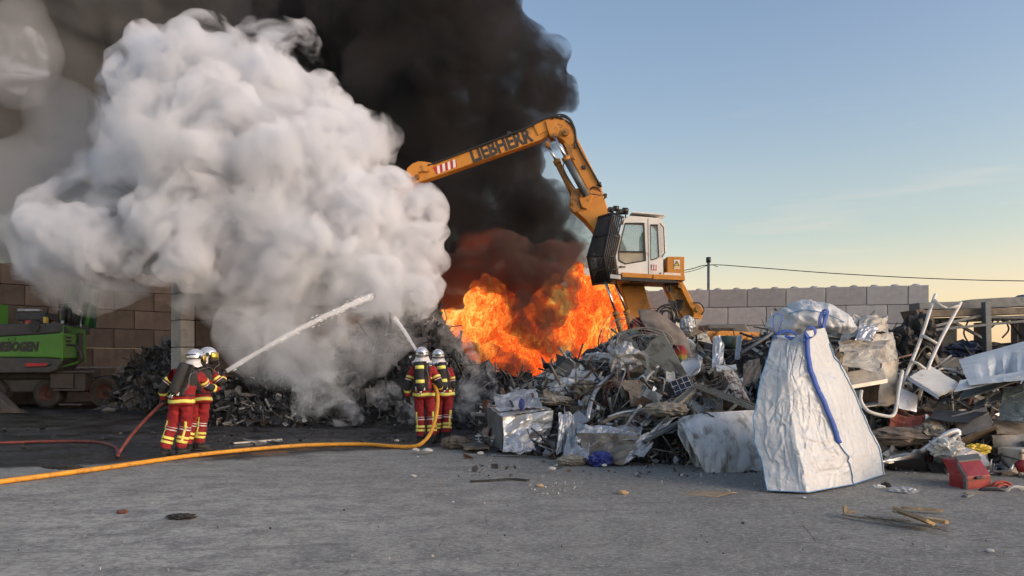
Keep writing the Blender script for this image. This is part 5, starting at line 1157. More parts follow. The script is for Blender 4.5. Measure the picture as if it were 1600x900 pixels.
lumpobj('blue_rag', 'crumpled dark blue plastic rag on the asphalt before the trough', 'rag', 'bluecloth', 938, 719, 11.85, .17, .15, .12, 41, .9)
lumpobj('white_scrap', 'small white scrap beside the blue rag', 'scrap', 'whitepaint', 944, 727, 11.5, .035, .03, .02, 42, .7, sub=2)
lumpobj('brown_rag', 'crumpled brown and white rag left of the blue rag', 'rag', 'beigecloth', 893, 720, 11.95, .22, .16, .09, 43, .45)
lumpobj('brown_rag', 'brown torn rag among debris at the feet of the right pair', 'rag', 'brownmetal', 712, 692, 14.3, .26, .2, .13, 44, .45)
qthing('brown_board', 'dark brown board lying between the right pair and the crushed container', 'board', 'brownmetal', [(725, 702, 13.5), (765, 700, 13.5), (752, 688, 14.6), (722, 690, 14.6)], amp=.03, seed=45, thick=.03)
for k, (a, c, r, lab, m_) in enumerate((((728, 690, 14.6), (770, 697, 13.7), .03, 'brown stick lying left of the crushed container', 'oldwood'), ((700, 697, 13.9), (745, 701, 13.5), .02, 'thin grey rod on the ground by the right pair', 'wire'), ((768, 711, 12.7), (822, 713, 12.6), .015, 'thin pale rod on the asphalt before the crushed container', 'steel'))):
    b = MB(); b.beam(P(*a), P(*c), r*2, r*1.5); o = b.build('rod', m_, local=True); tag(o, lab, 'rod')
# long bars and pipes
pipe('curved_pipe', 'long pale curved pipe leaning on the heap left of the cable tangle', 'pipe', 'steel', [(918, 656, 13.3), (924, 628, 13.7), (934, 606, 14.2), (948, 592, 14.6), (958, 585, 15)], .042)
pipe('curved_pipe', 'bent broad grey bar hanging below the crumpled foil', 'pipe', 'brownmetal', [(957, 592, 14.3), (968, 603, 14.2), (974, 615, 14.1), (976, 630, 13.9)], .06)
pipe('red_rod', 'thin dark red rod pointing up the left slope of the heap', 'rod', 'redpaint', [(908, 603, 14.8), (960, 562, 15.7)], .022, 0)
pipe('rusty_bar', 'upright rusty bar below the cable loops', 'bar', 'rust', [(998, 632, 13.6), (998, 596, 14)], .03, 0)
pipe('curved_pipe', 'forked grey branch of pipe below the cable loops', 'pipe', 'steel', [(1006, 610, 13.9), (1010, 592, 14.1), (1022, 578, 14.4), (1028, 572, 14.5)], .045)
pipe('curved_pipe', 'long thin pipe lying level at the foot of the slope below the cab', 'pipe', 'steel', [(950, 652, 12.9), (975, 644, 13), (1010, 641, 13), (1036, 641, 13)], .025)
pipe('curved_pipe', 'arched grey pipe low on the heap above the trough', 'pipe', 'brownmetal', [(938, 662, 12.8), (965, 650, 12.9), (990, 652, 12.9), (1008, 660, 12.8)], .035)
pipe('dark_bar', 'dark bar reaching to the crest behind the standing bag', 'bar', 'darksteel', [(1158, 552, 14), (1200, 525, 14.2), (1206, 520, 14.3)], .035, 0)
ibeam('ribbed_profile', 'pale ribbed window profile slanting up to the right below the solar panel scrap', 'profile', 'oldwood', (1046, 642, 12.9), (1094, 601, 13.5), .16, .10)
ibeam('ribbed_profile', 'long ribbed window profile slanting down to the right towards the white bag', 'profile', 'oldwood', (1088, 604, 13.4), (1186, 642, 12.3), .16, .12)
ibeam('ribbed_profile', 'grey profile lying low between the trough and the white tub', 'profile', 'darksteel', (1005, 690, 12.1), (1066, 660, 12.4), .14, .08)
ibeam('ribbed_profile', 'pale profile stub under the beige cloth', 'profile', 'steel', (1005, 665, 12.6), (1035, 640, 13), .1, .06, False)
# solar panel scrap
so_ = empty('solar_panel', PF(1066, 604, 13.7)); tag(so_, 'dark blue solar panel fragment with white grid lines on the slope', 'solar panel')
b = MB(); Rsp = Matrix.Rotation(R(-20), 3, 'Y') @ Matrix.Rotation(R(-25), 3, 'X'); b.box((0, 0, 0), (.36, .02, .34), Rsp); b.build('panel_glass', mat('solar_glass', (.015, .02, .035), (.02, .025, .045), .15, 0, 3, 0), so_)
for k in range(4):
    for ax in (0, 1):
        b = MB(); q = -.16+k*.107; b.box(Rsp @ Vector((q if ax else 0, -.013, 0 if ax else q)), ((.006 if ax else .36), .006, (.34 if ax else .006)), Rsp); b.build('grid_line', 'decal_white', so_)
# cloths on top
def drape(name, label, m_, rows, seed, amp=.05, n=16, m=22, parent=None, cat='tarpaulin'):
    """rows: list of polylines of (px, py, Y), top to bottom, same count."""
    r2 = random.Random(seed); A = np.array([[PF(*q)[:] for q in row] for row in rows]); pts = np.zeros((n, m, 3)); a, c = A.shape[:2]
    for i in range(n):
        for j in range(m):
            u = i/(n-1)*(a-1); v = j/(m-1)*(c-1); i0 = min(int(u), a-2); j0 = min(int(v), c-2); fu, fv = u-i0, v-j0
            p = A[i0, j0]*(1-fu)*(1-fv)+A[i0+1, j0]*fu*(1-fv)+A[i0+1, j0+1]*fu*fv+A[i0, j0+1]*(1-fu)*fv
            pts[i, j] = p
    for i in range(n):
        for j in range(m):
            q = Vector(pts[i, j])*3+Vector((seed, 0, 0)); pts[i, j] += np.array((0, -1, .3))*((1-abs(noise.noise(q))*2)*amp+(1-abs(noise.noise(q*2.6))*2)*amp*.4)
    b = MB(); b.grid(pts, 0, None, .008, True); o = b.build(name, m_, parent, local=parent is None)
    if label: tag(o, label, cat)
    return o
drape('tarpaulin', 'grey brown tarpaulin draped over the heap under the raised cab', 'cloth', [[(996, 487, 15.6), (1010, 484, 15.6), (1028, 489, 15.5), (1045, 500, 15.4), (1060, 512, 15.2), (1068, 520, 15.2)], [(1000, 500, 15.3), (1012, 505, 15.2), (1030, 510, 15.1), (1048, 520, 15), (1064, 528, 15), (1076, 540, 15)],
    [(1006, 510, 15.2), (1018, 522, 15.1), (1034, 532, 15), (1050, 538, 14.9), (1066, 540, 14.9), (1080, 560, 14.8)], [(1020, 520, 15.1), (1032, 532, 15), (1042, 539, 14.9), (1056, 541, 14.8), (1068, 552, 14.8), (1078, 572, 14.7)]], 3)
def rainbow(name='rainbow_cloth'):
    m = D.materials.new(name); m.use_nodes = True; n = m.node_tree.nodes; l = m.node_tree.links; b = n['Principled BSDF']; b.inputs['Roughness'].default_value = .9
    tc = n.new('ShaderNodeTexCoord'); sp = n.new('ShaderNodeSeparateXYZ'); l.new(tc.outputs['Generated'], sp.inputs[0]); nz = n.new('ShaderNodeTexNoise'); nz.inputs['Scale'].default_value = 3; l.new(tc.outputs['Generated'], nz.inputs[0])
    ad = n.new('ShaderNodeMath'); ad.operation = 'MULTIPLY_ADD'; ad.inputs[1].default_value = .35; l.new(nz.outputs[0], ad.inputs[0]); l.new(sp.outputs['Z'], ad.inputs[2])
    r = n.new('ShaderNodeValToRGB'); l.new(ad.outputs[0], r.inputs[0]); r.color_ramp.interpolation = 'EASE'
    for i, (p, c) in enumerate(((.2, (.03, .08, .25)), (.42, (.05, .17, .09)), (.6, (.30, .22, .04)), (.75, (.30, .06, .03)), (1.0, (.25, .02, .03)))):
        e = r.color_ramp.elements[i] if i < 2 else r.color_ramp.elements.new(p); e.position = p; e.color = (*c, 1)
    l.new(r.outputs[0], b.inputs['Base Color']); return m
M['rainbow'] = rainbow()
drape('striped_cloth', 'red, green and blue cloth hanging from under the grey tarpaulin', 'rainbow', [[(1052, 538, 14.85), (1066, 541, 14.8), (1073, 548, 14.8)], [(1056, 556, 14.8), (1066, 560, 14.75), (1073, 566, 14.7)], [(1054, 576, 14.7), (1064, 573, 14.65), (1070, 566, 14.65)]], 5, .03, 12, 10, cat='cloth')
drape('striped_cloth', 'small blue and green striped cloth left of the tarpaulin', 'rainbow', [[(990, 503, 15.4), (997, 500, 15.4), (1003, 504, 15.4)], [(988, 512, 15.3), (994, 513, 15.3), (999, 515, 15.3)], [(983, 525, 15.2), (990, 524, 15.2), (996, 520, 15.2)]], 6, .03, 10, 8, cat='cloth')
lumpobj('red_cloth', 'dark red bundled cloth under the left edge of the tarpaulin', 'cloth', 'redcloth', 1005, 509, 15.5, .24, .2, .16, 51, .7)
lumpobj('beige_cloth', 'dirty beige crumpled cloth above the twisted white strips', 'cloth', 'beigecloth', 1040, 640, 12.75, .36, .24, .12, 52, .45)
lumpobj('crumpled_foil', 'large crumpled silver foil bundle left of the cable loops', 'foil', 'foil', 978, 566, 14.9, .30, .25, .36, 53, .45)
lumpobj('crumpled_foil', 'crumpled pale foil lying where the slope meets the charred heap', 'foil', 'foil', 884, 608, 14.9, .30, .25, .20, 54, .45)
lumpobj('crumpled_foil', 'second crumpled foil right of the pale one on the left slope', 'foil', 'brownmetal', 912, 612, 14.7, .26, .25, .22, 55, .45)
lumpobj('crumpled_foil', 'bright crumpled foil ball under the right end of the tarpaulin', 'foil', 'foil', 1074, 508, 15.4, .14, .14, .18, 56, .45)
lumpobj('yellowish_board', 'flat yellowish soft board on the left slope', 'board', 'beigecloth', 866, 626, 14.3, .34, .3, .09, 57, .5)
lumpobj('silver_bundle', 'long silver and black bundle on the left crest against the flames', 'bundle', 'foil', 934, 562, 15.7, .32, .2, .13, 58, .9)
qthing('dark_sheet', 'dark sheet leaning below the silver bundle', 'sheet metal', 'darksteel', [(905, 592, 15.2), (940, 574, 15.5), (952, 560, 15.8), (915, 576, 15.5)], amp=.08, seed=59)
qthing('white_plate', 'small white rectangular plate lying in the dark hollow below the tarpaulin', 'plate', 'whitepaint', [(1029, 562, 14.6), (1048, 564, 14.6), (1048, 559, 14.7), (1030, 557, 14.7)], amp=.0, seed=60, thick=.02)
b = MB(); b.lathe([(0, .0), (.15, .01), (.2, .04), (.21, .0), (.2, -.02), (0, -.03)], (0, 0, 0), (-.35, -.75, .55), 26); o = b.build('round_pan', 'silverbox', loc=PF(1078, 575, 14.5)); tag(o, 'round silver blue lid on the slope right of the striped cloth', 'lid')
b = MB(); b.cyl((-.17, 0, 0), (.15, .05, 0), .13, 18); b.cyl((.15, .05, 0), (.22, .06, 0), .05, 10); o = b.build('motor', 'green_motor', loc=PF(1141, 535, 14.9)); tag(o, 'dull green electric motor near the crest before the orange engine housing', 'motor')
qthing('curved_sheet', 'curved white scuffed panel standing left of the green motor', 'panel', 'silverbox', [(1112, 576, 14.4), (1128, 578, 14.4), (1132, 530, 14.9), (1114, 527, 15)], amp=.06, seed=62, curl=.25)
ibeam('angle_iron', 'upright galvanised angle iron right of the green motor', 'angle iron', 'steel', (1152, 562, 14.5), (1156, 524, 14.8), .09, .07, False)
qthing('corroded_strip', 'corroded white and rusty rail slanting down towards the standing bag', 'rail', mat('flaking_white_rust', (.62, .58, .50), (.40, .34, .28), .7, 0, 6, .5, 18, c3=(.13, .06, .035), t3=(.48, .6)), [(1150, 622, 13), (1172, 628, 12.8), (1148, 582, 13.6), (1128, 578, 13.6)], amp=.06, seed=63, thick=.05)
qthing('white_strip', 'short white strip above the corroded rail', 'strip', 'whitepaint', [(1120, 582, 13.8), (1152, 578, 13.7), (1150, 570, 13.9), (1119, 573, 14)], amp=.04, seed=64, thick=.02)
for k, (cs, m_, lab) in enumerate((([(1008, 690, 12.3), (1022, 672, 12.5), (1048, 652, 12.7), (1042, 650, 12.8)], 'whitepaint', 'twisted white strip below the beige cloth'), ([(1018, 676, 12.4), (1030, 676, 12.4), (1056, 656, 12.6), (1046, 652, 12.7)], 'foil', 'second twisted pale strip beside the white one'),
    ([(1040, 680, 12.2), (1085, 665, 12.2), (1090, 650, 12.6), (1044, 664, 12.6)], 'darksteel', 'blue grey bent panel left of the white tub'), ([(1000, 625, 13.6), (1022, 625, 13.6), (1020, 600, 13.9), (1002, 603, 13.9)], 'greyplastic', 'dark plastic tile left of the solar panel scrap'),
    ([(1100, 640, 12.9), (1130, 640, 12.9), (1128, 618, 13.3), (1098, 616, 13.3)], 'greyplastic', 'dark grille panel under the long ribbed profile'), ([(850, 635, 14.3), (878, 628, 14.5), (870, 605, 15), (848, 612, 14.9)], 'cardboard', 'brown torn cardboard at the left end of the slope'),
    ([(1160, 604, 13.3), (1190, 590, 13.4), (1186, 560, 13.8), (1162, 568, 13.8)], 'cloth', 'grey brown crumpled sheet behind the left edge of the standing bag'), ([(1040, 598, 13.9), (1056, 600, 13.9), (1054, 580, 14.2), (1040, 582, 14.2)], 'creampaint', 'off-white torn plate left of the solar panel scrap'))):
    qthing('torn_strip' if k < 2 else 'scrap_board', lab, 'panel', m_, cs, amp=.09, folds=5, seed=70+k)
# cable tangles
def coil(name, label, m_, px, py, Y, Rx, Rz, r, turns, seed, jit=.25, yaw=0, cat='cable'):
    rs_ = random.Random(seed); c = PF(px, py, Y); pts = []
    ph = [rs_.uniform(0, 6) for _ in range(6)]
    for i in range(turns*14+1):
        a = 2*math.pi*i/14; k = 1+jit*math.sin(a*.37+ph[0])+jit*.4*math.sin(a*.71+ph[1])
        pts.append(Vector((math.cos(a)*Rx*k+jit*.3*Rx*math.sin(a*.21+ph[2]), math.sin(a*.43+ph[3])*Rx*.35, math.sin(a)*Rz*k+jit*.3*Rz*math.sin(a*.17+ph[4]))))
    b = MB(); b.tube([q+c for q in smoothpath(pts, 2)], r, 5, caps=True); o = b.build(name, m_, local=True); tag(o, label, cat); return o
coil('cable_tangle', 'tangle of thin grey cable loops below the lift cylinders', 'wire', 1005, 535, 14.9, .45, .22, .008, 8, 1)
coil('cable_tangle', 'thin wire loops spread over the left part of the tangle', 'wire', 975, 525, 15.3, .35, .35, .006, 6, 2)
coil('cable_tangle', 'bundle of black cable on the crest under the cab lift arm', 'cable', 1041, 494, 15.6, .16, .16, .012, 9, 3, .35)
coil('cable_tangle', 'rusty wire loops low on the slope by the curved pipe', 'rust', 965, 620, 13.8, .22, .25, .007, 4, 4)
coil('cable_tangle', 'loose grey wire above the solar panel scrap', 'wire', 1110, 590, 13.8, .35, .2, .006, 4, 5)
coil('cable_tangle', 'thin loose wire arching near the foot of the heap', 'wire', 1012, 655, 12.7, .3, .15, .005, 3, 6)
pipe('loose_wire', 'thin wire trailing over the grey trough to the asphalt', 'wire', 'wire', [(952, 672, 12.4), (935, 690, 12.1), (905, 706, 11.9), (870, 720, 11.9), (840, 716, 12.2)], .008)
# small wheel and hub
b = MB(); b.lathe([(0, -.03), (.03, -.035), (.04, -.01), (.07, -.01), (.095, -.03), (.10, 0), (.10, .05), (.08, .07), (0, .06)], (0, 0, 0), (.15, 1, 0), 22); o = b.build('caster_wheel', 'rubber', loc=G(1067, 722)+Vector((0, 0, .10))); tag(o, 'small black caster wheel on the asphalt left of the white tub', 'wheel')
b = MB(); b.lathe([(0, -.04), (.035, -.04), (.04, -.02), (.0, -.02)], (0, 0, 0), (.15, 1, 0), 14); b.build('hub', 'darksteel', o)
b = MB(); b.cyl(P(1078, 714, 11.6), P(1092, 716, 11.6), .07, 12); o = b.build('pipe_stub', 'beigecloth', local=True); tag(o, 'short beige pipe stub between the caster wheel and the white tub', 'pipe')
# ------------------------------------------------------------------ white tub left of the bag
M['tub'] = mat('dirty_white_tub', (.56, .58, .60), (.44, .46, .47), .45, 0, 2.0, .25, 9, c3=(.17, .145, .11), t3=(.50, .66), stretch=(1.6, 1, .6))
top_ = [(1064, 659), (1080, 650), (1100, 646), (1130, 645), (1160, 643), (1190, 642), (1225, 645)]
bot_ = [(1064, 660), (1086, 708), (1101, 737), (1120, 747), (1151, 752), (1180, 742), (1225, 738)]
def pl(L, t): 
    x = t*(len(L)-1); i = min(int(x), len(L)-2); f_ = x-i; return tuple(L[i][k]*(1-f_)+L[i+1][k]*f_ for k in range(len(L[0])))
n, m = 26, 60; pts = np.zeros((n, m, 3))
for i in range(n):
    for j in range(m):
        u = j/(m-1); v = i/(n-1); a = pl(bot_, u); c = pl(top_, u); x = a[0]*(1-v)+c[0]*v; y = a[1]*(1-v)+c[1]*v
        Yy = 10.95+.75*v*v-.32*math.sin(math.pi*min(1, u*1.2))*(.4+.6*v)+(.45 if u < .08 else 0)*(1-u/.08)-.10*(1-v)
        p = P(x, y, Yy); q = Vector((u*7, v*2.2, 1)); fl = abs(math.sin(u*19+1.2*noise.noise(q)))**.5
        p.y += -.03*fl+.05*noise.noise(q*1.4)+.03*(1-abs(noise.noise(Vector((u*12, v*8, 4))))*2)*(1-v); pts[i, j] = p[:]
tb = empty('white_tub', G(1145, 752)); tag(tb, 'dirty white creased half tub lying open side back left of the standing bag', 'tub')
b = MB(); b.grid(pts, 0, None, .02, True); o = b.build('shell', 'tub', tb); o.location = -tb.location
pb = pts.copy(); pb[:, :, 1] += .55; pb[:, :, 2] *= .93; b = MB(); b.grid(pb[:, 4:-2], 0, None, .02, True); o = b.build('back_shell', 'tub', tb); o.location = -tb.location
b = MB(); b.tube([Vector(pts[-1, j])+Vector((0, 0, .0)) for j in range(0, m, 3)], .018, 8); o = b.build('rolled_rim', 'tub', tb); o.location = -tb.location
b = MB(); b.lathe([(0, -.05), (.04, -.05), (.07, -.02), (.09, .02), (.09, .08), (0, .08)], P(1178, 745, 10.75), (0, 1, 0), 18); o = b.build('dark_wheel', 'rubber', tb); o.location = -tb.location
# ------------------------------------------------------------------ standing bulk bag
def bag_mat():
    m = mat('white_woven_plastic', (.52, .56, .60), (.45, .49, .53), .46, 0, 2.2, 0, 9, c3=(.34, .33, .31), t3=(.62, .82), spec=.6)
    n = m.node_tree.nodes; l = m.node_tree.links; b = n['Principled BSDF']; tc = n.new('ShaderNodeTexCoord')
    def nz(s, dist=0, st=(1, 1, 1), ty='FBM'):
        mp = n.new('ShaderNodeMapping'); mp.inputs['Scale'].default_value = st; l.new(tc.outputs['Object'], mp.inputs[0]); t = n.new('ShaderNodeTexNoise'); t.noise_type = ty; t.inputs['Scale'].default_value = s; t.inputs['Detail'].default_value = 2; t.inputs['Distortion'].default_value = dist; l.new(mp.outputs[0], t.inputs[0]); return t.outputs[0]
    vo = n.new('ShaderNodeTexVoronoi'); vo.feature = 'F1'; vo.inputs['Scale'].default_value = 6.5; l.new(tc.outputs['Object'], vo.inputs[0])
    def rg(x, k=5.0):
        u = n.new('ShaderNodeMath'); u.operation = 'SUBTRACT'; l.new(x, u.inputs[0]); u.inputs[1].default_value = .5
        v = n.new('ShaderNodeMath'); v.operation = 'ABSOLUTE'; l.new(u.outputs[0], v.inputs[0])
        w_ = n.new('ShaderNodeMath'); w_.operation = 'MULTIPLY'; l.new(v.outputs[0], w_.inputs[0]); w_.inputs[1].default_value = -k
        x_ = n.new('ShaderNodeMath'); x_.operation = 'MAXIMUM'; l.new(w_.outputs[0], x_.inputs[0]); x_.inputs[1].default_value = -1; return x_.outputs[0]
    b1 = n.new('ShaderNodeBump'); b1.inputs['Strength'].default_value = .55; b1.inputs['Distance'].default_value = .022; l.new(rg(nz(2.6, 1.0, (1.5, 1.5, .8))), b1.inputs['Height'])
    b2 = n.new('ShaderNodeBump'); b2.inputs['Strength'].default_value = .35; b2.inputs['Distance'].default_value = .014; l.new(rg(nz(6, .9)), b2.inputs['Height']); l.new(b1.outputs[0], b2.inputs['Normal'])
    b3 = n.new('ShaderNodeBump'); b3.inputs['Strength'].default_value = .22; b3.inputs['Distance'].default_value = .02; l.new(vo.outputs['Distance'], b3.inputs['Height']); l.new(b2.outputs[0], b3.inputs['Normal'])
    l.new(b3.outputs[0], b.inputs['Normal']); b.inputs['Sheen Weight'].default_value = .15
    return m
M['bag'] = bag_mat()
M['strap'] = mat('blue_strap', (.04, .11, .46), (.035, .09, .36), .65, 0, 8, .15, 50)
M['piping'] = mat('light_blue_piping', (.12, .30, .55), (.10, .25, .45), .6, 0, 8, .1)
eL = [(1200, 768, 9.12), (1190, 722, 9.3), (1179, 691, 9.4), (1179, 651, 9.5), (1190, 591, 9.65), (1210, 524, 9.85)]
eM = [(1262, 771, 8.98), (1255, 725, 9.12), (1245, 690, 9.22), (1236, 640, 9.38), (1232, 585, 9.5), (1236, 532, 9.75)]
eR = [(1333, 757, 9.60), (1325, 714, 9.55), (1307, 687, 9.5), (1286, 632, 9.52), (1265, 580, 9.55), (1257, 518, 9.7)]
eE = [(1382, 740, 10.45), (1374, 701, 10.4), (1348, 644, 10.3), (1325, 591, 10.15), (1303, 557, 10.05), (1288, 512, 10.0)]
eB = [(1300, 731, 11.1), (1296, 700, 11.0), (1280, 640, 10.8), (1262, 590, 10.6), (1250, 550, 10.4), (1246, 524, 10.2)]
rows = 150; ring = []
V = []; n_a = 0
_rf = random.Random(12); _folds = []
for _ in range(120):           # individual folds: a ridge line on the cloth, its length, width and height
    v_ = _rf.random() < .5
    an = _rf.gauss(math.pi/2, .35) if v_ else _rf.gauss(.15, .45)
    _folds.append((_rf.uniform(0, 2.6), _rf.uniform(.05, 1.95), math.cos(an), math.sin(an), _rf.uniform(.10, .42), _rf.uniform(.012, .035), _rf.choice((-1, 1, 1))*_rf.uniform(.006, .019)))
def folds(a, z):
    h = 0
    for x0, z0, c_, s_, L, w_, k in _folds:
        u = (a-x0)*c_+(z-z0)*s_; v = -(a-x0)*s_+(z-z0)*c_+.04*math.sin(u*7)
        if abs(u) < L and abs(v) < w_*2: h += k*max(0, 1-abs(v)/w_)*(1-(u/L)**2)*1.0
    return h
def wrk(p, s):
    q = Vector(p)
    a = 1-abs(noise.noise(Vector((q.x*2.2+5, q.y*2.2, q.z*1.1))))*3.2; v1 = 1-abs(noise.noise(Vector((q.x*8+q.z*1.5, q.y*6, q.z*1.0+4))))*3
    d1 = 1-abs(noise.noise(Vector((q.x*3.5+q.z*3.5, q.y*2, q.z*3.5-q.x*3.5))))*4; h = 1-abs(noise.noise(Vector((q.x*1.5, q.y*1.5, q.z*8+q.x*3))))*3
    low = max(0, 1-q.z/1.1)
    return (a*.016+v1*.009+d1*.004+h*.012*low)*s
segs = [(eL, eM, 44), (eM, eR, 44), (eR, eE, 44), (eE, eB, 18), (eB, eL, 18)]
base0 = G(1280, 765)
for i in range(rows+1):
    t = i/rows; row = []
    for a, c, k in segs:
        A, B_p = Vector(P(*pl(a, t))), Vector(P(*pl(c, t)))
        for j in range(k):
            u = j/k; p = A.lerp(B_p, u)
            row.append(p)
    n_a = len(row)
    cen = sum(row, Vector())/n_a
    for k, p in enumerate(row):
        d = Vector((p.x-cen.x, p.y-cen.y, 0)); d = d.normalized() if d.length > 1e-6 else d
        # pinned along the seams, slack between them
        bulge = .012*math.sin(math.pi*min(1, (k % 88)/88))*math.sin(math.pi*min(1, t+.05))
        q = p+d*(wrk(p, min(1, .25+t*6)*(1 if i < rows-3 else .5))+bulge+folds(k*2.2/132, p.z)*min(1, t*8))
        if i == 0: q.z = .006
        V.append((q-base0)[:])
bag = empty('bulk_bag', base0); tag(bag, 'tall standing white bulk bag with blue straps and loops in front of the heap', 'bag')
b = MB(); b.add(V, [[i*n_a+k, i*n_a+(k+1) % n_a, (i+1)*n_a+(k+1) % n_a, (i+1)*n_a+k] for i in range(rows) for k in range(n_a)], smooth=True)
b.add([V[rows*n_a+k] for k in range(n_a)]+[(np.mean([V[rows*n_a+k] for k in range(n_a)], 0)-np.array((0, 0, .12))).tolist()], [[k, (k+1) % n_a, n_a] for k in range(n_a)], smooth=True)
b.build('bag_fabric', 'bag', bag)
VA = np.array(V).reshape(rows+1, n_a, 3)
def ondge(k, t0, t1, off=.012, step=2): return [Vector(VA[i, k])+Vector((-.2, -1, .1)).normalized()*off for i in range(int(t0*rows), int(t1*rows)+1, step)]
b = MB(); b.tube(ondge(0, 0, 1), .008, 6); b.build('edge_piping', 'piping', bag)
b = MB(); b.tube(ondge(88, 0, .42), .007, 6); b.build('edge_piping', 'piping', bag)
b = MB(); b.tube(ondge(130, 0, .9), .007, 6); b.build('edge_piping', 'piping', bag)
b = MB(); b.tube([Vector(VA[0, k])+Vector((0, -.01, .008)) for k in range(0, 131, 3)], .006, 6); b.build('edge_piping', 'piping', bag)
def ribbon(name, pts, w, m_, parent, org, side=(1, 0, .0), thick=.006):
    pts = [Vector(p) for p in pts]; g = np.zeros((len(pts), 3, 3)); sd = Vector(side).normalized()
    for i, p in enumerate(pts):
        for j in range(3): g[i, j] = (p+sd*w*(j-1)/2-org)[:]
    b = MB(); b.grid(g, 0, None, thick, True); return b.build(name, m_, parent)
ribbon('blue_strap', [q-Vector((0, .02, 0)) for q in ondge(88, .36, .99, .012, 3)], .068, 'strap', bag, Vector((0, 0, 0)), (1, .1, .25))
def loop(px_pts, Y, w=.055, side=(.2, 1, 0)): return ribbon('lifting_loop', smoothpath([P(x, y, Y) for x, y in px_pts], 5), w, 'strap', bag, base0, side)
loop([(1214, 530), (1210, 515), (1208, 500), (1211, 491), (1218, 491), (1223, 497), (1220, 508), (1215, 522)], 9.8, .05, (.6, 1, .2))
loop([(1213, 522), (1224, 518), (1235, 518), (1243, 522), (1244, 528), (1236, 529), (1226, 524)], 9.75, .045, (.1, .4, 1))
loop([(1257, 535), (1258, 518), (1262, 512), (1270, 512), (1274, 518), (1272, 525), (1264, 528), (1258, 520)], 9.62, .06, (.8, .6, .5))
loop([(1282, 512), (1281, 500), (1284, 489), (1290, 483), (1293, 488), (1289, 500), (1286, 514)], 10.0, .06, (.9, .5, .1))
# bag lying behind on the heap
def lyingbag():
    t = empty('bulk_bag', P(1270, 518, 11.6)); tag(t, 'crumpled white bulk bag lying on top of the heap behind the standing bag', 'bag'); o0 = t.location
    v, f = ico(5); k = []
    L = []
    for q in v:
        x, y, z = q; X = x*.62; Z = z*.20*(1-.25*x)+.06*math.cos(x*2.5)-.10*max(0, x); Y_ = y*.38
        p = Vector((X, Y_, Z)); w_ = wrk(p+Vector((9, 3, .1)), 3.0); L.append((p+Vector(q)*w_)[:])
    b = MB(); b.add((np.array(L)+np.array(P(1268, 501, 11.6)-o0)), f.tolist(), smooth=True); b.build('bag_fabric', 'bag', t)
    ribbon('blue_strap', smoothpath([P(1287, 516, 11.15), P(1288, 502, 11.1), P(1289, 490, 11.2), P(1284, 483, 11.45), P(1276, 481, 11.7)], 5), .06, 'strap', t, o0, (1, 0, .3))
    b = MB(); b.tube(smoothpath([P(1232, 490, 11.3), P(1262, 484, 11.2), P(1300, 494, 11.15), P(1322, 505, 11.3)], 5), .008, 6); o = b.build('edge_piping', 'piping', t); o.location = -o0
lyingbag()
# ------------------------------------------------------------------ crushed cream cabinet
cab = empty('crushed_cabinet', P(1350, 640, 12.4)); tag(cab, 'crushed cream white metal cabinet with dark open cavity right of the standing bag', 'cabinet'); k0 = cab.location
def kq(n_, m_, cs, **k): o = quad(n_, m_, cs, parent=cab, **k); o.location = -k0; return o
kq('side_panel', 'creampaint', [(1372, 636, 12.2), (1400, 628, 12.6), (1404, 560, 12.9), (1378, 566, 12.3)], amp=.03, folds=3, seed=1, curl=.12)
kq('side_panel', 'creampaint', [(1374, 570, 12.35), (1402, 562, 12.8), (1394, 520, 13.1), (1364, 522, 12.7)], amp=.06, folds=4, seed=2)
kq('shelf_front', 'creampaint', [(1322, 604, 12.0), (1384, 594, 12.1), (1380, 572, 12.35), (1324, 582, 12.2)], amp=.02, folds=3, seed=3)
kq('shelf_edge', 'silverbox', [(1322, 609, 11.9), (1386, 598, 12.0), (1386, 592, 12.0), (1322, 603, 11.9)], amp=.0, folds=1, seed=4, thick=.02)
kq('folded_door', 'creampaint', [(1316, 572, 11.9), (1374, 586, 11.8), (1375, 546, 12.1), (1318, 552, 12.1)], amp=.07, folds=4, seed=5, n=12, m=12)
kq('folded_door', 'creampaint', [(1312, 552, 12.1), (1376, 548, 12.2), (1392, 532, 12.7), (1310, 534, 12.6)], amp=.06, folds=5, seed=6, n=12, m=12)
kq('bent_top', 'creampaint', [(1310, 536, 12.5), (1356, 520, 12.4), (1382, 500, 13), (1322, 512, 13)], amp=.08, folds=5, seed=7, n=12, m=12)
kq('bent_top', 'silverbox', [(1336, 532, 12.3), (1360, 534, 12.2), (1372, 512, 12.5), (1346, 506, 12.6)], amp=.08, folds=4, seed=8)
kq('bent_top', 'creampaint', [(1340, 520, 12.6), (1390, 516, 12.8), (1384, 498, 13.1), (1344, 497, 13.1)], amp=.10, folds=5, seed=9)
kq('back_wall', 'brownmetal', [(1320, 640, 12.9), (1388, 636, 12.9), (1388, 596, 12.9), (1320, 600, 12.9)], amp=.02, seed=10)
kq('cavity_floor', 'creampaint', [(1318, 640, 12.0), (1384, 632, 12.1), (1388, 626, 12.9), (1324, 634, 12.8)], amp=.02, seed=11, thick=.02)
kq('left_panel', 'creampaint', [(1306, 600, 12.1), (1322, 604, 12.2), (1322, 560, 12.5), (1304, 545, 12.4)], amp=.05, seed=12)
qthing('white_angle', 'folded white tin above the crushed cabinet', 'sheet metal', 'creampaint', [(1326, 512, 13), (1352, 508, 12.9), (1358, 495, 13.2), (1334, 492, 13.3)], amp=.10, folds=5, seed=14)
pipe('bent_white_pipe', 'bent white tube hooking under the crushed cabinet', 'pipe', 'whitepaint', [(1346, 610, 11.6), (1345, 626, 11.55), (1356, 642, 11.5), (1378, 649, 11.5), (1394, 650, 11.5), (1400, 638, 11.6), (1404, 610, 11.9), (1410, 580, 12.2)], .028)
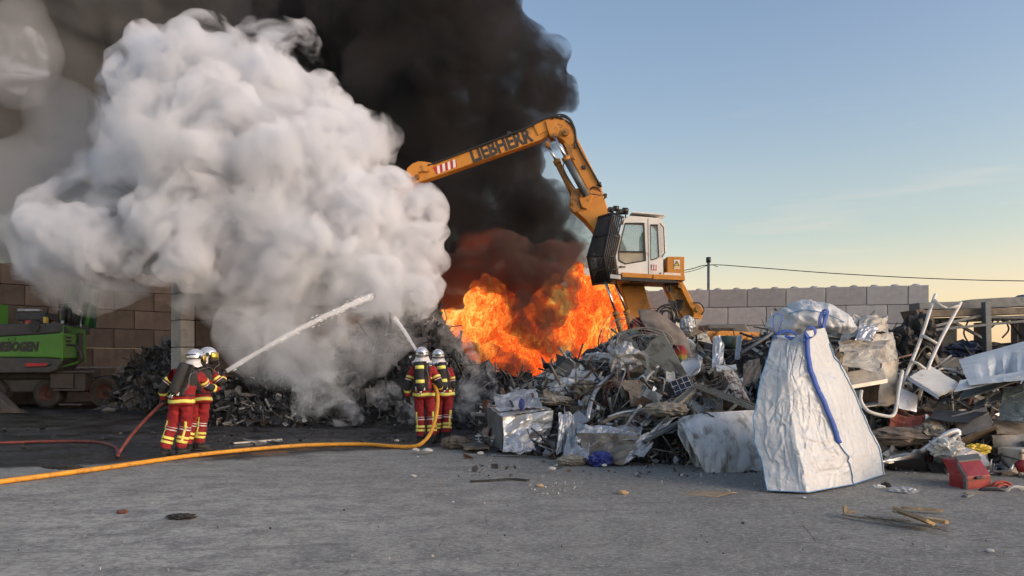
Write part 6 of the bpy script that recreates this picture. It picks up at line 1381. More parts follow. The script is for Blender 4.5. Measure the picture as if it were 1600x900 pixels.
qthing('grey_cabinet', 'pale grey cabinet side standing between the bent tube and the frame ladder', 'panel', 'silverbox', [(1404, 638, 11.9), (1432, 644, 11.9), (1434, 618, 12), (1408, 606, 12.1)], amp=.01, seed=15)
# white tube frame like a short ladder
fr = empty('tube_frame', P(1418, 640, 12)); tag(fr, 'white tube frame with two rails and short rungs leaning upright on the heap', 'frame'); f0 = fr.location
for pts in ([(1462, 460, 12.6), (1458, 470, 12.55), (1440, 525, 12.3), (1424, 566, 12.1), (1411, 598, 11.95), (1406, 616, 11.9)], [(1501, 472, 12.5), (1496, 482, 12.45), (1470, 530, 12.2), (1452, 570, 12.0), (1444, 595, 11.9), (1435, 625, 11.8)]):
    b = MB(); b.tube([P(*q)-f0 for q in smoothpath([Vector(q) for q in pts], 4)], .029, 10); b.build('rail', 'whitepaint', fr)
for a, m1, c in (((1459, 468, 12.5), (1470, 478, 12.45), (1480, 482, 12.4)), ((1480, 482, 12.4), (1490, 480, 12.4), (1497, 478, 12.4)), ((1441, 524, 12.25), (1452, 530, 12.2), (1464, 537, 12.15)), ((1422, 564, 12.05), (1434, 568, 12), (1446, 577, 11.95))):
    b = MB(); b.tube([P(*q)-f0 for q in (a, m1, c)], .024, 8); b.build('rung', 'whitepaint', fr)
# old steel frame structure at the right edge
st = empty('steel_frame', P(1540, 600, 15.2)); tag(st, 'old blue grey steel frame structure of beams and posts at the right edge', 'steel frame'); s0 = st.location
def sb_(n_, a, c, w, h, m_='darksteel', sag=0):
    b = MB(); b.beam(P(*a)-s0, P(*c)-s0, w, h); o = b.build(n_, m_, st); return o
def pb_(n_, ol, Y, t, m_='darksteel'): return plate(n_, ol, Y, t, m_, st, org=s0, bev=.01)
pb_('top_beam', [(1428, 474), (1500, 472), (1510, 469), (1560, 466), (1592, 465), (1600, 460), (1700, 458), (1700, 478), (1600, 479), (1500, 484), (1428, 484)], 15.2, .4)
pb_('second_beam', [(1428, 485.5), (1600, 481), (1700, 479), (1700, 489), (1600, 491), (1454, 496), (1422, 498), (1422, 486)], 15.0, .3, 'brownmetal')
pb_('rail_beam', [(1452, 497.5), (1600, 493), (1700, 491), (1700, 499), (1600, 500), (1452, 505)], 15.3, .2)
for a, c in (((1448, 512, 14.7), (1537, 492, 14.8)), ((1452, 516, 14.7), (1700, 492, 14.7)), ((1490, 503, 14.9), (1538, 530, 15.0)), ((1537, 495, 14.8), (1700, 498, 14.7))): sb_('thin_rail', a, c, .05, .05)
pb_('post', [(1536, 472), (1545, 472), (1547, 556), (1538, 556)], 14.75, .14, 'steel' if False else 'darksteel')
pb_('post', [(1528, 504), (1536, 504), (1537, 560), (1528, 560)], 15.2, .3, 'greyplastic')
pb_('post', [(1464, 500), (1484, 500), (1486, 562), (1466, 562)], 15.3, .3, 'greyplastic')
pb_('post', [(1486, 500), (1491, 500), (1491, 560), (1486, 560)], 15.4, .2)
pb_('post', [(1584, 496), (1592, 496), (1592, 570), (1584, 570)], 15.3, .2, 'greyplastic')
pb_('post', [(1596, 494), (1606, 494), (1606, 560), (1596, 560)], 14.9, .2); pb_('post', [(1640, 494), (1650, 494), (1650, 560), (1640, 560)], 15.0, .2)
pb_('floor_beam', [(1440, 560), (1560, 556), (1700, 556), (1700, 574), (1440, 574)], 15.2, .5); pb_('left_plate', [(1418, 486), (1430, 484), (1446, 498), (1446, 505), (1425, 502)], 15.0, .6, 'brownmetal')
for k, (a, c, d_) in enumerate((((1512, 503), (1506, 520), (1512, 534)), ((1571, 500), (1576, 515), (1566, 528)), ((1560, 502), (1548, 512), (1552, 500)))):
    b = MB(); b.tube(smoothpath([P(*q, 15.0)-s0 for q in (a, c, d_)], 6), .018, 6); b.build('hanging_cable', 'cable', st)
b = MB(); b.tube(smoothpath([P(x, y, 14.9)-s0 for x, y in ((1566, 500), (1580, 506), (1590, 518), (1597, 528))], 5), .03, 6); b.build('hanging_cable', 'rubber', st)
lumpobj('blue_heap', 'dark blue plastic bundle behind the bars of the steel frame', 'bundle', mat('faded_blue_plastic', (.03, .06, .14), (.03, .04, .08), .6, 0, 4, .3), 1505, 547, 15.9, .5, .3, .18, 81, .8)
lumpobj('black_bundle', 'black crumpled rubber bundle left of the steel frame', 'bundle', 'rubber', 1435, 525, 14.6, .26, .3, .38, 82, .9)
lumpobj('black_bundle', 'low black crumpled bundle inside the right bays of the steel frame', 'bundle', 'rubber', 1560, 548, 15.8, .6, .3, .14, 83, .9)
lumpobj('black_bundle', 'black crumpled bundle between the cream cabinet and the white tube frame', 'bundle', 'rubber', 1408, 540, 14.3, .22, .3, .30, 84, .9)
# large white panels
M['whitepanel'] = mat('cool_white_panel', (.56, .60, .62), (.44, .47, .50), .4, .1, 2, .12, 9, c3=(.13, .11, .10), t3=(.58, .74))
def dent(u, v): return -.16*math.exp(-(((u-.42)/.16)**2+((v-.42)/.22)**2))*(1+.5*math.sin(u*40))
qthing('large_white_sheet', 'large dented white panel sloping down from the right edge before the steel frame', 'panel', 'whitepanel', [(1515, 602, 11.6), (1640, 590, 11.4), (1650, 520, 13.2), (1498, 563, 12.9)], n=22, m=26, amp=.03, folds=4, seed=91, wr=dent)
qthing('white_strip_sheet', 'long white bent strip running from the louvred panel to the right edge', 'panel', 'whitepanel', [(1490, 613, 11.6), (1600, 588, 11.6), (1598, 580, 11.8), (1500, 596, 11.9)], n=6, m=20, amp=.02, seed=92)
lv = empty('louvred_box', P(1470, 600, 12)); tag(lv, 'white louvred box panel lying under the feet of the tube frame', 'panel'); l0 = lv.location
o = quad('panel_sheet', 'whitepaint', [(1420, 590, 12.1), (1466, 619, 11.6), (1504, 603, 11.9), (1452, 572, 12.6)], parent=lv, amp=.01, seed=93, thick=.03); o.location = -l0
for k in range(6):
    t = k/6; a = P(1432+40*t*.7, 586+20*t, 12.05-.3*t); c = P(1452+44*t*.75, 577+18*t, 12.42-.35*t); b = MB(); b.beam(a-l0+Vector((0, -.01, .03)), c-l0+Vector((0, -.01, .03)), .03, .012); b.build('louvre', 'brownmetal', lv)
o = quad('panel_edge', 'silverbox', [(1419, 594, 12.05), (1466, 624, 11.55), (1466, 619, 11.58), (1419, 589, 12.08)], parent=lv, amp=0, folds=1, seed=94, thick=.02); o.location = -l0
for k, (cs, m_, lab, am) in enumerate((([(1452, 655, 11.4), (1512, 662, 11.2), (1545, 646, 11.4), (1462, 640, 12)], 'blackplastic', 'black folded plastic panel below the white panels', .03), ([(1500, 682, 10.9), (1552, 668, 11), (1540, 636, 11.6), (1486, 650, 11.5)], 'blackplastic', 'large dark grey slab tilted behind the grey chair frame', .02),
    ([(1505, 695, 10.9), (1562, 672, 10.9), (1556, 664, 11.1), (1500, 686, 11.2)], 'brownmetal', 'brown edge board under the dark grey slab', .02), ([(1552, 705, 10.8), (1625, 702, 10.6), (1625, 678, 11), (1550, 680, 11.1)], 'greyplastic', 'dark grey box lid at the right edge', .02),
    ([(1558, 676, 11.1), (1625, 684, 11.0), (1620, 662, 11.6), (1550, 655, 11.7)], 'brownmetal', 'brown grey tray above the dark box lid', .02), ([(1560, 656, 11.4), (1640, 664, 11.2), (1640, 605, 11.6), (1568, 608, 11.8)], mat('speckled_mirror_sheet', (.16, .20, .19), (.06, .07, .07), .3, .5, 6, .3, c3=(.4, .43, .36), t3=(.55, .68)), 'greenish speckled sheet standing at the right edge', .03),
    ([(1500, 625, 12), (1590, 596, 11.9), (1585, 588, 12.2), (1505, 612, 12.3)], 'darksteel', 'dark long plank under the large white panel', .01), ([(1520, 640, 11.8), (1600, 612, 11.6), (1600, 600, 12), (1528, 628, 12)], 'greyplastic', 'second dark plank lower under the white panel', .02),
    ([(1538, 634, 11.7), (1560, 638, 11.7), (1562, 610, 12.1), (1542, 616, 12.1)], 'oldwood', 'grey brown splintered board left of the speckled sheet', .06), ([(1512, 744, 10.4), (1480, 725, 10.8), (1486, 712, 11), (1514, 722, 10.7)], 'brownmetal', 'brown scrap sheet left of the red machine', .06),
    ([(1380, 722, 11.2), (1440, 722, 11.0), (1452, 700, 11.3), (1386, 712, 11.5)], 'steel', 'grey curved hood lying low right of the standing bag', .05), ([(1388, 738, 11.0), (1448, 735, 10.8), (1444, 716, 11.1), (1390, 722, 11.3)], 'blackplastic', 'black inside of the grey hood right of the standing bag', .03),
    ([(1440, 640, 12.1), (1475, 655, 11.9), (1500, 640, 12.1), (1450, 626, 12.4)], 'brownmetal', 'brown dented tray above the rusty drum', .08), ([(1408, 690, 11.4), (1440, 700, 11.3), (1470, 680, 11.5), (1420, 676, 11.7)], 'beigecloth', 'beige rag bundle before the rolled mattress', .12))):
    qthing('scrap_board', lab, 'panel', m_, cs, amp=am, folds=4, seed=100+k, thick=.02, n=12, m=12)
# rusty drum and frame
b = MB(); b.lathe([(.14, .0), (.24, -.01), (.27, .03), (.27, .09), (.23, .12), (.14, .10), (.14, .0)], (0, 0, 0), (.15, -.35, 1), 30); o = b.build('rusty_drum', 'rust', loc=P(1427, 655, 11.7)); tag(o, 'round rusty brake drum ring lying on the scrap', 'drum')
M['rustred'] = mat('red_oxide_paint', (.26, .06, .035), (.17, .045, .03), .75, 0, 4, .25, 14, c3=(.06, .045, .04), t3=(.55, .7))
qthing('red_oxide_frame', 'red oxide painted casting under the brake drum ring', 'casting', 'rustred', [(1388, 672, 11.7), (1452, 680, 11.4), (1456, 652, 11.8), (1392, 652, 12)], amp=.12, folds=6, seed=121, thick=.06, n=12, m=12)
lumpobj('rolled_mattress', 'dirty brown crushed mattress roll below the brake drum', 'mattress', mat('filthy_padding', (.22, .18, .14), (.11, .09, .075), .95, 0, 5, .5, 22, c3=(.33, .29, .23), t3=(.6, .72)), 1408, 682, 11.5, .50, .3, .13, 122, .5)
lumpobj('padding_lump', 'pale brown torn padding right of the mattress roll', 'padding', 'beigecloth', 1452, 678, 11.4, .20, .2, .13, 123, 1.0)
lumpobj('plastic_sheeting', 'crumpled clear plastic sheeting between the red machine and the right edge', 'plastic', 'foil', 1560, 735, 10.7, .30, .25, .09, 124, 1.0)
lumpobj('plastic_sheeting', 'white torn plastic sheeting behind the red machine', 'plastic', 'whitepaint', 1478, 700, 11.1, .20, .2, .13, 125, 1.1)
lumpobj('yellow_scrap', 'small yellow scrap glinting under the dark slab', 'scrap', 'decal_yellow', 1528, 702, 11.1, .16, .1, .07, 126, .9)
# chair frame
ch = empty('chair_frame', G(1440, 735)); tag(ch, 'overturned grey metal chair frame lying before the scrap', 'chair'); h0 = ch.location
def cf(n_, pts, r, m_='silverbox', ry=None): b = MB(); b.tube([q-h0 for q in smoothpath([P(*q) for q in pts], 4)], r, 8, ry=ry); b.build(n_, m_, ch)
cf('arm_tube', [(1392, 706, 11.0), (1396, 694, 10.95), (1406, 688, 10.9), (1430, 690, 10.9), (1450, 696, 10.9)], .030); cf('seat_rail', [(1438, 706, 10.8), (1455, 694, 10.75), (1475, 680, 10.7), (1494, 673, 10.7), (1500, 677, 10.7)], .04, ry=.02)
cf('leg', [(1500, 677, 10.7), (1486, 688, 10.7), (1462, 708, 10.7)], .03); cf('leg', [(1494, 674, 10.8), (1500, 695, 10.75), (1506, 716, 10.7)], .045, 'darksteel', .02); cf('leg', [(1482, 684, 10.9), (1488, 702, 10.85), (1494, 716, 10.8)], .025)
b = MB(); b.cyl(P(1478, 706, 11.15), P(1484, 700, 11.5), .20, 20); o = b.build('red_canister', 'redpaint', local=True); tag(o, 'round red canister behind the legs of the chair frame', 'canister')
b = MB(); b.beam(P(1414, 741, 10.75), P(1470, 748, 10.5), .09, .06); o = b.build('wood_batten', 'whitepaint', local=True); tag(o, 'white painted slat lying on the asphalt before the black hood', 'slat')
b = MB(); b.beam(P(1392, 738, 10.95), P(1430, 741, 10.9), .05, .04); o = b.build('wood_batten', 'oldwood', local=True); tag(o, 'thin grey slat behind the white slat', 'slat')
# red and grey machine
rm = empty('red_machine', G(1526, 772)); tag(rm, 'boxy red and dark grey machine with a handle slot on the asphalt', 'machine'); r0 = rm.location
def rq(n_, m_, cs, **k): o = quad(n_, m_, cs, parent=rm, **k); o.location = -r0; return o
A4 = {'fl': (1512, 769, 9.25), 'fr': (1549, 764, 9.5), 'ftr': (1546, 738, 9.5), 'ftl': (1511, 742, 9.28), 'ttr': (1534, 717, 9.95), 'ttl': (1500, 721, 9.75), 'bl': (1500, 762, 9.6), 'btl': (1494, 726, 9.85)}
b = MB(); body = [P(1512, 769, 9.27), P(1549, 764, 9.5), P(1548, 742, 9.5), P(1532, 718, 9.75), P(1498, 722, 9.55), P(1511, 745, 9.27)]; bb = [q+Vector((-.03, .34, 0)) for q in body]
b.add([(q-r0)[:] for q in body+bb], [[0, 1, 2, 5], [5, 2, 3, 4], [11, 8, 7, 6], [10, 9, 8, 11], [0, 6, 7, 1], [1, 7, 8, 2], [2, 8, 9, 3], [3, 9, 10, 4], [4, 10, 11, 5], [5, 11, 6, 0]]); o = b.build('housing', 'redpaint', rm); md = o.modifiers.new('bevel', 'BEVEL'); md.width = .012; md.segments = 2
rq('grey_side', 'greyplastic', [(1500, 763, 9.5), (1511.5, 769.5, 9.25), (1510, 745, 9.25), (1496, 722, 9.53)], amp=0, folds=1, seed=1, thick=.02)
rq('grey_top', 'greyplastic', [(1497, 722, 9.54), (1533, 717.5, 9.74), (1528, 710, 10.0), (1492, 714, 9.85)], amp=0, folds=1, seed=2, thick=.03)
b = MB(); b.box(P(1529, 746, 9.36)-r0, (.14, .04, .035), Matrix.Rotation(R(30), 3, 'Z'), bev=.01); b.build('handle_slot', 'black', rm); b = MB(); b.beam(P(1511, 751, 9.25)-r0, P(1549, 746, 9.49)-r0, .01, .008); b.build('seam', 'black', rm)
b = MB(); b.beam(P(1488, 764, 9.6)-r0, P(1503, 770, 9.4)-r0, .12, .08); b.build('foot', 'black', rm)
coil('cable_coil', 'coiled black cable on the asphalt before the red machine', 'cable', 1550, 769, 9.2, .14, .05, .012, 5, 11, .08, cat='cable')
coil('cable_coil', 'orange red cable heap right of the black coil', 'redcable', 1566, 763, 9.4, .10, .06, .011, 6, 12, .3, cat='cable')
coil('cable_coil', 'looped white cable on the asphalt at the right edge', 'whitecable', 1588, 769, 9.15, .11, .07, .008, 4, 13, .2, cat='cable')
b = MB(); b.cyl(P(1506, 778, 8.75), P(1518, 774, 8.9), .032, 14); o = b.build('pipe_end', 'greyplastic', local=True); tag(o, 'short grey pipe end on the asphalt left of the black coil', 'pipe')
b = MB(); b.beam(P(1508, 770, 9.0), P(1536, 771, 9.0), .06, .025); o = b.build('flat_bar', 'oldwood', local=True); tag(o, 'flat grey bar lying before the red machine', 'bar')
wb = empty('white_appliance', G(1600, 738)); tag(wb, 'white appliance casing with red button cut by the right edge', 'appliance'); w0 = wb.location
b = MB(); b.box(P(1596, 719, 10.6)-w0, (.50, .36, .36), Matrix.Rotation(R(20), 3, 'Z'), bev=.015); b.build('casing', 'creampaint', wb); b = MB(); b.lathe([(0, -.03), (.07, -.03), (.09, 0), (.09, .03), (0, .03)], P(1598, 728, 10.35)-w0, (0.3, 1, 0), 18); b.build('red_knob', 'redpaint', wb)
b = MB(); b.box(P(1598, 708, 10.36)-w0, (.10, .02, .03), Matrix.Rotation(R(20), 3, 'Z')); b.build('dark_slot', 'black', wb)
lumpobj('clear_bag', 'crumpled clear plastic bag on the asphalt right of the standing bag', 'bag', 'foil', 1411, 767, 9.15, .15, .12, .045, 131, .8)
lumpobj('black_lump', 'small black knotted lump at the right foot of the standing bag', 'lump', 'rubber', 1384, 760, 9.55, .06, .06, .05, 132, 1.0, sub=3)
lumpobj('white_lump', 'small white crumpled lump beside the standing bag', 'lump', 'whitepaint', 1374, 762, 9.5, .07, .06, .035, 133, 1.0, sub=3)
# ------------------------------------------------------------------ loose things on the asphalt
cb = qthing('cardboard_piece', 'torn flat cardboard on the asphalt left of the standing bag', 'cardboard', 'cardboard', [(1063, 773, 8.95), (1120, 776, 8.8), (1152, 769, 9.05), (1085, 767, 9.2)], n=8, m=14, amp=.025, folds=4, seed=141, thick=.006)
planks = [((1315, 806), (1440, 826), .045, .02, 'oldwood', 'longest thin splintered lath on the asphalt before the red machine'), ((1402, 808), (1456, 829), .17, .03, 'wood', 'broad broken board standing on edge in the wood pile'), ((1444, 817), (1484, 823), .13, .03, 'wood', 'short pale board end at the right of the wood pile'),
          ((1412, 796), (1472, 801), .06, .025, 'wood', 'narrow pale lath at the back of the wood pile'), ((1395, 803), (1428, 812), .05, .02, 'oldwood', 'short dark splinter in the middle of the wood pile'), ((1350, 812), (1420, 822), .03, .015, 'oldwood', 'thin dark lath at the front of the wood pile'), ((1430, 822), (1485, 834), .02, .012, 'oldwood', 'thinnest splinter in front of the wood pile')]
for k, (a, c, w_, h_, m_, lab) in enumerate(planks):
    A, B_p = G(*a), G(*c); z = .02+.012*(k % 3); n_ = 9; g = []
    b = MB(); d = (B_p-A); s_ = Vector((-d.y, d.x, 0)).normalized(); rs_ = random.Random(k)
    ol = []
    for i in range(n_): ol.append((i/(n_-1)*d.length+rs_.uniform(-.01, .01), -w_/2*(1 if 0 < i < n_-1 else rs_.uniform(.1, .8))+rs_.uniform(-.004, .004)))
    for i in range(n_-1, -1, -1): ol.append((i/(n_-1)*d.length+rs_.uniform(-.03, .03), w_/2*(1 if 0 < i < n_-1 else rs_.uniform(.1, .8))+rs_.uniform(-.004, .004)))
    tl = Vector((0, 0, 1))+s_*(.5 if k == 1 else rs_.uniform(-.15, .15)); tl.normalize(); dn = d.normalized(); sv = tl.cross(dn)
    b.prism(ol, (A.x, A.y, z+(.04 if k == 1 else 0)), dn[:], sv[:], tl[:], h_); o = b.build('wood_lath', m_, local=True); tag(o, lab, 'wood')
b = MB(); b.beam(G(1320, 805)+Vector((0, 0, .0)), G(1320, 805)+Vector((0, 0, .10)), .03, .04); b.beam(G(1321, 803)+Vector((0.02, 0, .005)), G(1325, 803)+Vector((.07, 0, .03)), .03, .03); o = b.build('wood_chip', 'wood', local=True); tag(o, 'small upright wood chip left of the wood pile', 'wood')
for k, (x, y, s_, m_, lab) in enumerate(((1547, 860, .035, 'pebble', 'white pebble on the near asphalt at lower right'), (649, 703, .07, 'pebble', 'white chunk beside the yellow hose near the right pair'), (668, 704, .09, 'pebble', 'largest white chunk under the right pair of firefighters'), (620, 688, .05, 'pebble', 'white chunk on wet ground left of the right pair'),
    (751, 708, .06, 'pebble', 'white chunk on asphalt before the crushed container'), (863, 732, .06, 'pebble', 'flat white chunk before the grey trough'), (170, 641, .22, 'stone', 'grey broken brick on the wet ground before the dark scrap heap'), (648, 744, .03, 'pebble', 'small white crumb on the asphalt left of centre'),
    (645, 743, .03, 'pebble', 'tiny white crumb beside the small one left of centre'), (1255, 777, .03, 'foil', 'shiny scrap under the front of the standing bag'), (843, 759, .05, 'wood', 'brown wood chip in the middle of the yard'), (973, 770, .07, 'wood', 'brown bark chip right of the yard centre'), (192, 800, .06, 'rust', 'reddish brown leaf of scrap on the near asphalt at left'))):
    lumpobj('pebble' if m_ == 'pebble' else 'scrap_chip', lab, 'stone' if m_ in ('pebble', 'stone') else 'chip', m_, x, 566+(y-566), G(x, y).y, s_, s_*.8, s_*.45, k+200, .6, sub=2)
    o = COL.objects[-1] if False else None
lumpobj('charred_scrap_piece', 'flattened black charred scrap on the near asphalt left of centre', 'scrap', 'rubber', 284, 807, G(284, 809).y, .13, .07, .025, 211, 1.2)
lumpobj('charred_scrap_piece', 'thin black charred strip on the asphalt at far left', 'scrap', 'rubber', 100, 730, G(100, 732).y, .24, .05, .03, 212, 1.2)
b = MB(); b.beam(G(365, 694)+Vector((0, 0, .02)), G(440, 688)+Vector((0, 0, .02)), .05, .03); b.beam(G(380, 690)+Vector((0, 0, .05)), G(415, 694)+Vector((0, 0, .03)), .03, .02); o = b.build('metal_strip', 'steel', local=True); tag(o, 'pale metal strips lying on the wet ground before the charred heap', 'strip')
b = MB(); b.tube(smoothpath([G(735, 752), G(770, 750), G(800, 748), G(826, 750)], 4), .012, 6, ry=.04); o = b.build('rubber_strip', 'rubber', local=True); tag(o, 'thin black rubber strip on the asphalt in the middle of the yard', 'strip')
# ------------------------------------------------------------------ smoke and fire
def billow(name, seeds, mat, voxel=.16, lv=(9, 7), sizes=(.52, .5), keep=.0, disp=.35, nscale=.8, seed=1, depth=1.0, zmin=.05, parent=None, rise=.0):
    """Closed cauliflower-shaped hull: big puffs carry smaller puffs, those smaller ones again, all fused."""
    rs = np.random.RandomState(seed)
    balls = []
    cur = []
    for s in seeds:
        px, py, Y, r = s[:4]
        c = np.array(P(px, py, Y)[:]); rr = r/F*Y
        cur.append((c, rr))
    balls += cur
    for n_, k_ in zip(lv, sizes):
        nx = []
        for c, r in cur:
            for _ in range(n_):
                d = rs.normal(size=3); d[2] += rise; d /= np.linalg.norm(d)
                rr = r*k_*rs.uniform(.6, 1.15)
                nx.append((c+d*(r*rs.uniform(.75, 1.0))*np.array([1, depth, 1]), rr))
        balls += nx; cur = nx
    V, Fc, off = [], [], 0
    for c, r in balls:
        v, f = ico(2)
        V.append(v*r*np.array([1, depth, 1])+c); Fc.append(f+off); off += len(v)
    V = np.vstack(V); Fc = np.vstack(Fc)
    V[:, 2] = np.maximum(V[:, 2], zmin)
    me = D.meshes.new(name); me.from_pydata(V.tolist(), [], Fc.tolist())
    o = D.objects.new(name, me); COL.objects.link(o)
    md = o.modifiers.new('r', 'REMESH'); md.mode = 'VOXEL'; md.voxel_size = voxel
    dg = bpy.context.evaluated_depsgraph_get(); dg.update()
    m2 = D.meshes.new_from_object(o.evaluated_get(dg)); o.modifiers.clear(); o.data = m2; D.meshes.remove(me)
    m2.name = name
    nv = len(m2.vertices); co = np.empty(nv*3); m2.vertices.foreach_get('co', co); co = co.reshape(-1, 3)
    no = np.empty(nv*3); m2.vertex_normals.foreach_get('vector', no); no = no.reshape(-1, 3)
    dd = np.empty(nv)
    for i in range(nv):
        p = Vector(co[i]*nscale)
        q = noise.noise_vector(p*.9)*.45
        a = 1-abs(noise.noise(p*1.6+q))*2
        b = 1-abs(noise.noise(p*3.7+q*2))*2
        c_ = 1-abs(noise.noise(p*8.1))*2
        dd[i] = (a*.5+b*.3+c_*.15)
    co += no*(dd*disp)[:, None]
    co[:, 2] = np.maximum(co[:, 2], zmin)
    m2.vertices.foreach_set('co', co.ravel()); m2.update()
    md = o.modifiers.new('r', 'REMESH'); md.mode = 'VOXEL'; md.voxel_size = voxel*.9
    dg = bpy.context.evaluated_depsgraph_get(); dg.update()
    m3 = D.meshes.new_from_object(o.evaluated_get(dg)); o.modifiers.clear(); o.data = m3; D.meshes.remove(m2); m2 = m3; m2.name = name
    # drop enclosed voids and specks: keep only outer shells
    nv = len(m2.vertices); par = np.arange(nv); ed = np.empty(len(m2.edges)*2, dtype=np.int64); m2.edges.foreach_get('vertices', ed); ed = ed.reshape(-1, 2)
    while True:
        mn = np.minimum(par[ed[:, 0]], par[ed[:, 1]]); old = par.copy(); np.minimum.at(par, ed[:, 0], mn); np.minimum.at(par, ed[:, 1], mn); par = par[par]
        if (par == old).all(): break
    bmx = bmesh.new(); bmx.from_mesh(m2); bmesh.ops.triangulate(bmx, faces=bmx.faces[:]) ; bmx.verts.ensure_lookup_table()
    vol = {}; cntv = {}
    for f in bmx.faces:
        a, b_, c_ = (v.co for v in f.verts); k = par[f.verts[0].index]; vol[k] = vol.get(k, 0)+a.dot(b_.cross(c_)); cntv[k] = cntv.get(k, 0)+1
    bad = {k for k in vol if vol[k] <= 0 or cntv[k] < 150}
    bmesh.ops.delete(bmx, geom=[v for v in bmx.verts if par[v.index] in bad], context='VERTS'); bmx.to_mesh(m2); bmx.free()
    m2.polygons.foreach_set('use_smooth', [True]*len(m2.polygons))
    m2.materials.clear(); m2.materials.append(mat)
    for p in m2.polygons: pass
    if parent: o.parent = parent
    print('billow', name, nv)
    return o
def wispy(name, color, density, scale, lo, hi, floor=.0, dist=1.0, det=4, aniso=0.0, step=1.0):
    m = vol_mat(name, color, density, aniso); n = m.node_tree.nodes; l = m.node_tree.links; v = [q for q in n if q.bl_idname == 'ShaderNodeVolumePrincipled'][0]
    tc = n.new('ShaderNodeTexCoord'); t = n.new('ShaderNodeTexNoise'); t.inputs['Scale'].default_value = scale; t.inputs['Detail'].default_value = det; t.inputs['Roughness'].default_value = .62; t.inputs['Distortion'].default_value = dist
    l.new(tc.outputs['Object'], t.inputs[0]); r = n.new('ShaderNodeMapRange'); r.interpolation_type = 'SMOOTHSTEP'
    for i, q in enumerate((lo, hi, floor*density, density)): r.inputs[i+1].default_value = q
    l.new(t.outputs[0], r.inputs[0]); l.new(r.outputs[0], v.inputs['Density']); m.cycles.volume_step_rate = step
    return m
M_white = wispy('white_smoke', (.935, .958, .992), 3.4, 1.15, .42, .60, .05, .7, 4, step=.30)
M_soft = wispy('soft_white_smoke', (.915, .94, .975), 1.7, .60, .43, .62, .0, 1.1, 6, step=.35)
M_veil = vol_mat('veil_smoke', (.93, .945, .965), .20)
M_thin = wispy('thin_smoke', (.92, .94, .965), 1.0, .8, .42, .66, .05, 1.2, 4, step=.5)
M_wisp = wispy('wisp_smoke', (.95, .965, .98), 1.3, 2.4, .45, .66, .0, 1.0, 3, step=.3)
M_black = wispy('black_smoke', (.055, .055, .06), 2.6, .75, .38, .60, .12, .8, 4, step=.4)
M_bveil = vol_mat('black_smoke_veil', (.20, .195, .20), .16)
M_brown = wispy('brown_smoke', (.33, .335, .34), 1.3, .28, .34, .62, .12, 1.2, 4, step=.7)
M_glow = wispy('glowing_smoke', (.35, .16, .11), .35, .8, .42, .66, .1, 1.0, 3, step=.8)
for n_ in M_glow.node_tree.nodes:
    if n_.bl_idname == 'ShaderNodeVolumePrincipled': n_.inputs['Emission Strength'].default_value = .016; n_.inputs['Emission Color'].default_value = (1, .09, .02, 1)
M_dirty = wispy('dirty_smoke', (.20, .13, .115), 2.6, 1.3, .40, .60, .10, .8, 4, step=.35)
white0 = [(600,330,22,72),(648,392,21.5,38),(500,275,22,88),(560,400,21.5,70),(655,445,21,28),(420,330,21,95),(330,200,21,95),(245,140,21.5,62),(232,75,21.6,30),(310,100,21.5,50),(350,90,21.6,35),
 (420,150,22,68),(500,190,22.5,60),(550,235,22.5,52),(250,250,21,92),(165,300,21,55),(300,380,20.5,76),(110,365,20.5,44),(55,350,20.5,27),(40,340,20.5,16),(190,400,20.5,46),(600,455,20.6,30),(140,240,22,55),(662,468,20.3,20),(625,490,20.4,18),(590,430,20.6,30),(655,505,20.6,12),(560,330,20.8,50),(480,380,20.4,50),(400,240,20.8,60)]
dense = [(600,330,22,66),(648,392,21.5,38),(510,275,22,76),(560,400,21.5,66),(655,445,21,28),(440,330,21,80),(345,200,21,72),(250,130,21.5,54),(232,72,21.6,26),(310,95,21.5,44),(350,90,21.6,33),(420,145,22,60),(500,190,22.5,54),(550,235,22.5,48),(290,260,21,72),
 (300,375,20.5,62),(110,365,20.5,38),(60,352,20.5,24),(40,340,20.5,14),(185,395,20.5,38),(600,455,20.6,30),(662,468,20.3,20),(560,330,20.8,50),(480,380,20.4,56),(400,240,20.8,60),(625,490,20.4,16),(590,430,20.6,30),(655,505,20.6,11),(240,340,20.6,40)]
soft = [(262,250,21.6,98),(165,310,21.6,58),(300,380,21.2,92),(190,400,21,66),(100,380,21,56),(420,330,21.8,118),(330,200,21.8,112),(245,140,22,76),(60,355,21,42),(550,240,22.6,60),(500,400,21.2,86),(20,85,23,34),(45,100,23,22),(440,450,20.8,70),(340,440,21,52),(420,150,22.6,76),(120,450,21.5,38),(70,420,21.5,36),(610,400,22,60)]
def smoke(n_, lab, *a, **k): o = billow(n_, *a, **k); tag(o, lab, kind='stuff'); return o
smoke('white_smoke', 'thick white smoke billowing up from the charred heap', dense, M_white, voxel=.105, lv=(11, 8), sizes=(.46, .46), disp=.26, nscale=1.1, seed=3, depth=.8)
smoke('white_smoke_veil', 'soft torn white smoke round the dense billows, drifting to the left', soft, M_soft, voxel=.17, lv=(9, 7), sizes=(.5, .5), disp=.45, nscale=.9, seed=4, depth=.8)
smoke('white_smoke_veil', 'thin grey haze of smoke along the left side', [(40, 300, 23, 80), (120, 220, 23, 70), (100, 430, 22, 44), (30, 80, 24, 60)], M_veil, voxel=.25, lv=(8, 5), disp=.4, seed=14, depth=.7)
smoke('thin_smoke', 'thin pale smoke drifting in front of the charred heap', [(470,480,20.0,80),(400,475,20.2,56),(520,470,20.4,60),(430,520,19.6,60),(400,530,19.6,55),(540,545,19.0,50),(350,450,21,45),(600,500,19.6,50),(450,560,19,45), (500, 600, 18.6, 35)], M_thin, voxel=.17, lv=(9, 6), disp=.35, nscale=1.3, seed=5, depth=.6)
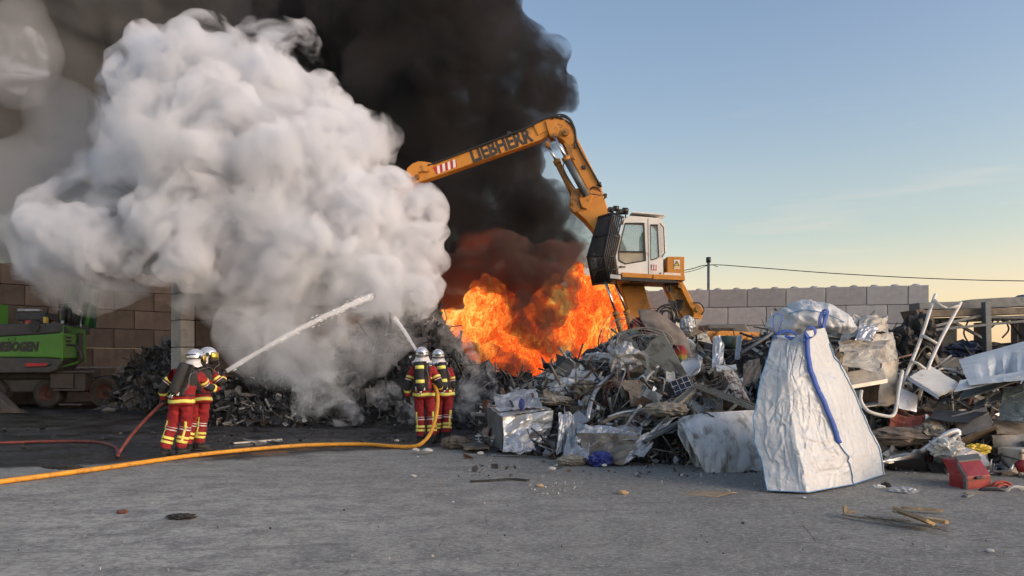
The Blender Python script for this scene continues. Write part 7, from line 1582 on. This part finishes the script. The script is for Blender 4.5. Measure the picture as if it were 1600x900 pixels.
smoke('thin_smoke', 'wisps of pale smoke low over the front of the charred heap', [(520,600,18.4,24),(600,620,18.2,14),(755,600,17.4,14),(735,625,17.2,18),(760,640,17,14),(480,630,18.2,18),(690,520,20.6,18),(715,548,20.6,14),(735,570,20.4,12),(640,480,20.5,22),(545,650,17.8,14),(640,640,17.6,12)], M_wisp, voxel=.07, lv=(10, 8), sizes=(.6, .55), disp=.30, nscale=1.8, seed=6, depth=.7)
black = [(560,40,32,85),(540,130,32.5,70),(470,20,33,75),(580,260,32.5,70),(625,400,31.5,60),(640,470,30.5,45),(818,125,31,68),(725,60,31,100),(700,180,31,110),(640,60,31,100),(610,200,32,100),(760,250,31,85),(700,330,31,100),(790,330,31,78),(850,390,31,52),(868,76,31,18),(838,195,31,38),(838, 100, 31, 44),(790,50,31,36),
  (760,400,31,70),(660,-40,31,110),(820,425,30,45),(860,330,31,40)]
smoke('black_smoke', 'dense black smoke column rising behind the long arm', black, M_black, voxel=.17, lv=(10, 8), sizes=(.45, .45), disp=.26, nscale=.8, seed=8, depth=.7)
smoke('black_smoke_veil', 'softer dark edge of the black smoke column', [(x-6, y, Y-.2, r*1.06) for x, y, Y, r in black]+[(420,40,33,80),(480,150,33,70),(360,0,33.5,80),(880, 400, 30.5, 40), (905, 370, 30.5, 25)], M_bveil, voxel=.3, lv=(7, 5), disp=.4, seed=9, depth=.7)
brown = [(80,60,35,170),(250,0,35,190),(420,40,35,170),(560,40,35,130),(60,230,35,130),(250,260,36,150),(-60,150,35,200),(450,200,36,150),(600,330,35,80),(20,330,34,90),(120,380,34,80),(250,400,35,90),(400,400,35,100),(-80,-60,36,200)]
smoke('brown_smoke', 'wide brown grey smoke filling the sky at the left', brown, M_brown, voxel=.25, lv=(9, 7), sizes=(.5, .5), disp=.55, nscale=.55, seed=11, depth=.7)
# ------------------------------------------------------------------ flames
def flame_mat(name, lo, hi, strength):
    """Burning gas: ridged filaments drawn upward, torn open between them."""
    m = D.materials.new(name); m.use_nodes = True; n = m.node_tree.nodes; l = m.node_tree.links; n.clear()
    o = n.new('ShaderNodeOutputMaterial'); em = n.new('ShaderNodeEmission'); tr = n.new('ShaderNodeBsdfTransparent'); ms = n.new('ShaderNodeMixShader')
    tc = n.new('ShaderNodeTexCoord'); mp = n.new('ShaderNodeMapping'); mp.inputs['Scale'].default_value = (1, 1, .62); l.new(tc.outputs['Object'], mp.inputs[0])
    def ma(op, x, y):
        t = n.new('ShaderNodeMath'); t.operation = op
        for k, v in ((0, x), (1, y)):
            if isinstance(v, (int, float)): t.inputs[k].default_value = v
            else: l.new(v, t.inputs[k])
        return t.outputs[0]
    def nz(s, d, r, dist, off=0):
        t = n.new('ShaderNodeTexNoise'); t.noise_dimensions = '4D'; t.inputs['W'].default_value = off; t.inputs['Scale'].default_value = s; t.inputs['Detail'].default_value = d; t.inputs['Roughness'].default_value = r; t.inputs['Distortion'].default_value = dist; l.new(mp.outputs[0], t.inputs[0]); return t.outputs[0]
    def ridge(x): return ma('SUBTRACT', 1.0, ma('MULTIPLY', ma('ABSOLUTE', ma('SUBTRACT', x, .5), 0), 6.5))
    a = nz(.55, 4, .6, .6)
    r1 = ridge(nz(1.9, 2, .5, 1.0, 3)); r2 = ridge(nz(4.6, 2, .5, 1.2, 7)); r3 = ridge(nz(11, 1, .5, 1.0, 11))
    s_ = ma('ADD', ma('ADD', ma('MULTIPLY', ma('SUBTRACT', a, .5), 2.4), ma('MULTIPLY', r1, .26)), ma('ADD', ma('MULTIPLY', r2, .22), ma('MULTIPLY', r3, .14)))
    r = n.new('ShaderNodeValToRGB'); sh = ma('MULTIPLY_ADD', s_, .5); sh = ma('ADD', ma('MULTIPLY', s_, .6), .35); l.new(sh, r.inputs[0])
    for i, (p, col) in enumerate(((.30, (.16, .014, .005)), (.42, (.50, .035, .008)), (.52, (.85, .085, .013)), (.62, (1.0, .19, .025)), (.72, (1.0, .36, .055)), (.84, (1.0, .60, .14)), (.96, (1.0, .80, .34)))):
        e = r.color_ramp.elements[i] if i < 2 else r.color_ramp.elements.new(p); e.position = p; e.color = (*col, 1)
    l.new(r.outputs[0], em.inputs[0]); em.inputs[1].default_value = strength
    al = n.new('ShaderNodeMapRange'); al.interpolation_type = 'SMOOTHSTEP'; al.inputs[1].default_value = lo; al.inputs[2].default_value = hi; l.new(sh, al.inputs[0])
    l.new(al.outputs[0], ms.inputs[0]); l.new(tr.outputs[0], ms.inputs[1]); l.new(em.outputs[0], ms.inputs[2]); l.new(ms.outputs[0], o.inputs['Surface']); m.cycles.emission_sampling = 'NONE'
    return m
M['flame'] = flame_mat('flames', .37, .50, .90); M['flame_thin'] = flame_mat('thin_flames', .44, .60, .85)
def tongues(lab, spots, n, seed, mat_='flame_thin'):
    """Ragged tapering tongues of flame, joined: nobody could count them."""
    rs = random.Random(seed); b = MB()
    for _ in range(n):
        px, py, Y, r = rs.choice(spots); a = rs.uniform(0, 6.3); q = rs.random()**.5
        p = P(px+math.cos(a)*r*q, py+math.sin(a)*r*q*.9+8, Y+rs.uniform(-.8, .5)); L = rs.uniform(.35, 1.5)*r/30; w = L*rs.uniform(.10, .22); pts = []; rad = []; k = 9
        dx, dy = rs.gauss(0, .25), rs.gauss(0, .2); ph = rs.uniform(0, 9)
        for i in range(k):
            t = i/(k-1); pts.append(p+Vector((dx*L*t+math.sin(ph+t*5)*w*.7*t, dy*L*t+math.cos(ph*2+t*4)*w*.5*t, L*t))); rad.append(max(.004, w*math.sin(math.pi*(t**.65))*(1-.55*t)+w*.12*math.sin(t*14+ph)*(1-t)))
        b.tube(pts, rad, 7)
    o = b.build('flames', M[mat_]); tag(o, lab, kind='stuff'); return o
def flame(lab, seeds, seed, **k):
    kw = dict(voxel=.09, lv=(9, 8), sizes=(.50, .48), disp=.42, nscale=1.7, seed=seed, depth=.6, rise=.9); kw.update(k)
    return smoke('flames', lab, seeds, M['flame'], **kw)
FL = [(745,540,28.5,34),(775,500,28.5,30),(760,460,28.8,16),(805,545,28.5,28),(718,560,28.2,24),(835,570,28,26),(700,505,28.8,14),(780,570,28,26),(740,595,27.6,16),(755,490,28,22),(722,525,28.3,20)]
FR = [(930,540,28,36),(960,500,28,28),(905,560,28,30),(940,470,28.3,24),(905,455,28.3,13),(900,432,28.3,9),(960,560,27.8,32),(985,530,28.3,24),(885,590,27.6,24),(975,590,27.8,26),(925,505,27.8,22)]
FM = [(850,545,29,30),(860,500,29,26),(835,520,29,24),(880,530,29,24),(868,465,29.2,16),(815,530,29,24)]
FB = [(850,585,26.5,16),(870,575,26.5,13),(890,595,26.3,14),(820,590,26.6,13),(848,555,26.8,7),(848,540,26.8,5),(910,590,26.4,16),(750,588,25.6,7),(746,574,25.6,5)]
flame('broad orange flames at the left of the fire behind the charred heap', FL, 31)
flame('tall bright flames at the right of the fire beside the lift cylinders', FR, 33)
flame('flames seen in the gaps between the dark puffs at the centre of the fire', FM, 34)
flame('low flames licking along the top of the charred heap', FB, 35, voxel=.07, disp=.25, nscale=2.4)
tongues('thin flame tongues rising from the left part of the fire', FL, 170, 3); tongues('thin flame tongues rising from the right part of the fire', FR, 190, 4); tongues('small flame tongues along the top of the charred heap', FB, 110, 5)
smoke('glowing_smoke', 'red glowing smoke among the flames', [(760,480,28,85),(860,500,28.2,85),(950,500,28.2,70),(700,520,28,48),(820,560,27.5,60),(930,560,27.5,60),(905,450,28.6,35)], M_glow, voxel=.22, lv=(8, 6), disp=.35, seed=37, depth=.7)
smoke('dark_fire_smoke', 'dark brown smoke puff rolling in front of the flames', [(812,498,26.3,18),(832,515,26.2,24),(822,482,26.4,24),(862,478,26.5,25),(852,446,26.6,27),(820,440,26.8,28),(860,540,26,14),(888,548,26,12),(775,432,27,22),(884,455,26.6,18),(740,420,27.4,26),(800,405,27.4,36),(860,410,27.4,32),(700,440,28,30),(895,400,27.8,20)], M_dirty, voxel=.10, lv=(9, 7), sizes=(.5, .5), disp=.25, nscale=1.3, seed=39, depth=.8)
smoke('dark_fire_smoke', 'low brown smoke bank on the heap at the left foot of the flames', [(760,565,24.6,24),(790,575,24.6,22),(735,555,24.7,17),(815,585,24.5,16),(770,590,24.4,20),(725,575,24.5,14),(835,592,24.4,10)], M_dirty, voxel=.09, lv=(9, 7), sizes=(.5, .5), disp=.2, nscale=1.4, seed=41, depth=.8)
